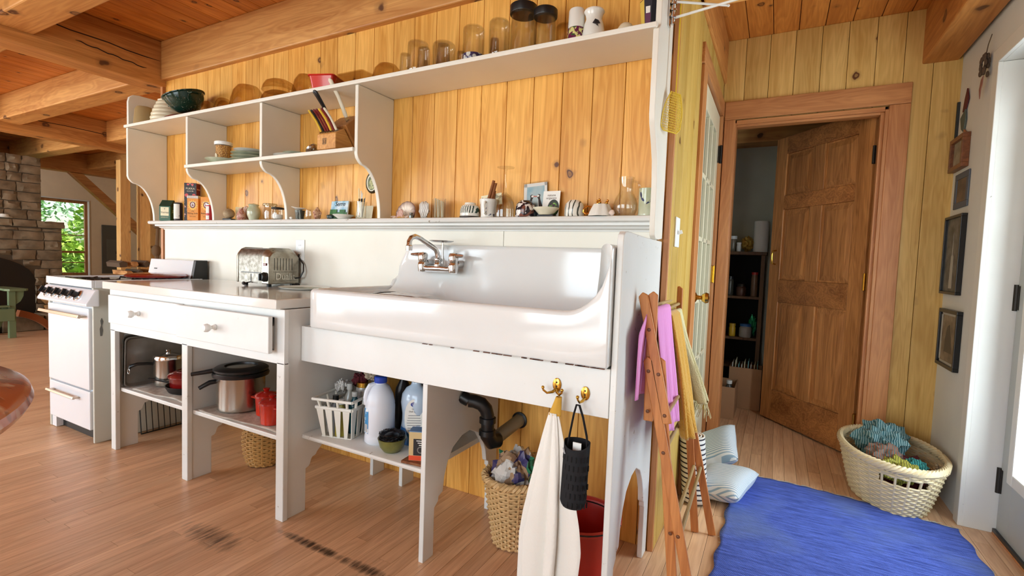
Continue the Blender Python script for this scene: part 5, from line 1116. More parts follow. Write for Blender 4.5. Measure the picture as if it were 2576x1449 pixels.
# skillet, casserole, saucepan
sk_ = thing('skillet','black cast iron skillet carrying the red casserole','skillet',(-.22,-.43,ZS+.007))
sx_,sy_ = -.215,-.43
obj('pan', B().lathe(vessel([(.085,0),(.095,.004),(.112,.035),(.113,.038)],.005),(sx_,sy_,ZS+.007),36), CAST, sk_)
obj('handle', B().tube([(sx_-.105,sy_-.03,ZS+.038),(sx_-.15,sy_-.045,ZS+.042),(sx_-.22,sy_-.07,ZS+.05),(sx_-.245,sy_-.08,ZS+.052)],[.012,.009,.011,.007],8,flat=.5), CAST, sk_)
ds = thing('casserole_pot','dark red enamel casserole with lid standing in the skillet','pot',(sx_,sy_,ZS+.0125))
DRED = mat('dark_red_pot',(128,22,20),.16,coat=.5,col2=(96,14,14),vs_=9)
obj('pot', B().lathe(vessel([(.075,0),(.082,.004),(.092,.03),(.095,.072),(.098,.076)],.005),(sx_+.005,sy_,ZS+.0125),36), DRED, ds)
obj('lid', B().lathe([(.0001,.076),(.101,.076),(.102,.084),(.094,.094),(.07,.104),(.03,.110),(.0001,.111)],(sx_+.005,sy_,ZS+.0125),36).add(B().ring([(.06,.105),(.066,.104),(.066,.107),(.06,.109)],(sx_+.005,sy_,ZS+.0125),30)), DRED, ds)
sp_ = thing('saucepan','small steel saucepan with lid and long black handle','saucepan',(-.435,-.425,ZS+.004))
sx2,sy2 = -.435,-.425
spn = obj('pan', B().lathe(vessel([(.06,0),(.066,.004),(.068,.14),(.07,.144)],.002),(sx2,sy2,ZS+.0075),32), SATIN, sp_)
obj('lid', B().lathe([(.0001,.144),(.071,.144),(.072,.154),(.066,.166),(.03,.178),(.0001,.18)],(sx2,sy2,ZS+.0075),32).lathe([(.008,.178),(.014,.194),(.0001,.198)],(sx2,sy2,ZS+.0075),14), CHROME, sp_)
obj('handle', B().tube([(sx2-.03,sy2-.06,ZS+.128),(sx2-.04,sy2-.085,ZS+.132),(sx2-.055,sy2-.125,ZS+.134),(sx2-.07,sy2-.15,ZS+.124),(sx2-.072,sy2-.155,ZS+.112)],[.011,.011,.012,.013,.009],10,flat=.7), BLACK, spn)
obj('hanging_ring', B().tube([(sx2-.072+.010*math.sin(k*PI/8),sy2-.157,ZS+.097+.014*math.cos(k*PI/8)) for k in range(16)],.0016,6,True), STEEL, spn)
# pressure cooker
px_,py_ = .262,-.452
pc = thing('pressure_cooker','steel pressure cooker with black rimmed lid and two handles','pressure cooker',(px_,py_,ZS+.005))
Z0 = ZS+.0075
obj('pot', B().lathe(vessel([(.096,0),(.103,.005),(.105,.16),(.107,.165)],.003),(px_,py_,Z0),40), SATIN, pc)
obj('rim_band', B().ring([(.100,.160),(.121,.160),(.123,.170),(.118,.178),(.100,.176)],(px_,py_,Z0),40), BLACK, pc)
pcl = obj('lid', B().lathe([(.0001,.172),(.108,.172),(.112,.184),(.108,.192),(.06,.200),(.0001,.203)],(px_,py_,Z0),40), SATIN, pc)
obj('lid_ring', B().ring([(.070,.196),(.112,.186),(.118,.186),(.119,.194),(.108,.202),(.072,.206)],(px_,py_,Z0),40), BLACK, pcl)
dv = Vector((-.80,-.60,0)).normalized(); dv = Vector((-.62,-.78,0)).normalized()
def hpt(d,z,dd=dv): return (px_+dd.x*d,py_+dd.y*d,Z0+z)
obj('lid_handle', B().tube([hpt(.09,.186),hpt(.12,.184),hpt(.16,.178),hpt(.205,.172)],[.014,.016,.014,.013],10,flat=.7), BLACK, pcl)
dw = Vector((-.35,-.94,0)).normalized(); dw = Vector((-.50,-.866,0)).normalized()
obj('pot_handle', B().tube([hpt(.095,.138,dw),hpt(.13,.133,dw),hpt(.155,.120,dw),hpt(.172,.110,dw)],[.015,.016,.014,.013],10,flat=.7), BLACK, pc)
# two little red pots
for (ax,ay,r,h,lab,hl) in ((.452,-.452,.046,.085,'small orange red enamel pot behind its twin',True),(.578,-.512,.050,.088,'small orange red enamel pot nearest the cabinet post',False)):
    t = thing('enamel_pot',lab,'pot',(ax,ay,ZS+.006),'small red enamel pots')
    obj('pot', B().lathe(vessel([(r*.86,0),(r*.95,.004),(r*1.03,h*.95),(r*1.06,h)],.004),(ax,ay,Z0),32), REDO, t)
    obj('lid', B().lathe([(.0001,h),(r*1.08,h),(r*1.09,h+.008),(r*.95,h+.016),(r*.4,h+.024),(.0001,h+.025)],(ax,ay,Z0),32).lathe([(.007,h+.02),(.016,h+.038),(.0001,h+.042)],(ax,ay,Z0),16), REDE, t)
    for s in (-1,1):
        if hl or s > 0: obj('ear_handle', B().tube([(ax+s*r*.9,ay-.022*s*0-.02,Z0+h*.86),(ax+s*(r+.022),ay-.024,Z0+h*.9),(ax+s*(r+.03),ay,Z0+h*.9),(ax+s*(r+.022),ay+.024,Z0+h*.9),(ax+s*r*.9,ay+.02,Z0+h*.86)],.007,8,flat=.6), REDO, t)
rnd('glass_lid_pot','dark glass baking dish behind the small red pots','dish',.62,-.31,ZS,bowl_prof(.09,.10),mat('smoky_dish',(40,34,30),.15),.004)
# oven rack leaning below the left shelf, basket below the right shelf
wr_ = thing('oven_rack','black oven rack leaning on the stove side beside the cabinet','rack',(-.74,-.24,0))
obj('frame', B().tube([(-.715,-.43,.006),(-.715,-.03,.006),(-.748,-.03,.30),(-.748,-.43,.30)],.0045,6,True), IRON, wr_)
for k in range(12): obj('bar', B().tube([(-.7155,-.40+.032*k,.008),(-.7475,-.40+.032*k,.299)],.0026,6), IRON, wr_)
WICK = mat('wicker_tan',(214,164,96),.55,var=.15,vs_=9); WICKP = mat('wicker_pale',(232,212,170),.55,var=.15,vs_=9); WICKM = mat('wicker_golden',(222,184,128),.55,var=.15,vs_=9)
def wicker(name,label,c,prof,m,rows,stakes=26,rr=.0045,sx=1,sy=1,rim=.011,rot=0,cat='basket',gap=None,lay=3):
    """prof(t)->(radius,z); woven rows in and out of upright stakes, coiled rim"""
    t = thing(name,label,cat,c); cr,srr = math.cos(rot),math.sin(rot)
    def P(a,r,z):
        x,y = r*sx*math.cos(a),r*sy*math.sin(a); return (c[0]+x*cr-y*srr,c[1]+x*srr+y*cr,c[2]+z)
    wv = B(); N = stakes*2
    for k in range(rows):
        tt = (k+.5)/rows; r,z = prof(tt)
        pts = [P(2*PI*i/N,r+(.0052 if (i+k) % 2 else -.0052),z) for i in range(N)]
        if gap and gap[0] < tt < gap[1]:
            for s0,s1 in gap[2]:
                i0,i1 = int(s0*N),int(s1*N)
                if i0 < i1: wv.tube(pts[i0:i1],rr,5)
        else: wv.tube(pts,rr,5,True)
    obj('weave',wv,m,t,smooth=60,kind='stuff')
    stk = B()
    for i in range(stakes):
        a = 2*PI*(i+.25)/stakes
        pr_ = [prof(q/8) for q in range(9)]
        if gap and any(True for _ in ()): pass
        stk.tube([P(a,r_,z_) for r_,z_ in pr_],rr*.9,5)
    obj('stakes',stk,m,t,smooth=60,kind='stuff')
    r,z = prof(1.0); rb_ = B()
    for q in range(lay):
        rb_.tube([P(2*PI*i/72,r+rim*.75*math.cos(i*2*PI/72*17+q*2*PI/lay),z+rim*.6+rim*.75*math.sin(i*2*PI/72*17+q*2*PI/lay)) for i in range(72)],rim*.62,5,True)
    obj('rim',rb_,m,t,smooth=60)
    r0,z0_ = prof(0); b = B(); n = 24; b.v = [P(2*PI*i/n,r0,z0_+.004) for i in range(n)]+[P(2*PI*i/n,r0,z0_) for i in range(n)]; b.f = [tuple(range(n)),tuple(range(n,2*n))[::-1]]+[(i,(i+1) % n,n+(i+1) % n,n+i) for i in range(n)]
    obj('base',b,m,t,smooth=0)
    return t
def belly(t): return (.072+.040*math.sin(.25+t*2.5)-.0*t, .25*t)
wicker('wicker_pot','round tan wicker pot basket on the floor under the cabinet',(.205,-.285,0.002),lambda t: (.066+.034*math.sin(.35+t*2.35),.004+.235*t),WICK,22,15,.0058,rim=.009)
# ------------------------------------------------------------------ under the sink
ZU = .3395
cb = thing('plastic_caddy','white slotted plastic carry caddy under the sink','caddy',(.93,-.40,ZU))
CAD = mat('caddy_plastic',(236,236,228),.35)
def cpos(u,v,z,fl):  # u,v in -1..1 across the caddy; flares with height
    s = 1+.28*z/.17*fl; a = R_(14); x,y = u*.068*s,v*.095*s
    return (.915+x*math.cos(a)-y*math.sin(a),-.385+x*math.sin(a)+y*math.cos(a),ZU+z)
for (u0,v0,u1,v1,n) in ((-1,-1,1,-1,4),(1,-1,1,1,5),(1,1,-1,1,4),(-1,1,-1,-1,5)):
    for k in range(n):
        t0,t1 = k/n,(k+.66)/n; b = B()
        for t_ in (t0,t1): pass
        def pp_(t,z): return cpos(u0+(u1-u0)*t,v0+(v1-v0)*t,z,1)
        q = [pp_((t0+t1)/2-.05,0),pp_((t0+t1)/2+.05,0),pp_(t1+.03,.125),pp_(t0-.0,.125)]
        b.v = q; b.f = [(0,1,2,3)]; obj('slat',b,CAD,cb,smooth=0,solid=.003)
b = B()
for z0_,z1_,e in ((.12,.135,1.0),(.158,.170,1.06)):
    pts0 = [cpos(u*e,v*e,(z0_+z1_)/2,1) for u,v in ((-1,-1),(1,-1),(1,1),(-1,1))]
    for i in range(4): b.tube([pts0[i],pts0[(i+1) % 4]],(z1_-z0_)/2,8)
obj('rim',b,CAD,cb,smooth=40)
for i,(ca,cb_) in enumerate((((-1,-1),(1,-1)),((1,-1),(1,1)),((1,1),(-1,1)),((-1,1),(-1,-1)))):
    for k in range(4):
        t_ = (k+.5)/4; u = ca[0]+(cb_[0]-ca[0])*t_; v = ca[1]+(cb_[1]-ca[1])*t_
        p0,p1 = cpos(u,v,.13,1),cpos(u*1.04,v*1.04,.162,1); obj('rib', B().tube([p0,p1],.006,6), CAD, cb)
b = B(); b.v = [cpos(u,v,0.0,1) for u,v in ((-1,-1),(1,-1),(1,1),(-1,1))]+[cpos(u,v,.004,1) for u,v in ((-1,-1),(1,-1),(1,1),(-1,1))]; b.f = [(3,2,1,0),(4,5,6,7),(0,1,5,4),(1,2,6,5),(2,3,7,6),(3,0,4,7)]
obj('base',b,CAD,cb,smooth=0)
def bottle(name,label,x,y,z,r,h,m,capm=None,caph=.02,nr=.35,sh=.68,sx=1,sy=1,cat='bottle',group=None):
    t = thing(name,label,cat,(x,y,z),group); hb = h-caph
    obj('body', B().lathe([(.0001,0),(r*.92,0),(r,.006),(r,hb*sh),(r*.9,hb*(sh+.1)),(r*nr,hb*.95),(r*nr,hb),(.0001,hb)],(x,y,z),26,sx=sx,sy=sy), m, t, smooth=45)
    if capm: obj('cap', B().lathe([(.0001,0),(r*nr+.003,0),(r*nr+.003,caph),(.0001,caph)],(x,y,z+hb),18), capm, t)
    return t
CG = 'cleaning bottles in the caddy'
bottle('soap_bottle','grey bottle at the left inside the white caddy',.880,-.43,ZU+.0045,.028,.155,mat('grey_bottle',(128,128,132),.3),BLACK,group=CG)
bottle('soap_bottle','yellow green bottle in the middle of the caddy',.935,-.448,ZU+.0045,.026,.15,mat('olive_bottle',(176,166,70),.2),mat('clear_cap',(200,200,196),.2),group=CG)
bottle('soap_bottle','teal and clear bottle at the right of the caddy',.955,-.395,ZU+.0045,.028,.175,mat('teal_bottle',(24,74,84),.15),mat('clear_cap',(200,200,196),.2),group=CG)
bottle('soap_bottle','clear plastic bottle with grey cap standing in the caddy',.893,-.365,ZU+.0045,.028,.195,mat('clear_plastic_b',(186,184,174),.15),mat('clear_cap',(200,200,196),.2),.026,group=CG)
bottle('polish_tin','round tin with a brass band at the back of the caddy',.935,-.325,ZU+.0045,.034,.20,mat('tin_label',(150,150,158),.35,.3,col2=(190,186,170),vs_=70),BRASS,.02,.85,.9,group=CG)
def crumple(name,label,c,r,m,seed,cat='cloth',n=30,kind=None):
    rr = random.Random(seed); ph = [rr.uniform(0,6.3) for _ in range(12)]
    b = B().lathe([(max(1e-6,math.sin(PI*k/16)),-math.cos(PI*k/16)) for k in range(17)],n=n); o = []
    for x_,y_,z_ in b.v:
        f = 1+.22*math.sin(5*x_+ph[0]+2*z_)*math.sin(6*y_+ph[1])+.16*math.sin(11*x_+ph[2])*math.sin(9*z_+ph[3]+y_*4)+.10*math.sin(19*y_+ph[4]+9*x_)
        o.append((x_*r[0]*f,y_*r[1]*f,z_*r[2]*f))
    zb = min(v[2] for v in o); b.v = [(c[0]+v[0],c[1]+v[1],c[2]+v[2]-zb) for v in o]
    return obj(name,b,m,None,smooth=25,label=label,cat=cat,kind=kind)
crumple('cleaning_rag','crumpled maroon rag on top of the caddy bottles',(.90,-.31,ZU+.165),(.035,.035,.03),mat('maroon_cloth',(92,22,30),.9),2,'rag')
crumple('paper_rag','crumpled pale rag at the left of the caddy',(.845,-.365,ZU+.150),(.025,.03,.025),mat('pale_rag',(212,208,204),.9),4,'rag')
crumple('sponge_cloth','beige cloth hanging over the tin in the caddy',(.965,-.305,ZU+.21),(.028,.028,.02),mat('beige_rag',(190,170,146),.9),6,'rag')
# bleach jug
jx,jy = 1.105,-.402
jg = thing('bleach_jug','white plastic jug with blue cap and blue label under the sink','jug',(jx,jy,ZU))
JW_ = mat('jug_plastic',(226,230,240),.32,sss=.0)
prj = [(.0001,0),(.054,0),(.060,.006),(.060,.03),(.058,.036),(.060,.042),(.060,.150),(.058,.156),(.059,.162),(.052,.195),(.036,.228),(.022,.240),(.022,.248),(.0001,.248)]
obj('body', B().lathe(prj,(jx,jy,ZU),36), JW_, jg, smooth=45)
obj('cap', B().lathe([(.0001,.244),(.0245,.244),(.0255,.247),(.0255,.266),(.022,.27),(.0001,.27)],(jx,jy,ZU),28), mat('blue_cap',(34,66,170),.35), jg)
dq = Vector((-.62,-.78,0)).normalized()
def jp(d,z): return (jx+dq.x*d,jy+dq.y*d,ZU+z)
obj('handle', B().tube([jp(.018,.238),jp(.040,.232),jp(.052,.210),jp(.056,.185),jp(.052,.158)],[.011,.012,.012,.012,.013],10), JW_, jg)
lab = [(.06*R_(a),z) for a,z in [(-40+10*k,.045) for k in range(7)]+[(20-10*k,.145) for k in range(7)]]
obj('label', on_cyl(jx,jy,ZU,.0603,lab,R_(-115)), pattern('jug_label',(60,140,196),(236,242,246),'noise',26,.47,.50,.4), jg, smooth=0)
obj('barcode', on_cyl(jx,jy,ZU,.0606,[(.06*R_(a),z) for a,z in [(-8+6*k,.05) for k in range(5)]+[(16-6*k,.082) for k in range(5)]],R_(-115)), pattern('bars',(240,240,240),(20,20,22),'stripe',130,.5,.52,.4,stretch=(1,1,0)), jg, smooth=0)
# dish liquid bottle
dl = thing('dish_liquid','large clear bottle of blue dish liquid with white label','bottle',(1.235,-.33,ZU))
obj('body', B().lathe([(.0001,0),(.062,0),(.066,.008),(.066,.05),(.060,.095),(.060,.12),(.067,.165),(.062,.20),(.044,.226),(.024,.238),(.02,.252),(.0001,.252)],(1.235,-.335,ZU),34,sx=1,sy=.72), mat('pale_blue_plastic',(178,194,212),.18,coat=.3), dl, smooth=45)
obj('liquid', B().lathe([(.0001,.001),(.063,.0005),(.0668,.008),(.0668,.05),(.0645,.068),(.0001,.07)],(1.235,-.335,ZU),34,sx=1,sy=.725), mat('blue_liquid',(40,104,170),.12,coat=.3), dl, smooth=45)
lb = B(); n = 24
lb.v = [(1.235+.038*math.cos(2*PI*i/n),-.335-.0478-.0015,ZU+.118+.075*math.copysign(abs(math.sin(2*PI*i/n))**.8,math.sin(2*PI*i/n))) for i in range(n)]; lb.f = [tuple(range(n))]
A35 = R_(33)
def rot35(b): return b.rz(A35,(1.235,-.335,0))
obj('label', rot35(lb), WHITEP, dl, smooth=0)
cxv = Vector((math.cos(A35),math.sin(A35),0)); nn = Vector((math.sin(A35),-math.cos(A35),0)); ctr = Vector((1.235,-.335,0))+nn*.0494
obj('brand_oval', disc(ctr+Vector((0,0,ZU+.172)),cxv,ZA,.015,.010,22,.0006), mat('brand_blue',(48,66,150),.4), dl, smooth=0)
text('Great\nValue',.0085,ctr+Vector((0,0,ZU+.175)),cxv,ZA,WHITEP,dl,ex=.0012); text('Ultra',.009,ctr+Vector((0,0,ZU+.153)),cxv,ZA,INK,dl,ex=.0008); text('Dish Liquid',.009,ctr+Vector((0,0,ZU+.143)),cxv,ZA,INK,dl,ex=.0008)
for k in range(7): obj('small_print', quad(ctr+Vector((0,0,ZU+.127-.010*k)),cxv,ZA,.058-.004*abs(k-3),.0022,.0008), mat('grey_print',(120,120,124),.6), dl, smooth=0)
# bowl with steel wool
bw = rnd('steel_wool_bowl','olive green pottery bowl on the shelf under the sink','bowl',1.222,-.458,ZU,[(.024,0),(.032,.004),(.046,.022),(.053,.048),(.055,.055)],mat('olive_glaze',(120,120,64),.3,col2=(96,98,48),vs_=22),.005)
def wool(c,r,n=60):
    b = B(); rr = random.Random(9)
    for k in range(n):
        a0,a1 = rr.uniform(0,6.28),rr.uniform(0,6.28); pts = []
        for q in range(9):
            a0 += rr.uniform(.2,.9); a1 += rr.uniform(-.6,.6); d = r*(.55+.45*rr.random())
            pts.append((c[0]+d*math.cos(a0)*1.1,c[1]+d*math.sin(a0)*1.1,c[2]+abs(d*math.sin(a1))*.75))
        b.tube(pts,.0011,4)
    return b
obj('steel_wool', wool((1.222,-.458,ZU+.042),.046,110).add(B().ell((1.222,-.458,ZU+.050),(.038,.038,.026))), mat('wool_steel',(54,54,58),.35,.9), None, label='tangle of dark steel wool heaped in the olive bowl', cat='scourer', kind='stuff')
# cork pad, detergent box
obj('cork_pad', rb(1.318,1.418,-.517,-.42,ZU,ZU+.010,6), mat('cork',(150,96,60),.85,col2=(110,64,36),vs_=50), None, smooth=0, bev=.002, label='brown cork pad under the detergent box', cat='pad')
DB = (1.375,-.470,.080,.05,24)
db_ = thing('detergent_box','tan black and orange detergent box on the cork pad','box',(1.375,-.47,ZU+.01))
obj('carton', rb(1.335,1.415,-.495,-.445,ZU+.0105,ZU+.118,24), mat('tan_card',(206,180,130),.6), db_, smooth=0, bev=.001)
obj('black_panel', face_quad(DB,.006,ZU+.062,'f',.058,.062), INK, db_, smooth=0); obj('orange_foot', face_quad(DB,0,ZU+.021,'f',.079,.018,.0006), mat('orange_print',(226,76,34),.5), db_, smooth=0)
obj('ring_mark', B().add(face_disc(DB,.004,ZU+.052,'f',.013,.013,.0008)), mat('grey_ring',(120,116,112),.5), db_, smooth=0); obj('ring_core', face_disc(DB,.004,ZU+.052,'f',.009,.009,.0011), INK, db_, smooth=0)
for k in range(3): obj('white_line', face_quad(DB,.008,ZU+.086-.008*k,'f',.040-.01*k,.003,.0008), WHITEP, db_, smooth=0)
obj('blue_lid', rb(1.3345,1.4155,-.4955,-.4445,ZU+.118,ZU+.121,24), mat('blue_card',(96,132,176),.5), db_, smooth=0)
for k,(a,b_) in enumerate(((1.07,-.22),(1.16,-.20),(1.30,-.22))):
    bottle('dark_bottle',['dark spray bottle at the back left under the sink','dark tall bottle behind the white jug','dark bottle in the corner behind the dish liquid'][k],a,b_,ZU,.036,.25+.02*(k == 1),mat('black_bottle',(24,22,26),.3),BLACK,group='dark bottles at the back of the sink shelf')
# drain pipes
pt = thing('drain_pipe','black plastic sink trap joined to a grey waste pipe','pipe',(1.5,-.2,.3))
obj('trap', B().tube([(1.60,-.27,.80),(1.60,-.27,.60),(1.56,-.27,.552),(1.50,-.27,.540),(1.475,-.27,.541)],.024,14) if False else B().tube([(1.47,-.30,.545),(1.49,-.29,.543),(1.515,-.28,.535),(1.530,-.27,.515),(1.536,-.265,.49),(1.536,-.262,.44),(1.532,-.258,.405),(1.54,-.235,.375),(1.548,-.20,.372)],[.026,.026,.027,.027,.026,.026,.027,.030,.030],16), BLACK, pt)
for z_ in ((1.536,-.2635,.470),(1.534,-.260,.42)): obj('slip_nut', B().lathe([(.026,-.012),(.033,-.010),(.033,.010),(.026,.012)],z_,18), BLACK, pt)
obj('tailpiece', B().tube([(1.44,-.31,.56),(1.47,-.30,.545)],.025,12), BLACK, pt)
obj('waste_pipe', B().tube([(1.545,.0,.400),(1.540,-.19,.380)],.027,16), mat('grey_pvc',(150,144,130),.45), pt)
obj('pipe_stub', B().tube([(1.40,-.40,.345),(1.30,-.10,.33)],.03,14), mat('grey_pvc',(150,144,130)), pt)
obj('wall_flange', B().ring([(.028,0),(.036,0),(.036,-.006),(.028,-.008)],(1.545,-.0005,.400),24,'y'), BLACK, pt)
# wicker waste basket with bags
wicker('waste_basket','golden wicker waste basket standing under the sink',(1.655,-.235,.002),lambda t: (.076+.043*t,.004+.252*t),WICKM,24,18,.0058,rim=.013)
BAG = mat('clear_bag',(196,190,182),.12,trans=.85); 
m_,nt_,p_,N_,L_n = new('plastic_bags'); p_.inputs['Roughness'].default_value = .15; p_.inputs['Coat Weight'].default_value = .5
tc0 = N_('ShaderNodeTexCoord'); vz = N_('ShaderNodeTexVoronoi'); vz.inputs['Scale'].default_value = 17; L_n(tc0.outputs['Object'],vz.inputs[0]); rz_ = N_('ShaderNodeValToRGB'); L_n(vz.outputs['Color'],rz_.inputs[0]); rz_.color_ramp.interpolation = 'CONSTANT'
for ps,c_ in ((.0,(206,202,196)),(.36,(54,128,92)),(.45,(186,152,120)),(.53,(70,66,112)),(.60,(222,218,212)),(.82,(214,206,192))):
    e_ = rz_.color_ramp.elements.new(ps) if ps else rz_.color_ramp.elements[0]; e_.color = lin(c_)
rz_.color_ramp.elements[-1].color = lin((196,190,186)); L_n(rz_.outputs[0],p_.inputs['Base Color'])
crumple('plastic_bags','heap of crumpled plastic bags in the wicker waste basket',(1.655,-.235,.165),(.088,.088,.085),m_,14,'bags',44,'stuff')
crumple('plastic_bag','clear crinkled bag on top of the waste basket',(1.672,-.20,.285),(.062,.058,.028),glass('bag_film',(238,236,232),(190,186,178)),17,'bag',40)
# red bucket, hooks, towel, bottle sling
bk = thing('red_bucket','red plastic bucket with dark rim under the sink end','bucket',(1.985,-.34,0.001))
obj('pail', B().lathe(vessel([(.105,0),(.110,.005),(.128,.235),(.131,.24)],.003),(1.962,-.335,.001),40), mat('bucket_red',(190,40,30),.35), bk)
obj('rim', B().ring([(.126,.232),(.136,.232),(.137,.246),(.127,.248)],(1.962,-.335,.001),40), mat('bucket_rim',(196,60,46),.35), bk)
obj('bail', B().tube([(1.962+.136*math.cos(R_(a)),-.335+.136*math.sin(R_(a)),.243) for a in range(180,361,12)],.003,6), IRON, bk)
obj('inner_lip', B().ring([(.1225,.228),(.1262,.228),(.1262,.232),(.1225,.232)],(1.962,-.335,.001),40), IRON, bk)
for k,(hx_,hz_,dbl,lab) in enumerate(((1.935,.728,True,'double brass coat hook holding the white towel'),(2.026,.716,False,'brass coat hook holding the black bottle sling'))):
    h = thing('coat_hook',lab,'hook',(hx_,-.531,hz_-.02),'brass hooks on the sink apron')
    obj('back_plate', B().lathe([(.0001,0),(.013,0),(.014,-.002),(.011,-.004),(.0001,-.005)],(0,0,0),20,'y').tr(Matrix.Translation((hx_,-.5313,hz_)) @ Matrix.Diagonal((1,1,1.5,1))), BRASS, h)
    for zz in (.008,-.004): obj('screw', B().lathe([(.0001,0),(.003,0),(.002,-.002),(.0001,-.002)],(hx_,-.536,hz_+zz),10,'y'), IRON, h)
    for s in ((-1,1) if dbl else (-.35,)):
        obj('prong', B().tube([(hx_,-.534,hz_-.012),(hx_+s*.008,-.548,hz_-.020),(hx_+s*.020,-.560,hz_-.022),(hx_+s*.030,-.566,hz_-.013),(hx_+s*.031,-.567,hz_-.008)],[.005,.0045,.0035,.003,.003],8).ell((hx_+s*.031,-.567,hz_-.005),(.005,.005,.005)), BRASS, h)
tw = thing('kitchen_towel','long white towel with mustard loop hanging from the double hook','towel',(1.945,-.57,.02))
def towel(u,v):
    t = v; zt = .655-.60*t
    w = .012+.046*min(1,t*1.5)**.85+.010*math.sin(t*3)
    a = u*2*PI
    fold = 1+.55*math.cos(6*a+1.2*math.sin(t*2.2))*min(1,.25+t*1.4)+.12*math.cos(11*a+2+t)
    return (1.948-.012*t+w*math.cos(a)*fold, -.578+.010*math.sin(t*3)+.028*min(1,.3+t)*math.sin(a)*fold*.8, zt+(.018*math.sin(a*2+.6)+.02*math.cos(a))*(1 if v > .98 else 0))
obj('cloth', B().grid(towel,120,44,True), mat('white_towel',(236,232,224),.9,bump=.35,bs=120,sheen=.3), tw, smooth=60, solid=.0015)
def loopf(u,v):
    a = u*2*PI; w = .008+.010*v
    return (1.957-.009*v+w*math.cos(a)*(1+.2*math.cos(3*a)), -.568-.008*v+.008*math.sin(a), .703-.055*v)
obj('hanging_loop', B().grid(loopf,24,8,True), mat('mustard_cloth',(206,158,60),.9), tw, smooth=60, solid=.001)
bs_ = thing('bottle_sling','black ribbed bottle sling hanging from the single hook','sling',(2.03,-.57,.27))
BLKC = mat('black_knit',(14,15,20),.85)
obj('strap', B().tube([(1.990,-.566,.56),(1.996,-.566,.60),(2.006,-.567,.66),(2.013,-.567,.688),(2.022,-.567,.688),(2.034,-.566,.655),(2.048,-.566,.60),(2.052,-.566,.56)],.0055,8,flat=.5), BLKC, bs_)
def sling(u,v):
    a = u*2*PI; z = .582-.195*v; r = (.038 if v < .93 else .038*(1-(v-.93)*3))
    r2 = 1+.0*math.sin(a*12)
    return (2.020-.006*v+r*r2*math.cos(a), -.566-.0+r*r2*.8*math.sin(a), z-(.018*(1-v)*max(0,-math.sin(a))))
obj('pouch', B().grid(sling,36,24,True), BLKC, bs_, smooth=60, solid=.002)
sl = B()
for r_ in range(7):
    for k in range(9):
        a = R_(185+20*k+(10 if r_ % 2 else 0)); z = .545-.027*r_
        if z > .41: sl.tube([(2.020+.0385*math.cos(a),-.566+.0312*math.sin(a),z),(2.0195+.0388*math.cos(a),-.566+.0315*math.sin(a),z-.016)],.0022,5)
obj('knit_ribs', sl, mat('black_rib',(4,4,6),.9), bs_, smooth=60, kind='stuff')
obj('sling_tag', quad((1.990,-.590,.555),(.85,-.5,.35),(-.3,0,.95),.007,.018,.001), mat('grey_tag',(150,150,152),.7), bs_, smooth=0)
obj('note_slip', rb(2.008,2.034,-.570,-.567,.50,.578,0), WHITEP, None, smooth=0, label='white paper slip tucked in the black bottle sling', cat='paper')
# ------------------------------------------------------------------ entry: small fittings
lsw = thing('light_switch','white light switch plate on the pine partition','switch',(R,.12,1.18))
obj('cover_plate', bx(R+.0002,R+.006,.078,.162,1.176,1.292), WPLASTIC, lsw, smooth=0, bev=.002)
obj('toggle', bx(R+.006,R+.024,.115,.125,1.222,1.236).ry(R_(-18),(R,.12,1.229)), WPLASTIC, lsw, smooth=0, bev=.001)
YEL = mat('yellow_plastic',(222,186,44),.4)
fs = thing('fly_swatter','yellow plastic fly swatter hanging at the end of the shelf unit','fly swatter',(2.14,-.11,1.57))
obj('handle', B().tube([(2.150,-.070,2.03),(2.150,-.068,1.90),(2.150,-.070,1.78),(2.150,-.074,1.71)],[.005,.0045,.004,.004],8,flat=.6), YEL, fs)
hd = B(); 
def sw(u,v): return (2.150-.008*v+.45*(u-.5)*(.05+.055*math.sin(min(1,v*1.6)*PI/2))*(1 if v < .9 else 1-(v-.9)*3), -.074-.03*v+.9*(u-.5)*(.05+.055*math.sin(min(1,v*1.6)*PI/2))*(1 if v < .9 else 1-(v-.9)*3), 1.712-.142*v)
for i in range(15): hd.tube([sw(i/14,k/16) for k in range(17)],.0011,4)
for k in range(17): hd.tube([sw(i/14,k/16) for i in range(15)],.0010,4)
obj('mesh_paddle', hd, YEL, fs, smooth=0, kind='stuff')
obj('paddle_edge', B().tube([sw(0,k/16) for k in range(17)]+[sw(i/14,1) for i in range(1,15)]+[sw(1,1-k/16) for k in range(1,17)],.0022,5), YEL, fs)
WRD = mat('white_rod',(230,228,220),.35)
dr = thing('swing_arm_rack','white swing arm drying rod on a chrome bracket','rack',(2.13,-.11,1.93))
obj('bracket', bx(2.1187,2.124,-.122,-.098,1.93,2.08).add(B().tube([(2.134,-.11,1.935),(2.134,-.11,2.08)],.007,10)), CHROME, dr)
for k in range(5): obj('pivot_ring', B().lathe([(.008,0),(.012,.002),(.012,.008),(.008,.010)],(2.134,-.11,1.955+.022*k),14), CHROME, dr)
for k,(ex_,ey_,zz) in enumerate(((2.395,-.17,1.957),(2.30,-.02,2.01),(2.36,-.10,2.035))): obj('rod', B().tube([(2.142,-.11,zz),(ex_,ey_,zz-.004)],[.0045,.0038],8).ell((ex_,ey_,zz-.004),(.005,.005,.005)), WRD, dr)
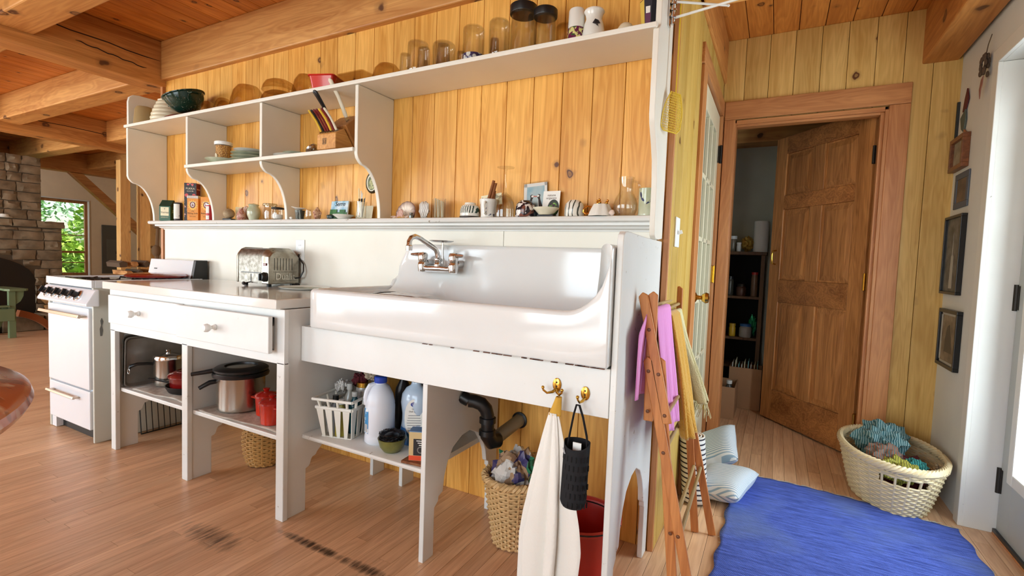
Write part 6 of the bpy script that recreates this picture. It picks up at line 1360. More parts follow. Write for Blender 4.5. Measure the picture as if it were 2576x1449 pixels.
# ------------------------------------------------------------------ folding clothes dryer
OAK = wood('dryer_wood',(216,142,78),(168,96,44),'z',70,.2,.5); DOWEL = wood('dowel_wood',(190,160,110),(150,118,74),'y',70,0,.6)
cdw = thing('clothes_dryer','folding wooden clothes dryer leaning beside the sink stand','clothes dryer',(2.22,-.05,0))
def bar(x0,z0,x1,z1,y,dx=0,w=.030,t=.011):
    d = Vector((x1-x0,0,z1-z0)); L_ = d.length; d.normalize(); ang = math.atan2(d.x,d.z)
    b = B().prism([(-w/2,0),(w/2,0),(w/2,L_-.008),(0,L_+.004),(-w/2,L_-.008)],'y',-t/2,t/2).ry(ang).mv(x0+dx,y,z0)
    obj('bar', b, OAK, cdw, smooth=0, bev=.003)
BARS = ((2.232,.615,2.138,1.012,0),(2.172,.610,2.167,1.016,1),(2.349,.002,2.163,.812,0),(2.283,.002,2.199,.812,1))
for yb,dx in ((-.350,0),(.230,-.018)):
    for (x0,z0,x1,z1,o) in BARS:
        bar(x0,z0,x1,z1,yb+(.0065 if o else -.0065)*(1 if yb < 0 else -1),dx)
    for (x_,z_) in ((2.163,.90),(2.168,.771),(2.199,.765),(2.172,.645),(2.224,.640),(2.226,.524),(2.260,.278),(2.283,.275)):
        sg = -1 if yb < 0 else 1
        obj('rivet', B().lathe([(.0001,0),(.006,0),(.005,sg*.002),(.0001,sg*.003)],(x_+dx,yb+sg*.0122,z_),12,'y'), mat('dark_plug',(110,62,28),.5), cdw)
for (x_,z_) in ((2.150,.965),(2.166,.945),(2.163,.90),(2.185,.771),(2.172,.645),(2.226,.640),(2.226,.524),(2.262,.278),(2.288,.275)):
    obj('dowel', B().tube([(x_,-.345,z_),(x_-.016,.226,z_)],.0065,10), DOWEL, cdw)
def drape(name,label,x,z,y0,y1,lL,lR,sL,sR,m,amp=.006,fr=0,tk=.003,seed=0,th=.011,cat='towel',yl=0):
    rr = random.Random(seed); p1,p2 = rr.uniform(0,6),rr.uniform(0,6)
    def fn(u,v):
        y = y0+(y1-y0)*v; T_ = lL+lR; s = u*T_
        if s < lL-.02: k = (lL-.02-s)/max(.01,lL); xx = x-th-sL*k; zz = z-(lL-.02-s)
        elif s < lL+.02: a = (s-lL)/.02*PI/2; xx = x+th*math.sin(a); zz = z+th*math.cos(a)
        else: k = (s-lL-.02)/max(.01,lR); xx = x+th+sR*k; zz = z-(s-lL-.02)
        d = abs(s-lL)/max(lL,lR); yc = (y0+y1)/2
        if s < lL: y += yl*min(1,(lL-s)/.08); yc += yl*min(1,(lL-s)/.08)
        return (xx+amp*d*math.sin(v*13+p1+d*2)+amp*.5*d*math.sin(v*27+p2), yc+(y-yc)*(1-.12*d)+.01*d*math.sin(d*4+p1), zz+.004*math.sin(v*9+p2)*d)
    t = thing(name,label,cat,(x,(y0+y1)/2,z-max(lL,lR)))
    obj('cloth', B().grid(fn,60,36), m, t, smooth=60, solid=tk)
    if fr:
        f = B()
        for k in range(fr):
            v = (k+.5)/fr; a = Vector(fn(1,v)); f.tube([a,a+Vector((rr.uniform(-.008,.012),rr.uniform(-.008,.008),-.018)),a+Vector((rr.uniform(-.01,.018),rr.uniform(-.012,.012),-.04-rr.uniform(0,.03)))],.0013,4)
        obj('fringe', f, m, t, smooth=60, kind='stuff')
    return t
PINK = pattern('pink_check',(226,140,204),(238,178,222),'stripe',34,.86,.92,.9,stretch=(0,1,0))
drape('pink_towel','pink checked tea towel over the front of the dryer',2.166,.955,-.325,-.10,.285,.42,.012,.045,PINK,.008,seed=2,tk=.0015,yl=-.115)
drape('yellow_towel','thick mustard yellow towel over the middle of the dryer',2.163,.914,-.095,.060,.22,.45,.004,.080,mat('mustard_terry',(214,160,52),.95,bump=.8,bs=160,sheen=.4),.016,seed=4,tk=.012,th=.017)
drape('linen_towel','beige fringed linen towel over the far end of the dryer',2.158,.918,.075,.205,.2,.36,.004,.10,mat('linen',(206,194,150),.95,bump=.5,bs=200),.022,fr=26,seed=6,tk=.002)
# ------------------------------------------------------------------ floor textiles
def rugmat():
    m,nt,p,N,L = new('blue_weave'); tc = N('ShaderNodeTexCoord')
    mp = N('ShaderNodeMapping'); mp.inputs['Scale'].default_value = (9,80,1); mp.inputs['Rotation'].default_value = (0,0,R_(8)); L(tc.outputs['Object'],mp.inputs[0])
    n = N('ShaderNodeTexNoise'); n.inputs['Scale'].default_value = 1; n.inputs['Detail'].default_value = 6; n.inputs['Roughness'].default_value = .7; L(mp.outputs[0],n.inputs[0])
    r = N('ShaderNodeValToRGB'); L(n.outputs[0],r.inputs[0]); e = r.color_ramp.elements; e[0].position = .3; e[0].color = lin((44,66,150)); e[1].position = .62; e[1].color = lin((96,122,226))
    n2 = N('ShaderNodeTexNoise'); n2.inputs['Scale'].default_value = 2.4; n2.inputs['Detail'].default_value = 3; L(tc.outputs['Object'],n2.inputs[0]); r2 = N('ShaderNodeValToRGB'); L(n2.outputs[0],r2.inputs[0]); r2.color_ramp.elements[0].position = .50; r2.color_ramp.elements[1].position = .75
    mx = N('ShaderNodeMix'); mx.data_type = 'RGBA'; L(r2.outputs[0],mx.inputs['Factor']); L(r.outputs[0],mx.inputs['A']); mx.inputs['B'].default_value = lin((112,134,190)); L(mx.outputs['Result'],p.inputs['Base Color'])
    p.inputs['Roughness'].default_value = .95
    w = N('ShaderNodeTexWave'); w.inputs['Scale'].default_value = 60; w.inputs['Distortion'].default_value = 1.5; w.bands_direction = 'DIAGONAL'; L(tc.outputs['Object'],w.inputs[0]); b = N('ShaderNodeBump'); b.inputs['Strength'].default_value = .6; b.inputs['Distance'].default_value = .004; L(w.outputs[1],b.inputs['Height']); L(b.outputs[0],p.inputs['Normal'])
    return m
rg = thing('floor_rug','long blue woven rag rug lying in the entry','rug',(2.8,.2,0))
RUG = rugmat()
def rugf(u,v):
    x = 2.352+.905*u; y = .955-.075*u**2*1+.03*math.sin(u*5)*.3-1.75*v+(-.02 if u > .85 else 0)
    e_ = .006*math.sin(v*60+u*3)*(1 if u in (0,1) else 0)
    return (x+e_+(.012*math.sin(v*5)), y+.004*math.sin(u*70)*(1 if v in (0,1) else 0), .008+.004*math.sin(u*4+v*7)*math.sin(v*11+1)*(u*(1-u)*4))
obj('weave', B().grid(rugf,60,110), RUG, rg, smooth=60, solid=.006)
f = B()
for k in range(150):
    u = random.random(); a = Vector(rugf(u,0)); f.tube([a,a+Vector((random.uniform(-.012,.012),random.uniform(.008,.02),-.002)),a+Vector((random.uniform(-.03,.03),random.uniform(.01,.035),-.004))],.0014,4)
for k in range(80):
    v = random.random(); a = Vector(rugf(0 if k % 2 else 1,v)); f.tube([a,a+Vector((random.uniform(-.012,.012),random.uniform(-.01,.01),-.003))],.0012,4)
obj('frayed_threads', f, mat('undyed_thread',(206,200,188),.9), rg, smooth=0, kind='stuff')
def pillow(name,label,c,w,d,h,m,rots,cat='pillow'):
    def fn(u,v):
        x,y = (u-.5)*2,(v-.5)*2; e = max(0,(1-x**4))*max(0,(1-y**4)); k = 1-.10*(1-abs(x))*abs(y)**2
        return x*w/2*(1-.07*(1-y*y)*0-.05*(1-abs(y))**1),y*d/2*(1-.05*(1-abs(x))),h/2*math.sqrt(max(0,e))
    b = B().grid(lambda u,v: fn(u,v),24,24).grid(lambda u,v: (lambda p: (p[0],p[1],-p[2]))(fn(u,v)),24,24)
    M = Matrix.Rotation(R_(rots[2]),4,'Z') @ Matrix.Rotation(R_(rots[0]),4,'X') @ Matrix.Rotation(R_(rots[1]),4,'Y'); b.tr(M)
    zb = min(v[2] for v in b.v); b.mv(c[0],c[1],c[2]-zb)
    return obj(name,b,m,None,smooth=70,label=label,cat=cat,group='striped cushions behind the dryer')
TICK = pattern('blue_ticking',(230,232,232),(150,176,196),'stripe',26,.62,.74,.9,stretch=(0,1,0))
pillow('striped_cushion','blue and white striped cushion lying flat by the rug',(2.330,.66,.002),.24,.36,.11,TICK,(0,-8,-12))
pillow('striped_cushion','blue and white striped cushion propped behind the flat one',(2.268,1.00,.002),.22,.30,.11,TICK,(18,-32,8))
rl = thing('rolled_rug','rolled white rug with black bands standing behind the dryer','rug',(2.21,.50,0))
BAND = pattern('banded_rug',(222,216,208),(44,40,50),'stripe',14,.74,.80,.9,stretch=(0,0,1))
def roll(u,v):
    a = u*2*PI*3.2; r = .016+.0135*u*3.2
    return (2.222+r*math.cos(a)-.030*v,.50+r*math.sin(a)+.02*v,.012+.30*v)
obj('roll', B().grid(roll,110,12), BAND, rl, smooth=60, solid=.007)
# ------------------------------------------------------------------ laundry basket with nets
wicker('laundry_basket','pale oval wicker laundry basket against the right wall','laundry basket' and (3.045,1.10,.002),lambda t: (.235+.085*t**.9,.004+.225*t),WICKP,20,26,.0062,sx=.62,sy=1.0,rim=.016,rot=R_(6),gap=(.68,.86,((0,.235-.085+.04),(.32-.02,.685),(.81,1.0))),lay=4)
NET = lambda n,c,c2: pattern(n,c,c2,'wave',34,.45,.6,.9)
crumple('netting','heap of teal netting in the laundry basket',(3.02,1.19,.135),(.10,.13,.085),NET('teal_net',(46,92,98),(134,158,158)),40,'netting',40,'stuff')
crumple('netting','rust coloured netting in the middle of the laundry basket',(3.01,1.03,.15),(.07,.07,.055),NET('rust_net',(150,96,74),(96,110,108)),42,'netting',36,'stuff')
crumple('netting','yellow green netting toward the front of the laundry basket',(3.05,.93,.135),(.085,.07,.05),NET('lime_net',(176,170,70),(120,116,50)),44,'netting',36,'stuff')
crumple('netting','small teal bundle at the right of the laundry basket',(3.12,.98,.15),(.045,.05,.04),NET('teal_net2',(60,146,140),(24,84,84)),46,'netting',36,'stuff')
crumple('netting','dark maroon cloth at the bottom of the laundry basket',(3.10,1.10,.05),(.085,.16,.07),mat('maroon_cloth',(92,22,30)),48,'cloth',36)
# ------------------------------------------------------------------ pictures on the right wall
def frame(label,y0,y1,z0,z1,fm,pm,w=.014,d=.022,matw=0,lean=0):
    t = thing('wall_picture',label,'picture',(RW,(y0+y1)/2,z0),'pictures on the plaster wall')
    def X(b): return b.rz(lean,(RW,y0,0)) if lean else b
    b = B()
    for a in ((y0,y1,z0,z0+w),(y0,y1,z1-w,z1),(y0,y0+w,z0+w,z1-w),(y1-w,y1,z0+w,z1-w)): b.box(RW-d,RW-.0005,*a)
    obj('frame', X(b), fm, t, smooth=0, bev=.002)
    obj('picture', X(bx(RW-d*.5,RW-.002,y0+w*.8,y1-w*.8,z0+w*.8,z1-w*.8)), pm, t, smooth=0)
    if matw:
        b = B()
        for a in ((y0+w,y1-w,z0+w,z0+w+matw),(y0+w,y1-w,z1-w-matw,z1-w),(y0+w,y0+w+matw,z0+w,z1-w),(y1-w-matw,y1-w,z0+w,z1-w)): b.box(RW-d*.6,RW-d*.45,*a)
        obj('mount', X(b), mat('mount_card',(178,172,158),.8), t, smooth=0)
    return t
GR = mat('engraving',(112,110,104),.5,col2=(70,68,64),vs_=16); GR2 = mat('engraving_warm',(150,132,108),.5,col2=(92,80,66),vs_=14)
t = frame('tall black framed print of a tower at eye level',1.19,1.455,1.01,1.405,BLACK,GR,.014,.024)
obj('tower_print', B().prism([(1.30,1.04),(1.35,1.04),(1.343,1.2),(1.333,1.21),(1.328,1.32),(1.322,1.21),(1.308,1.2)],'x',RW-.0128,RW-.0122), mat('pale_engraving',(170,168,160),.5), t, smooth=0)
t = frame('small black framed print below the tower print',1.13,1.42,.645,.935,BLACK,GR2,.018,.024,.012)
obj('figure_print', B().prism([(1.22,.72),(1.33,.72),(1.33,.78),(1.30,.85),(1.27,.86),(1.24,.80)],'x',RW-.0128,RW-.0122), mat('dark_engraving',(74,66,56),.5), t, smooth=0)
t = frame('brown wooden frame holding a pale sketch',1.245,1.455,1.635,1.80,wood('small_frame',(140,84,46),(96,52,26),'y',60,0,.4),mat('sketch',(168,158,138),.7,col2=(130,122,104),vs_=14),.022,.03)
t = frame('blue grey print hanging below the brown frame',1.20,1.405,1.44,1.615,mat('slate_frame',(84,92,104),.6),mat('brown_photo',(128,106,86),.6,col2=(90,76,64),vs_=14),.03,.008)
obj('leather_strip', bx(RW-.012,RW-.001,1.455,1.468,1.66,2.0), mat('strap_dark',(34,36,34),.6), None, smooth=0, label='thin dark strip hanging in the corner', cat='strap')
def pennant(label,pts,m):
    b = B().prism(pts,'x',RW-.010,RW-.004); return obj('paper_ornament',b,m,None,smooth=0,label=label,cat='ornament',group='ornaments on the plaster wall')
pennant('dark red paper kite on the plaster wall',[(1.33,2.03),(1.305,1.975),(1.335,1.93),(1.375,1.925),(1.355,1.985)],mat('kite_red',(92,32,30),.7))
pennant('grey paper scrap below the red kite',[(1.40,1.90),(1.335,1.93),(1.32,1.88),(1.34,1.82),(1.375,1.84)],mat('scrap_grey',(84,94,86),.7))
pennant('tan paper flag above the brown frame',[(1.33,1.83),(1.28,1.80),(1.31,1.755),(1.345,1.765)],mat('flag_tan',(170,116,70),.7))
fl = thing('dried_flowers','dried flower bundle hanging upside down by the door casing','dried flowers',(RW-.02,1.07,1.93))
db = B()
for k in range(26):
    a = random.uniform(0,6.28); y = 1.06+.018*math.cos(a); x = RW-.022+.012*math.sin(a); z = random.uniform(2.0,2.09)
    db.ell((x,y,z),(.006,.010,.014),8,6)
obj('flower_heads', db, mat('dried_brown',(84,66,50),.9), fl, smooth=60, kind='stuff')
obj('stem', B().tube([(RW-.02,1.06,2.09),(RW-.018,1.05,2.13),(RW-.012,1.035,2.17)],.002,5), mat('dried_brown',(84,66,50)), fl)
obj('ribbon', B().prism([(1.06,2.0),(1.085,1.99),(1.10,1.95),(1.085,1.905),(1.078,1.95),(1.065,1.965)],'x',RW-.024,RW-.021), mat('rose_ribbon',(150,100,84),.8), fl, smooth=0)
# ------------------------------------------------------------------ closet
DKW = wood('dark_shelf',(112,76,42),(70,44,22),'z',60,0,.6)
bc = thing('closet_bookcase','dark open bookcase standing inside the closet','bookcase',(2.24,2.67,0))
obj('side', bx(2.385,2.415,2.54,2.80,0,1.215), DKW, bc, smooth=0, bev=.002); obj('side', bx(2.066,2.09,2.54,2.80,0,1.215), DKW, bc, smooth=0, bev=.002)
obj('top', bx(2.064,2.425,2.53,2.80,1.216,1.242), DKW, bc, smooth=0, bev=.002); obj('back', bx(2.09,2.385,2.785,2.80,0,1.215), mat('black_back',(14,12,10),.9), bc, smooth=0)
for z in (.30,.535,.875): obj('shelf', bx(2.09,2.385,2.55,2.785,z-.02,z), DKW, bc, smooth=0, bev=.001)
pt_ = thing('paper_towel_roll','white paper towel roll on top of the closet bookcase','paper towels',(2.375,2.62,1.243))
obj('roll', B().lathe(vessel([(.055,0),(.055,.25)],.036),(2.372,2.62,1.243),30), mat('tissue',(226,224,218),.9), pt_)
crumple('gold_bag','crumpled gold coffee bag on the closet bookcase',(2.275,2.62,1.243),(.045,.035,.055),mat('gold_foil',(186,150,70),.3,.6),51,'bag')
bottle('spice_jar','clear jar with white lid on top of the bookcase',2.16,2.64,1.243,.032,.13,mat('jar_grey',(130,120,104),.2),WPLASTIC,.025,.95,.9,cat='jar')
bottle('spice_jar','small white capped bottle on top of the bookcase',2.212,2.60,1.243,.018,.075,WPLASTIC,WPLASTIC,.015,.9,.8,cat='jar')
SP = (('dark bottle with white label on the upper closet shelf',2.16,.875,.03,.16,(66,62,52),BLACK),('squat brown jar on the upper closet shelf',2.25,.875,.04,.10,(84,54,40),IRON),('tall jar with red and white cap on the upper closet shelf',2.345,.875,.026,.20,(120,92,70),mat('red_cap',(170,40,36),.4)),
('glass jar at the left of the lower closet shelf',2.11,.535,.03,.13,(140,136,128),IRON),('bright yellow tin on the lower closet shelf',2.20,.535,.026,.105,(216,170,40),mat('yellow_lid',(206,160,40),.4)),('jar of white beans with blue lid on the lower closet shelf',2.30,.535,.047,.11,(178,174,166),mat('blue_lid2',(50,110,180),.4)))
for lab,x_,z_,r_,h_,c_,cm in SP: bottle('pantry_jar',lab,x_,2.60,z_+.0005,r_,h_,mat('pantry_%d%d%d' % c_,c_,.3),cm,.02,.85,.82,cat='jar',group='jars on the closet shelves')
crumple('green_packet','shiny green foil packet on the lower closet shelf',(2.345,2.68,.536),(.03,.03,.075),mat('green_foil',(40,150,100),.25,.5),53,'packet')
CB = mat('cardboard',(176,134,98),.85,var=.06)
def carton(name,label,x0,x1,y0,y1,z1,ang=0):
    t = thing(name,label,'box',((x0+x1)/2,(y0+y1)/2,0)); c = ((x0+x1)/2,(y0+y1)/2,0)
    for n_,a in (('side',(x0,x1,y0,y0+.005,.006,z1)),('side',(x0,x1,y1-.005,y1,.006,z1)),('side',(x0,x0+.005,y0+.005,y1-.005,.006,z1)),('side',(x1-.005,x1,y0+.005,y1-.005,.006,z1)),('bottom',(x0,x1,y0,y1,.001,.006))): obj(n_, bx(*a).rz(R_(ang),c), CB, t, smooth=0)
    return t
carton('cardboard_box','open cardboard box of jars just inside the closet',2.075,2.285,1.975,2.30,.235)
carton('cardboard_box','taller cardboard box of papers under the bookcase',2.215,2.445,2.33,2.52,.325)
bottle('glass_bottle','white capped bottle lying in the front cardboard box',2.235,2.12,.007,.028,.25,mat('bottle_grey',(90,88,84),.2),WPLASTIC,.025,.6,.8)
bottle('glass_bottle','dark bottle standing in the front cardboard box',2.15,2.14,.007,.04,.235,mat('dark_stuff',(34,32,30),.5),BLACK,.02,.6,.8)
for k in range(9): obj('paper_sheet', bx(2.232+.0225*k,2.236+.0225*k,2.345,2.50,.008,.345+.035*random.random()).ry(R_(random.uniform(-1,1)),(2.24+.0225*k,2.4,.2)), (WHITEP,CREAMP,mat('teal_paper',(120,186,190),.7))[k % 3], None, smooth=0, label=['white','cream','teal','white bent','cream folded','pale teal','white torn','cream thin','teal narrow'][k]+' paper sheaf standing in the taller cardboard box', cat='papers', group='papers in the closet box')
# ------------------------------------------------------------------ garden window in the far wall
w1 = struct('window_1', None, None, 'double hung window with brown frame looking on trees')
WX = XL
WB = wood('window_wood',(196,130,74),(150,92,46),'z',50,0,.5)
for a in ((1.50,1.545,.55,1.87),(2.225,2.27,.55,1.87),(1.545,2.225,.55,.60),(1.545,2.225,1.825,1.87)): obj('sash_frame', bx(WX-.09,WX-.045,*a), WB, w1, smooth=0, bev=.003)
for z,h_ in ((.965,.035),(1.26,.014),(.78,.014)): obj('rail', bx(WX-.085,WX-.05,1.545,2.225,z-h_/2,z+h_/2), WB, w1, smooth=0, bev=.003)
obj('pane', bx(WX-.07,WX-.066,1.545,2.225,.60,.95), PANE, w1, smooth=0); obj('pane', bx(WX-.07,WX-.066,1.545,2.225,.98,1.825), PANE, w1, smooth=0)
LW = paint('window_lining',(244,240,230),.5)
for a in ((1.49,1.505,.54,1.88),(2.265,2.28,.54,1.88),(1.49,2.28,.53,.55),(1.49,2.28,1.87,1.89)): obj('lining', bx(WX-.15,WX+.006,*a), LW, w1, smooth=0)
# garden
GRASS = mat('meadow',(128,160,70),.9,col2=(96,130,52),vs_=.8)
struct('garden_ground', B().grid(lambda u,v: (-9-40*u,-18+44*v,-.5+.035*(40*u)*(1 if u > .2 else .4)+.4*math.sin(u*9)*math.sin(v*7)),20,20), GRASS, 'sunny green meadow outside the window')
def leafmat(n,c,c2): return mat(n,c,.6,col2=c2,vs_=1.5)
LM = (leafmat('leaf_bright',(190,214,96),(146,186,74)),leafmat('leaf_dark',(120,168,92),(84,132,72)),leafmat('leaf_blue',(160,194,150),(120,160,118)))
def tree(x,y,h,r,m,lab,seed,conifer):
    rr = random.Random(seed); t = thing('garden_tree',lab,'tree',(x,y,-.3),'trees outside the window')
    obj('trunk', B().tube([(x,y,-.5),(x+.05,y,h*.5),(x,y,h*.9)],[.12,.08,.03],8), mat('bark',(92,72,54),.9), t)
    b = B()
    for k in range(2600):
        z = h*(.02+.96*rr.random()**.8); q = 1-z/h if conifer else math.sin(PI*min(1,z/h*.86+.14))
        d = r*q*(.35+.65*math.sqrt(rr.random())); a = rr.uniform(0,6.283); p = Vector((x+d*math.cos(a),y+d*math.sin(a),z-.15*d)); s = rr.uniform(.05,.14)
        u = Vector((rr.uniform(-1,1),rr.uniform(-1,1),rr.uniform(-.6,.6))).normalized()*s; w = Vector((rr.uniform(-1,1),rr.uniform(-1,1),rr.uniform(-1,.4))).normalized()*s*.6
        n = len(b.v); b.v += [tuple(p-u),tuple(p+w),tuple(p+u),tuple(p-w)]; b.f.append((n,n+1,n+2,n+3))
    obj('foliage', b, m, t, smooth=0, flip=False, kind='stuff')
tree(-12.2,4.6,3.2,1.3,LM[0],'bright leafy tree nearest the garden window',1,False)
tree(-15.2,3.0,5.2,1.6,LM[1],'dark spruce at the left of the window view',2,True)
tree(-14.6,7.0,4.8,1.6,LM[0],'light green spruce at the right of the window view',3,True)
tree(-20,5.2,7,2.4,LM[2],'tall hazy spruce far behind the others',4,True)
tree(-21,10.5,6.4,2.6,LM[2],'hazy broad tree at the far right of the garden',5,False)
tree(-11.0,2.6,1.5,.8,LM[0],'low bright bush under the window',6,False)
# ------------------------------------------------------------------ fireplace of rough blocks
FX = -6.0
STN = mat('stone_block',(150,130,104),.9,bump=.9,bs=22,col2=(116,98,76),vs_=7); MOR = mat('mortar',(96,82,66),.95)
fp = struct('fireplace', bx(-7.2,FX-.03,-.9,1.06,.0,1.36), MOR, 'rough stone fireplace and chimney at the far left', smooth=0)
fp['kind'] = 'thing'; fp['category'] = 'fireplace'; fp['label'] = 'rough brown stone fireplace with arched firebox at the far left'
obj('chimney_core', bx(-7.05,FX-.03,-.7,.855,1.36,2.2), MOR, fp, smooth=0)
def stone(y0,y1,z0,z1,x0=FX-.08,x1=FX,seed=0):
    rr = random.Random(seed); g = .006
    b = B(); ny,nz = 4,3
    def P(j,k,x): 
        e = (j in (0,ny)) or (k in (0,nz))
        return (x+(rr.uniform(-.010,.012) if not e else -.018+rr.uniform(-.004,.004)),y0+g+(y1-y0-2*g)*j/ny+(rr.uniform(-.008,.008)),z0+g+(z1-z0-2*g)*k/nz+rr.uniform(-.005,.005))
    fr_ = [[P(j,k,x1+rr.uniform(-.004,.004)) for k in range(nz+1)] for j in range(ny+1)]
    for j in range(ny+1): b.v += fr_[j]
    w = nz+1
    for j in range(ny):
        for k in range(nz): b.f.append((j*w+k,(j+1)*w+k,(j+1)*w+k+1,j*w+k+1))
    edge = [(j,0) for j in range(ny)]+[(ny,k) for k in range(nz)]+[(j,nz) for j in range(ny,0,-1)]+[(0,k) for k in range(nz,0,-1)]
    m = len(b.v); b.v += [(x0,b.v[j*w+k][1],b.v[j*w+k][2]) for j,k in edge]
    for i in range(len(edge)):
        a,c = edge[i],edge[(i+1) % len(edge)]; b.f.append((a[0]*w+a[1],c[0]*w+c[1],m+(i+1) % len(edge),m+i))
    obj('stone', b, STN, fp, smooth=30)
sd = 0; z = .20; rowk = 0
ARC = lambda y: .95-.0 if False else (.62+.33*math.sqrt(max(0,1-((y-.10)/.68)**2)) if abs(y-.10) < .68 else 0)
while z < 2.2:
    hh = random.uniform(.105,.135) if z < 1.3 else random.uniform(.10,.125)
    z1_ = min(z+hh,2.21); 
    if z < 1.30 < z1_: z1_ = 1.30
    right = 1.06 if z < 1.395 else .855; left = -.9 if z < 1.395 else -.7
    if abs(z-1.30) < .001: z1_ = 1.395; right = 1.085
    y = right
    while y > left+.05:
        w_ = random.uniform(.13,.30); y0_ = max(left,y-w_)
        if y0_-left < .07: y0_ = left
        mid = (y+y0_)/2
        sd += 1
        ah = max(ARC(mid),ARC(y),ARC(y0_))
        if z >= ah-.02: stone(y0_,y,z,z1_,x1=FX+(.03 if abs(z-1.30) < .001 else 0),seed=sd)
        elif z1_ > ah: stone(y0_,y,ah,z1_,seed=sd) if z1_-ah > .03 else None
        elif y > .78 and y0_ < .78: stone(.78,y,z,z1_,seed=sd)
        y = y0_
    z = z1_
fb_ = B().prism([(-.58,.10),(.78,.10)]+[(.10+.68*math.cos(R_(a)),.62+.33*math.sin(R_(a))) for a in range(0,181,12)]+[(-.58,.62)],'x',FX-.032,FX-.022)
obj('firebox_door', fb_, mat('black_iron_door',(12,12,13),.45), fp, smooth=0)
for y_ in (-.2,.32): obj('door_bar', bx(FX-.022,FX-.010,y_,y_+.03,.12,.90), mat('black_iron_door',(12,12,13)), fp, smooth=0)
hs_ = random.uniform
for k,(a,b_) in enumerate(((-.95,-.55),(-.55,-.1),(-.1,.35),(.35,.75),(.75,1.13))): obj('hearth_stone', bx(FX-.02,FX+.36,a+.006,b_-.006,.001,.19), STN, fp, smooth=0, bev=.015)
obj('saucer_stack', B().lathe([(.0001,0),(.03,0),(.08,.012),(.08,.016),(.05,.022),(.04,.05),(.0001,.05)],(FX-.02,.50,1.397),24), CER, None, label='white saucer standing on the stone mantel', cat='saucer')
# firewood
LOG = mat('split_wood',(206,150,92),.8,col2=(150,96,50),vs_=14); BARK = mat('bark',(92,72,54))
def split_log(c,L_,r,rot,lab,grp,seed):
    rr = random.Random(seed); n = rr.choice((4,5,5)); pts = [(r*rr.uniform(.75,1.15)*math.cos(2*PI*i/n+rr.random()*.5),r*rr.uniform(.7,1.1)*math.sin(2*PI*i/n+rr.random()*.3)) for i in range(n)]
    b = B().prism(pts,'x',-L_/2,L_/2).tr(Matrix.Rotation(rot[2],4,'Z') @ Matrix.Rotation(rot[1],4,'Y') @ Matrix.Rotation(rot[0],4,'X')); zb = min(v[2] for v in b.v); b.mv(c[0],c[1],c[2]-zb)
    return obj('firewood_log',b,LOG if rr.random() < .65 else BARK,None,smooth=0,bev=.004,label=lab,cat='log',group=grp)
for k,(y_,z_) in enumerate(((.90,.192),(1.0,.192),(.93,.30))): split_log((FX+.16,y_,z_),.34,.06,(k,0,.2*k),['split log on the hearth nearest the firebox','split log on the hearth end','split log lying across the two hearth logs'][k],'logs on the hearth',60+k)
split_log((FX+.15,.97,.40),.30,.05,(1,0,.4),'topmost split log on the hearth','logs on the hearth',66)
lr = thing('log_rack','low wooden rack carrying the firewood behind the stove','rack',(-4.55,1.30,0))
obj('deck', bx(-4.75,-4.35,1.00,1.66,.38,.42), FIR_X, lr, smooth=0, bev=.004)
for a_ in (-4.73,-4.41):
    for b_ in (1.02,1.58): obj('leg', bx(a_,a_+.05,b_,b_+.05,0,.379), FIR_Z, lr, smooth=0, bev=.003)
lk = 0
for r_ in range(5):
    for c_ in range(5-(r_ % 2)):
        nm = ['bottom','second','third','fourth','top'][r_]; po = ['first','second','third','fourth','fifth'][c_]
        split_log((-4.55,1.07+.118*c_+.058*(r_ % 2),.421+.106*r_),.36,.046,(.7*lk,0,random.uniform(-.06,.06)),'%s split log from the post in the %s row of the stack' % (po,nm),'stacked firewood behind the stove',80+lk); lk += 1
# posts, brace and electric panel
for (y_,lab,x_) in ((1.30,'square pine post left of the firewood stack',-5.0),(1.54,'square pine post behind the firewood stack',-5.02)):
    obj('timber_post', bx(x_-.11,x_,y_,y_+.115,0,2.209), POST_Z, None, smooth=0, bev=.004, label=lab, cat='post', group='posts by the firewood')
obj('timber_post', bx(-7.25,-7.12,2.60,2.75,0,2.209), POST_Z, None, smooth=0, bev=.004, label='thick pine post at the far wall', cat='post')
obj('corner_brace', B().prism([(1.55,2.205),(1.72,2.205),(2.60,1.36),(2.60,1.19)],'x',-7.24,-7.13), wood('brace_wood',(214,150,84),(164,102,50),'y',30,.5,.5), None, smooth=0, bev=.004, label='diagonal timber brace from the far beam to a post', cat='brace')
ep = thing('electric_panel','flat grey electric panel box on the far plaster wall','electric panel',(XL,2.62,.57))
EPG = mat('panel_grey',(92,92,84),.5)
obj('box', bx(XL+.001,XL+.02,2.45,2.80,.585,1.475), EPG, ep, smooth=0, bev=.004); obj('door', bx(XL+.02,XL+.026,2.52,2.73,.74,1.22), mat('panel_door',(104,104,96),.45), ep, smooth=0, bev=.003); obj('latch', bx(XL+.026,XL+.032,2.66,2.69,.95,1.0), IRON, ep, smooth=0)
struct('baseboard_left', bx(XL+.001,XL+.02,2.28,3.2,.48,.56), FIR_Z, 'brown rail under the electric panel', smooth=0)
obj('tree_twig_lamp', B().tube([(-5.6,2.0,0),(-5.6,2.02,.6),(-5.58,2.0,1.0),(-5.6,2.03,1.5)],[.03,.025,.03,.02],8).ell((-5.6,2.03,1.42),(.07,.07,.05)).ell((-5.59,2.0,1.05),(.06,.06,.09)), mat('driftwood',(128,96,66),.9), None, label='knotty driftwood stand between the two posts', cat='stand')
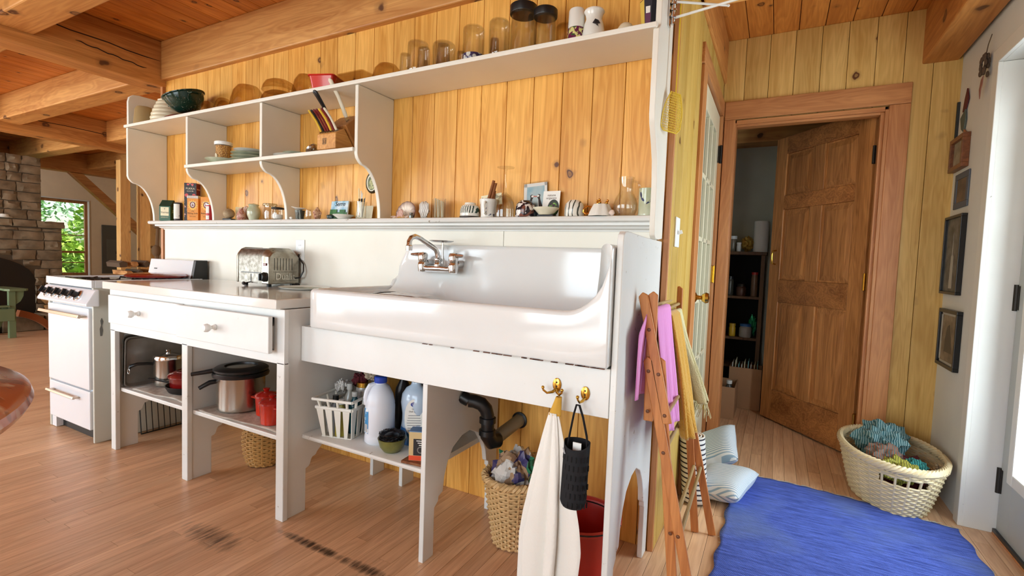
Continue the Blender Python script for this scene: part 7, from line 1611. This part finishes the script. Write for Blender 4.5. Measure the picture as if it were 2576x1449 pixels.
# ------------------------------------------------------------------ green armchair and wooden cart wheel segment
GCH = mat('sage_paint',(108,124,88),.6,var=.1)
gc_ = thing('garden_armchair','faded green wooden armchair at the left edge','armchair',(-5.2,.1,0))
obj('leg', bx(-5.22,-5.17,.285,.345,0,.545), GCH, gc_, smooth=0, bev=.004); obj('leg', bx(-5.22,-5.17,-.32,-.26,0,.545), GCH, gc_, smooth=0, bev=.004)
obj('arm', B().prism([(-5.58,.25),(-5.10,.23),(-5.05,.26),(-5.05,.40),(-5.10,.43),(-5.58,.36)],'z',.547,.572), GCH, gc_, smooth=0, bev=.004); obj('arm', B().prism([(-5.58,-.40),(-5.10,-.43),(-5.05,-.40),(-5.05,-.26),(-5.10,-.23),(-5.58,-.29)],'z',.547,.572), GCH, gc_, smooth=0, bev=.004)
obj('arm_bracket', B().prism([(.345,.545),(.42,.545),(.415,.48),(.39,.42),(.345,.38)],'x',-5.205,-5.185), GCH, gc_, smooth=0)
for k in range(4): obj('seat_slat', bx(-5.22-.10*k,-5.135-.10*k,-.26,.285,.36-.02*k,.378-.02*k), GCH, gc_, smooth=0, bev=.003)
obj('apron', bx(-5.17,-5.15,-.30,.33,.20,.34), GCH, gc_, smooth=0, bev=.003)
for k in range(5): obj('back_slat', bx(-5.50,-5.48,-.25+.108*k,-.155+.108*k,.25,.95).ry(R_(-6),(-5.49,0,.3)), GCH, gc_, smooth=0, bev=.003)
obj('rear_leg', B().prism([(-5.2,.36),(-5.2,.30),(-5.52,.0),(-5.6,.0)],'y',.24,.28), GCH, gc_, smooth=0); obj('rear_leg', B().prism([(-5.2,.36),(-5.2,.30),(-5.52,.0),(-5.6,.0)],'y',-.25,-.21), GCH, gc_, smooth=0)
RST = mat('rust_wood',(150,82,40),.7,bump=.3,bs=30)
arc_ = [(.36+.52*math.sin(R_(a)),.52*math.cos(R_(a))-.225) for a in range(14,66,4)]
obj('log_rocker', B().prism([(p[0],max(.001,p[1])) for p in arc_]+[(p[0]-.02,max(.0005,p[1]-.075)) for p in arc_[::-1]],'x',-5.62,-5.52), RST, None, smooth=0, label='curved rusty brown log rocker on the floor by the hearth', cat='rocker')
# ------------------------------------------------------------------ round table
tm = pattern('red_marble',(178,98,64),(214,180,150),'noise',9,.56,.72,.16,ink2=(150,80,54),stretch=(.6,3.2,1))
tb_ = thing('round_table','round red marbled table top entering at the left','table',(.50,-2.30,0))
obj('table_top', B().lathe([(.0001,.690),(.90,.690),(.935,.698),(.945,.715),(.940,.732),(.925,.740),(.0001,.740)],(.57,-2.285,0),96), tm, tb_)
obj('pedestal', B().lathe([(.0001,.02),(.09,.02),(.07,.1),(.05,.3),(.06,.6),(.11,.68),(.0001,.69)],(.57,-2.285,0),24), FIR_Z, tb_)
for k in range(4): obj('foot', bx(.05,.42,-.03,.03,.001,.06).rz(PI/4+k*PI/2).mv(.57,-2.285,0), FIR_X, tb_, smooth=0, bev=.008)
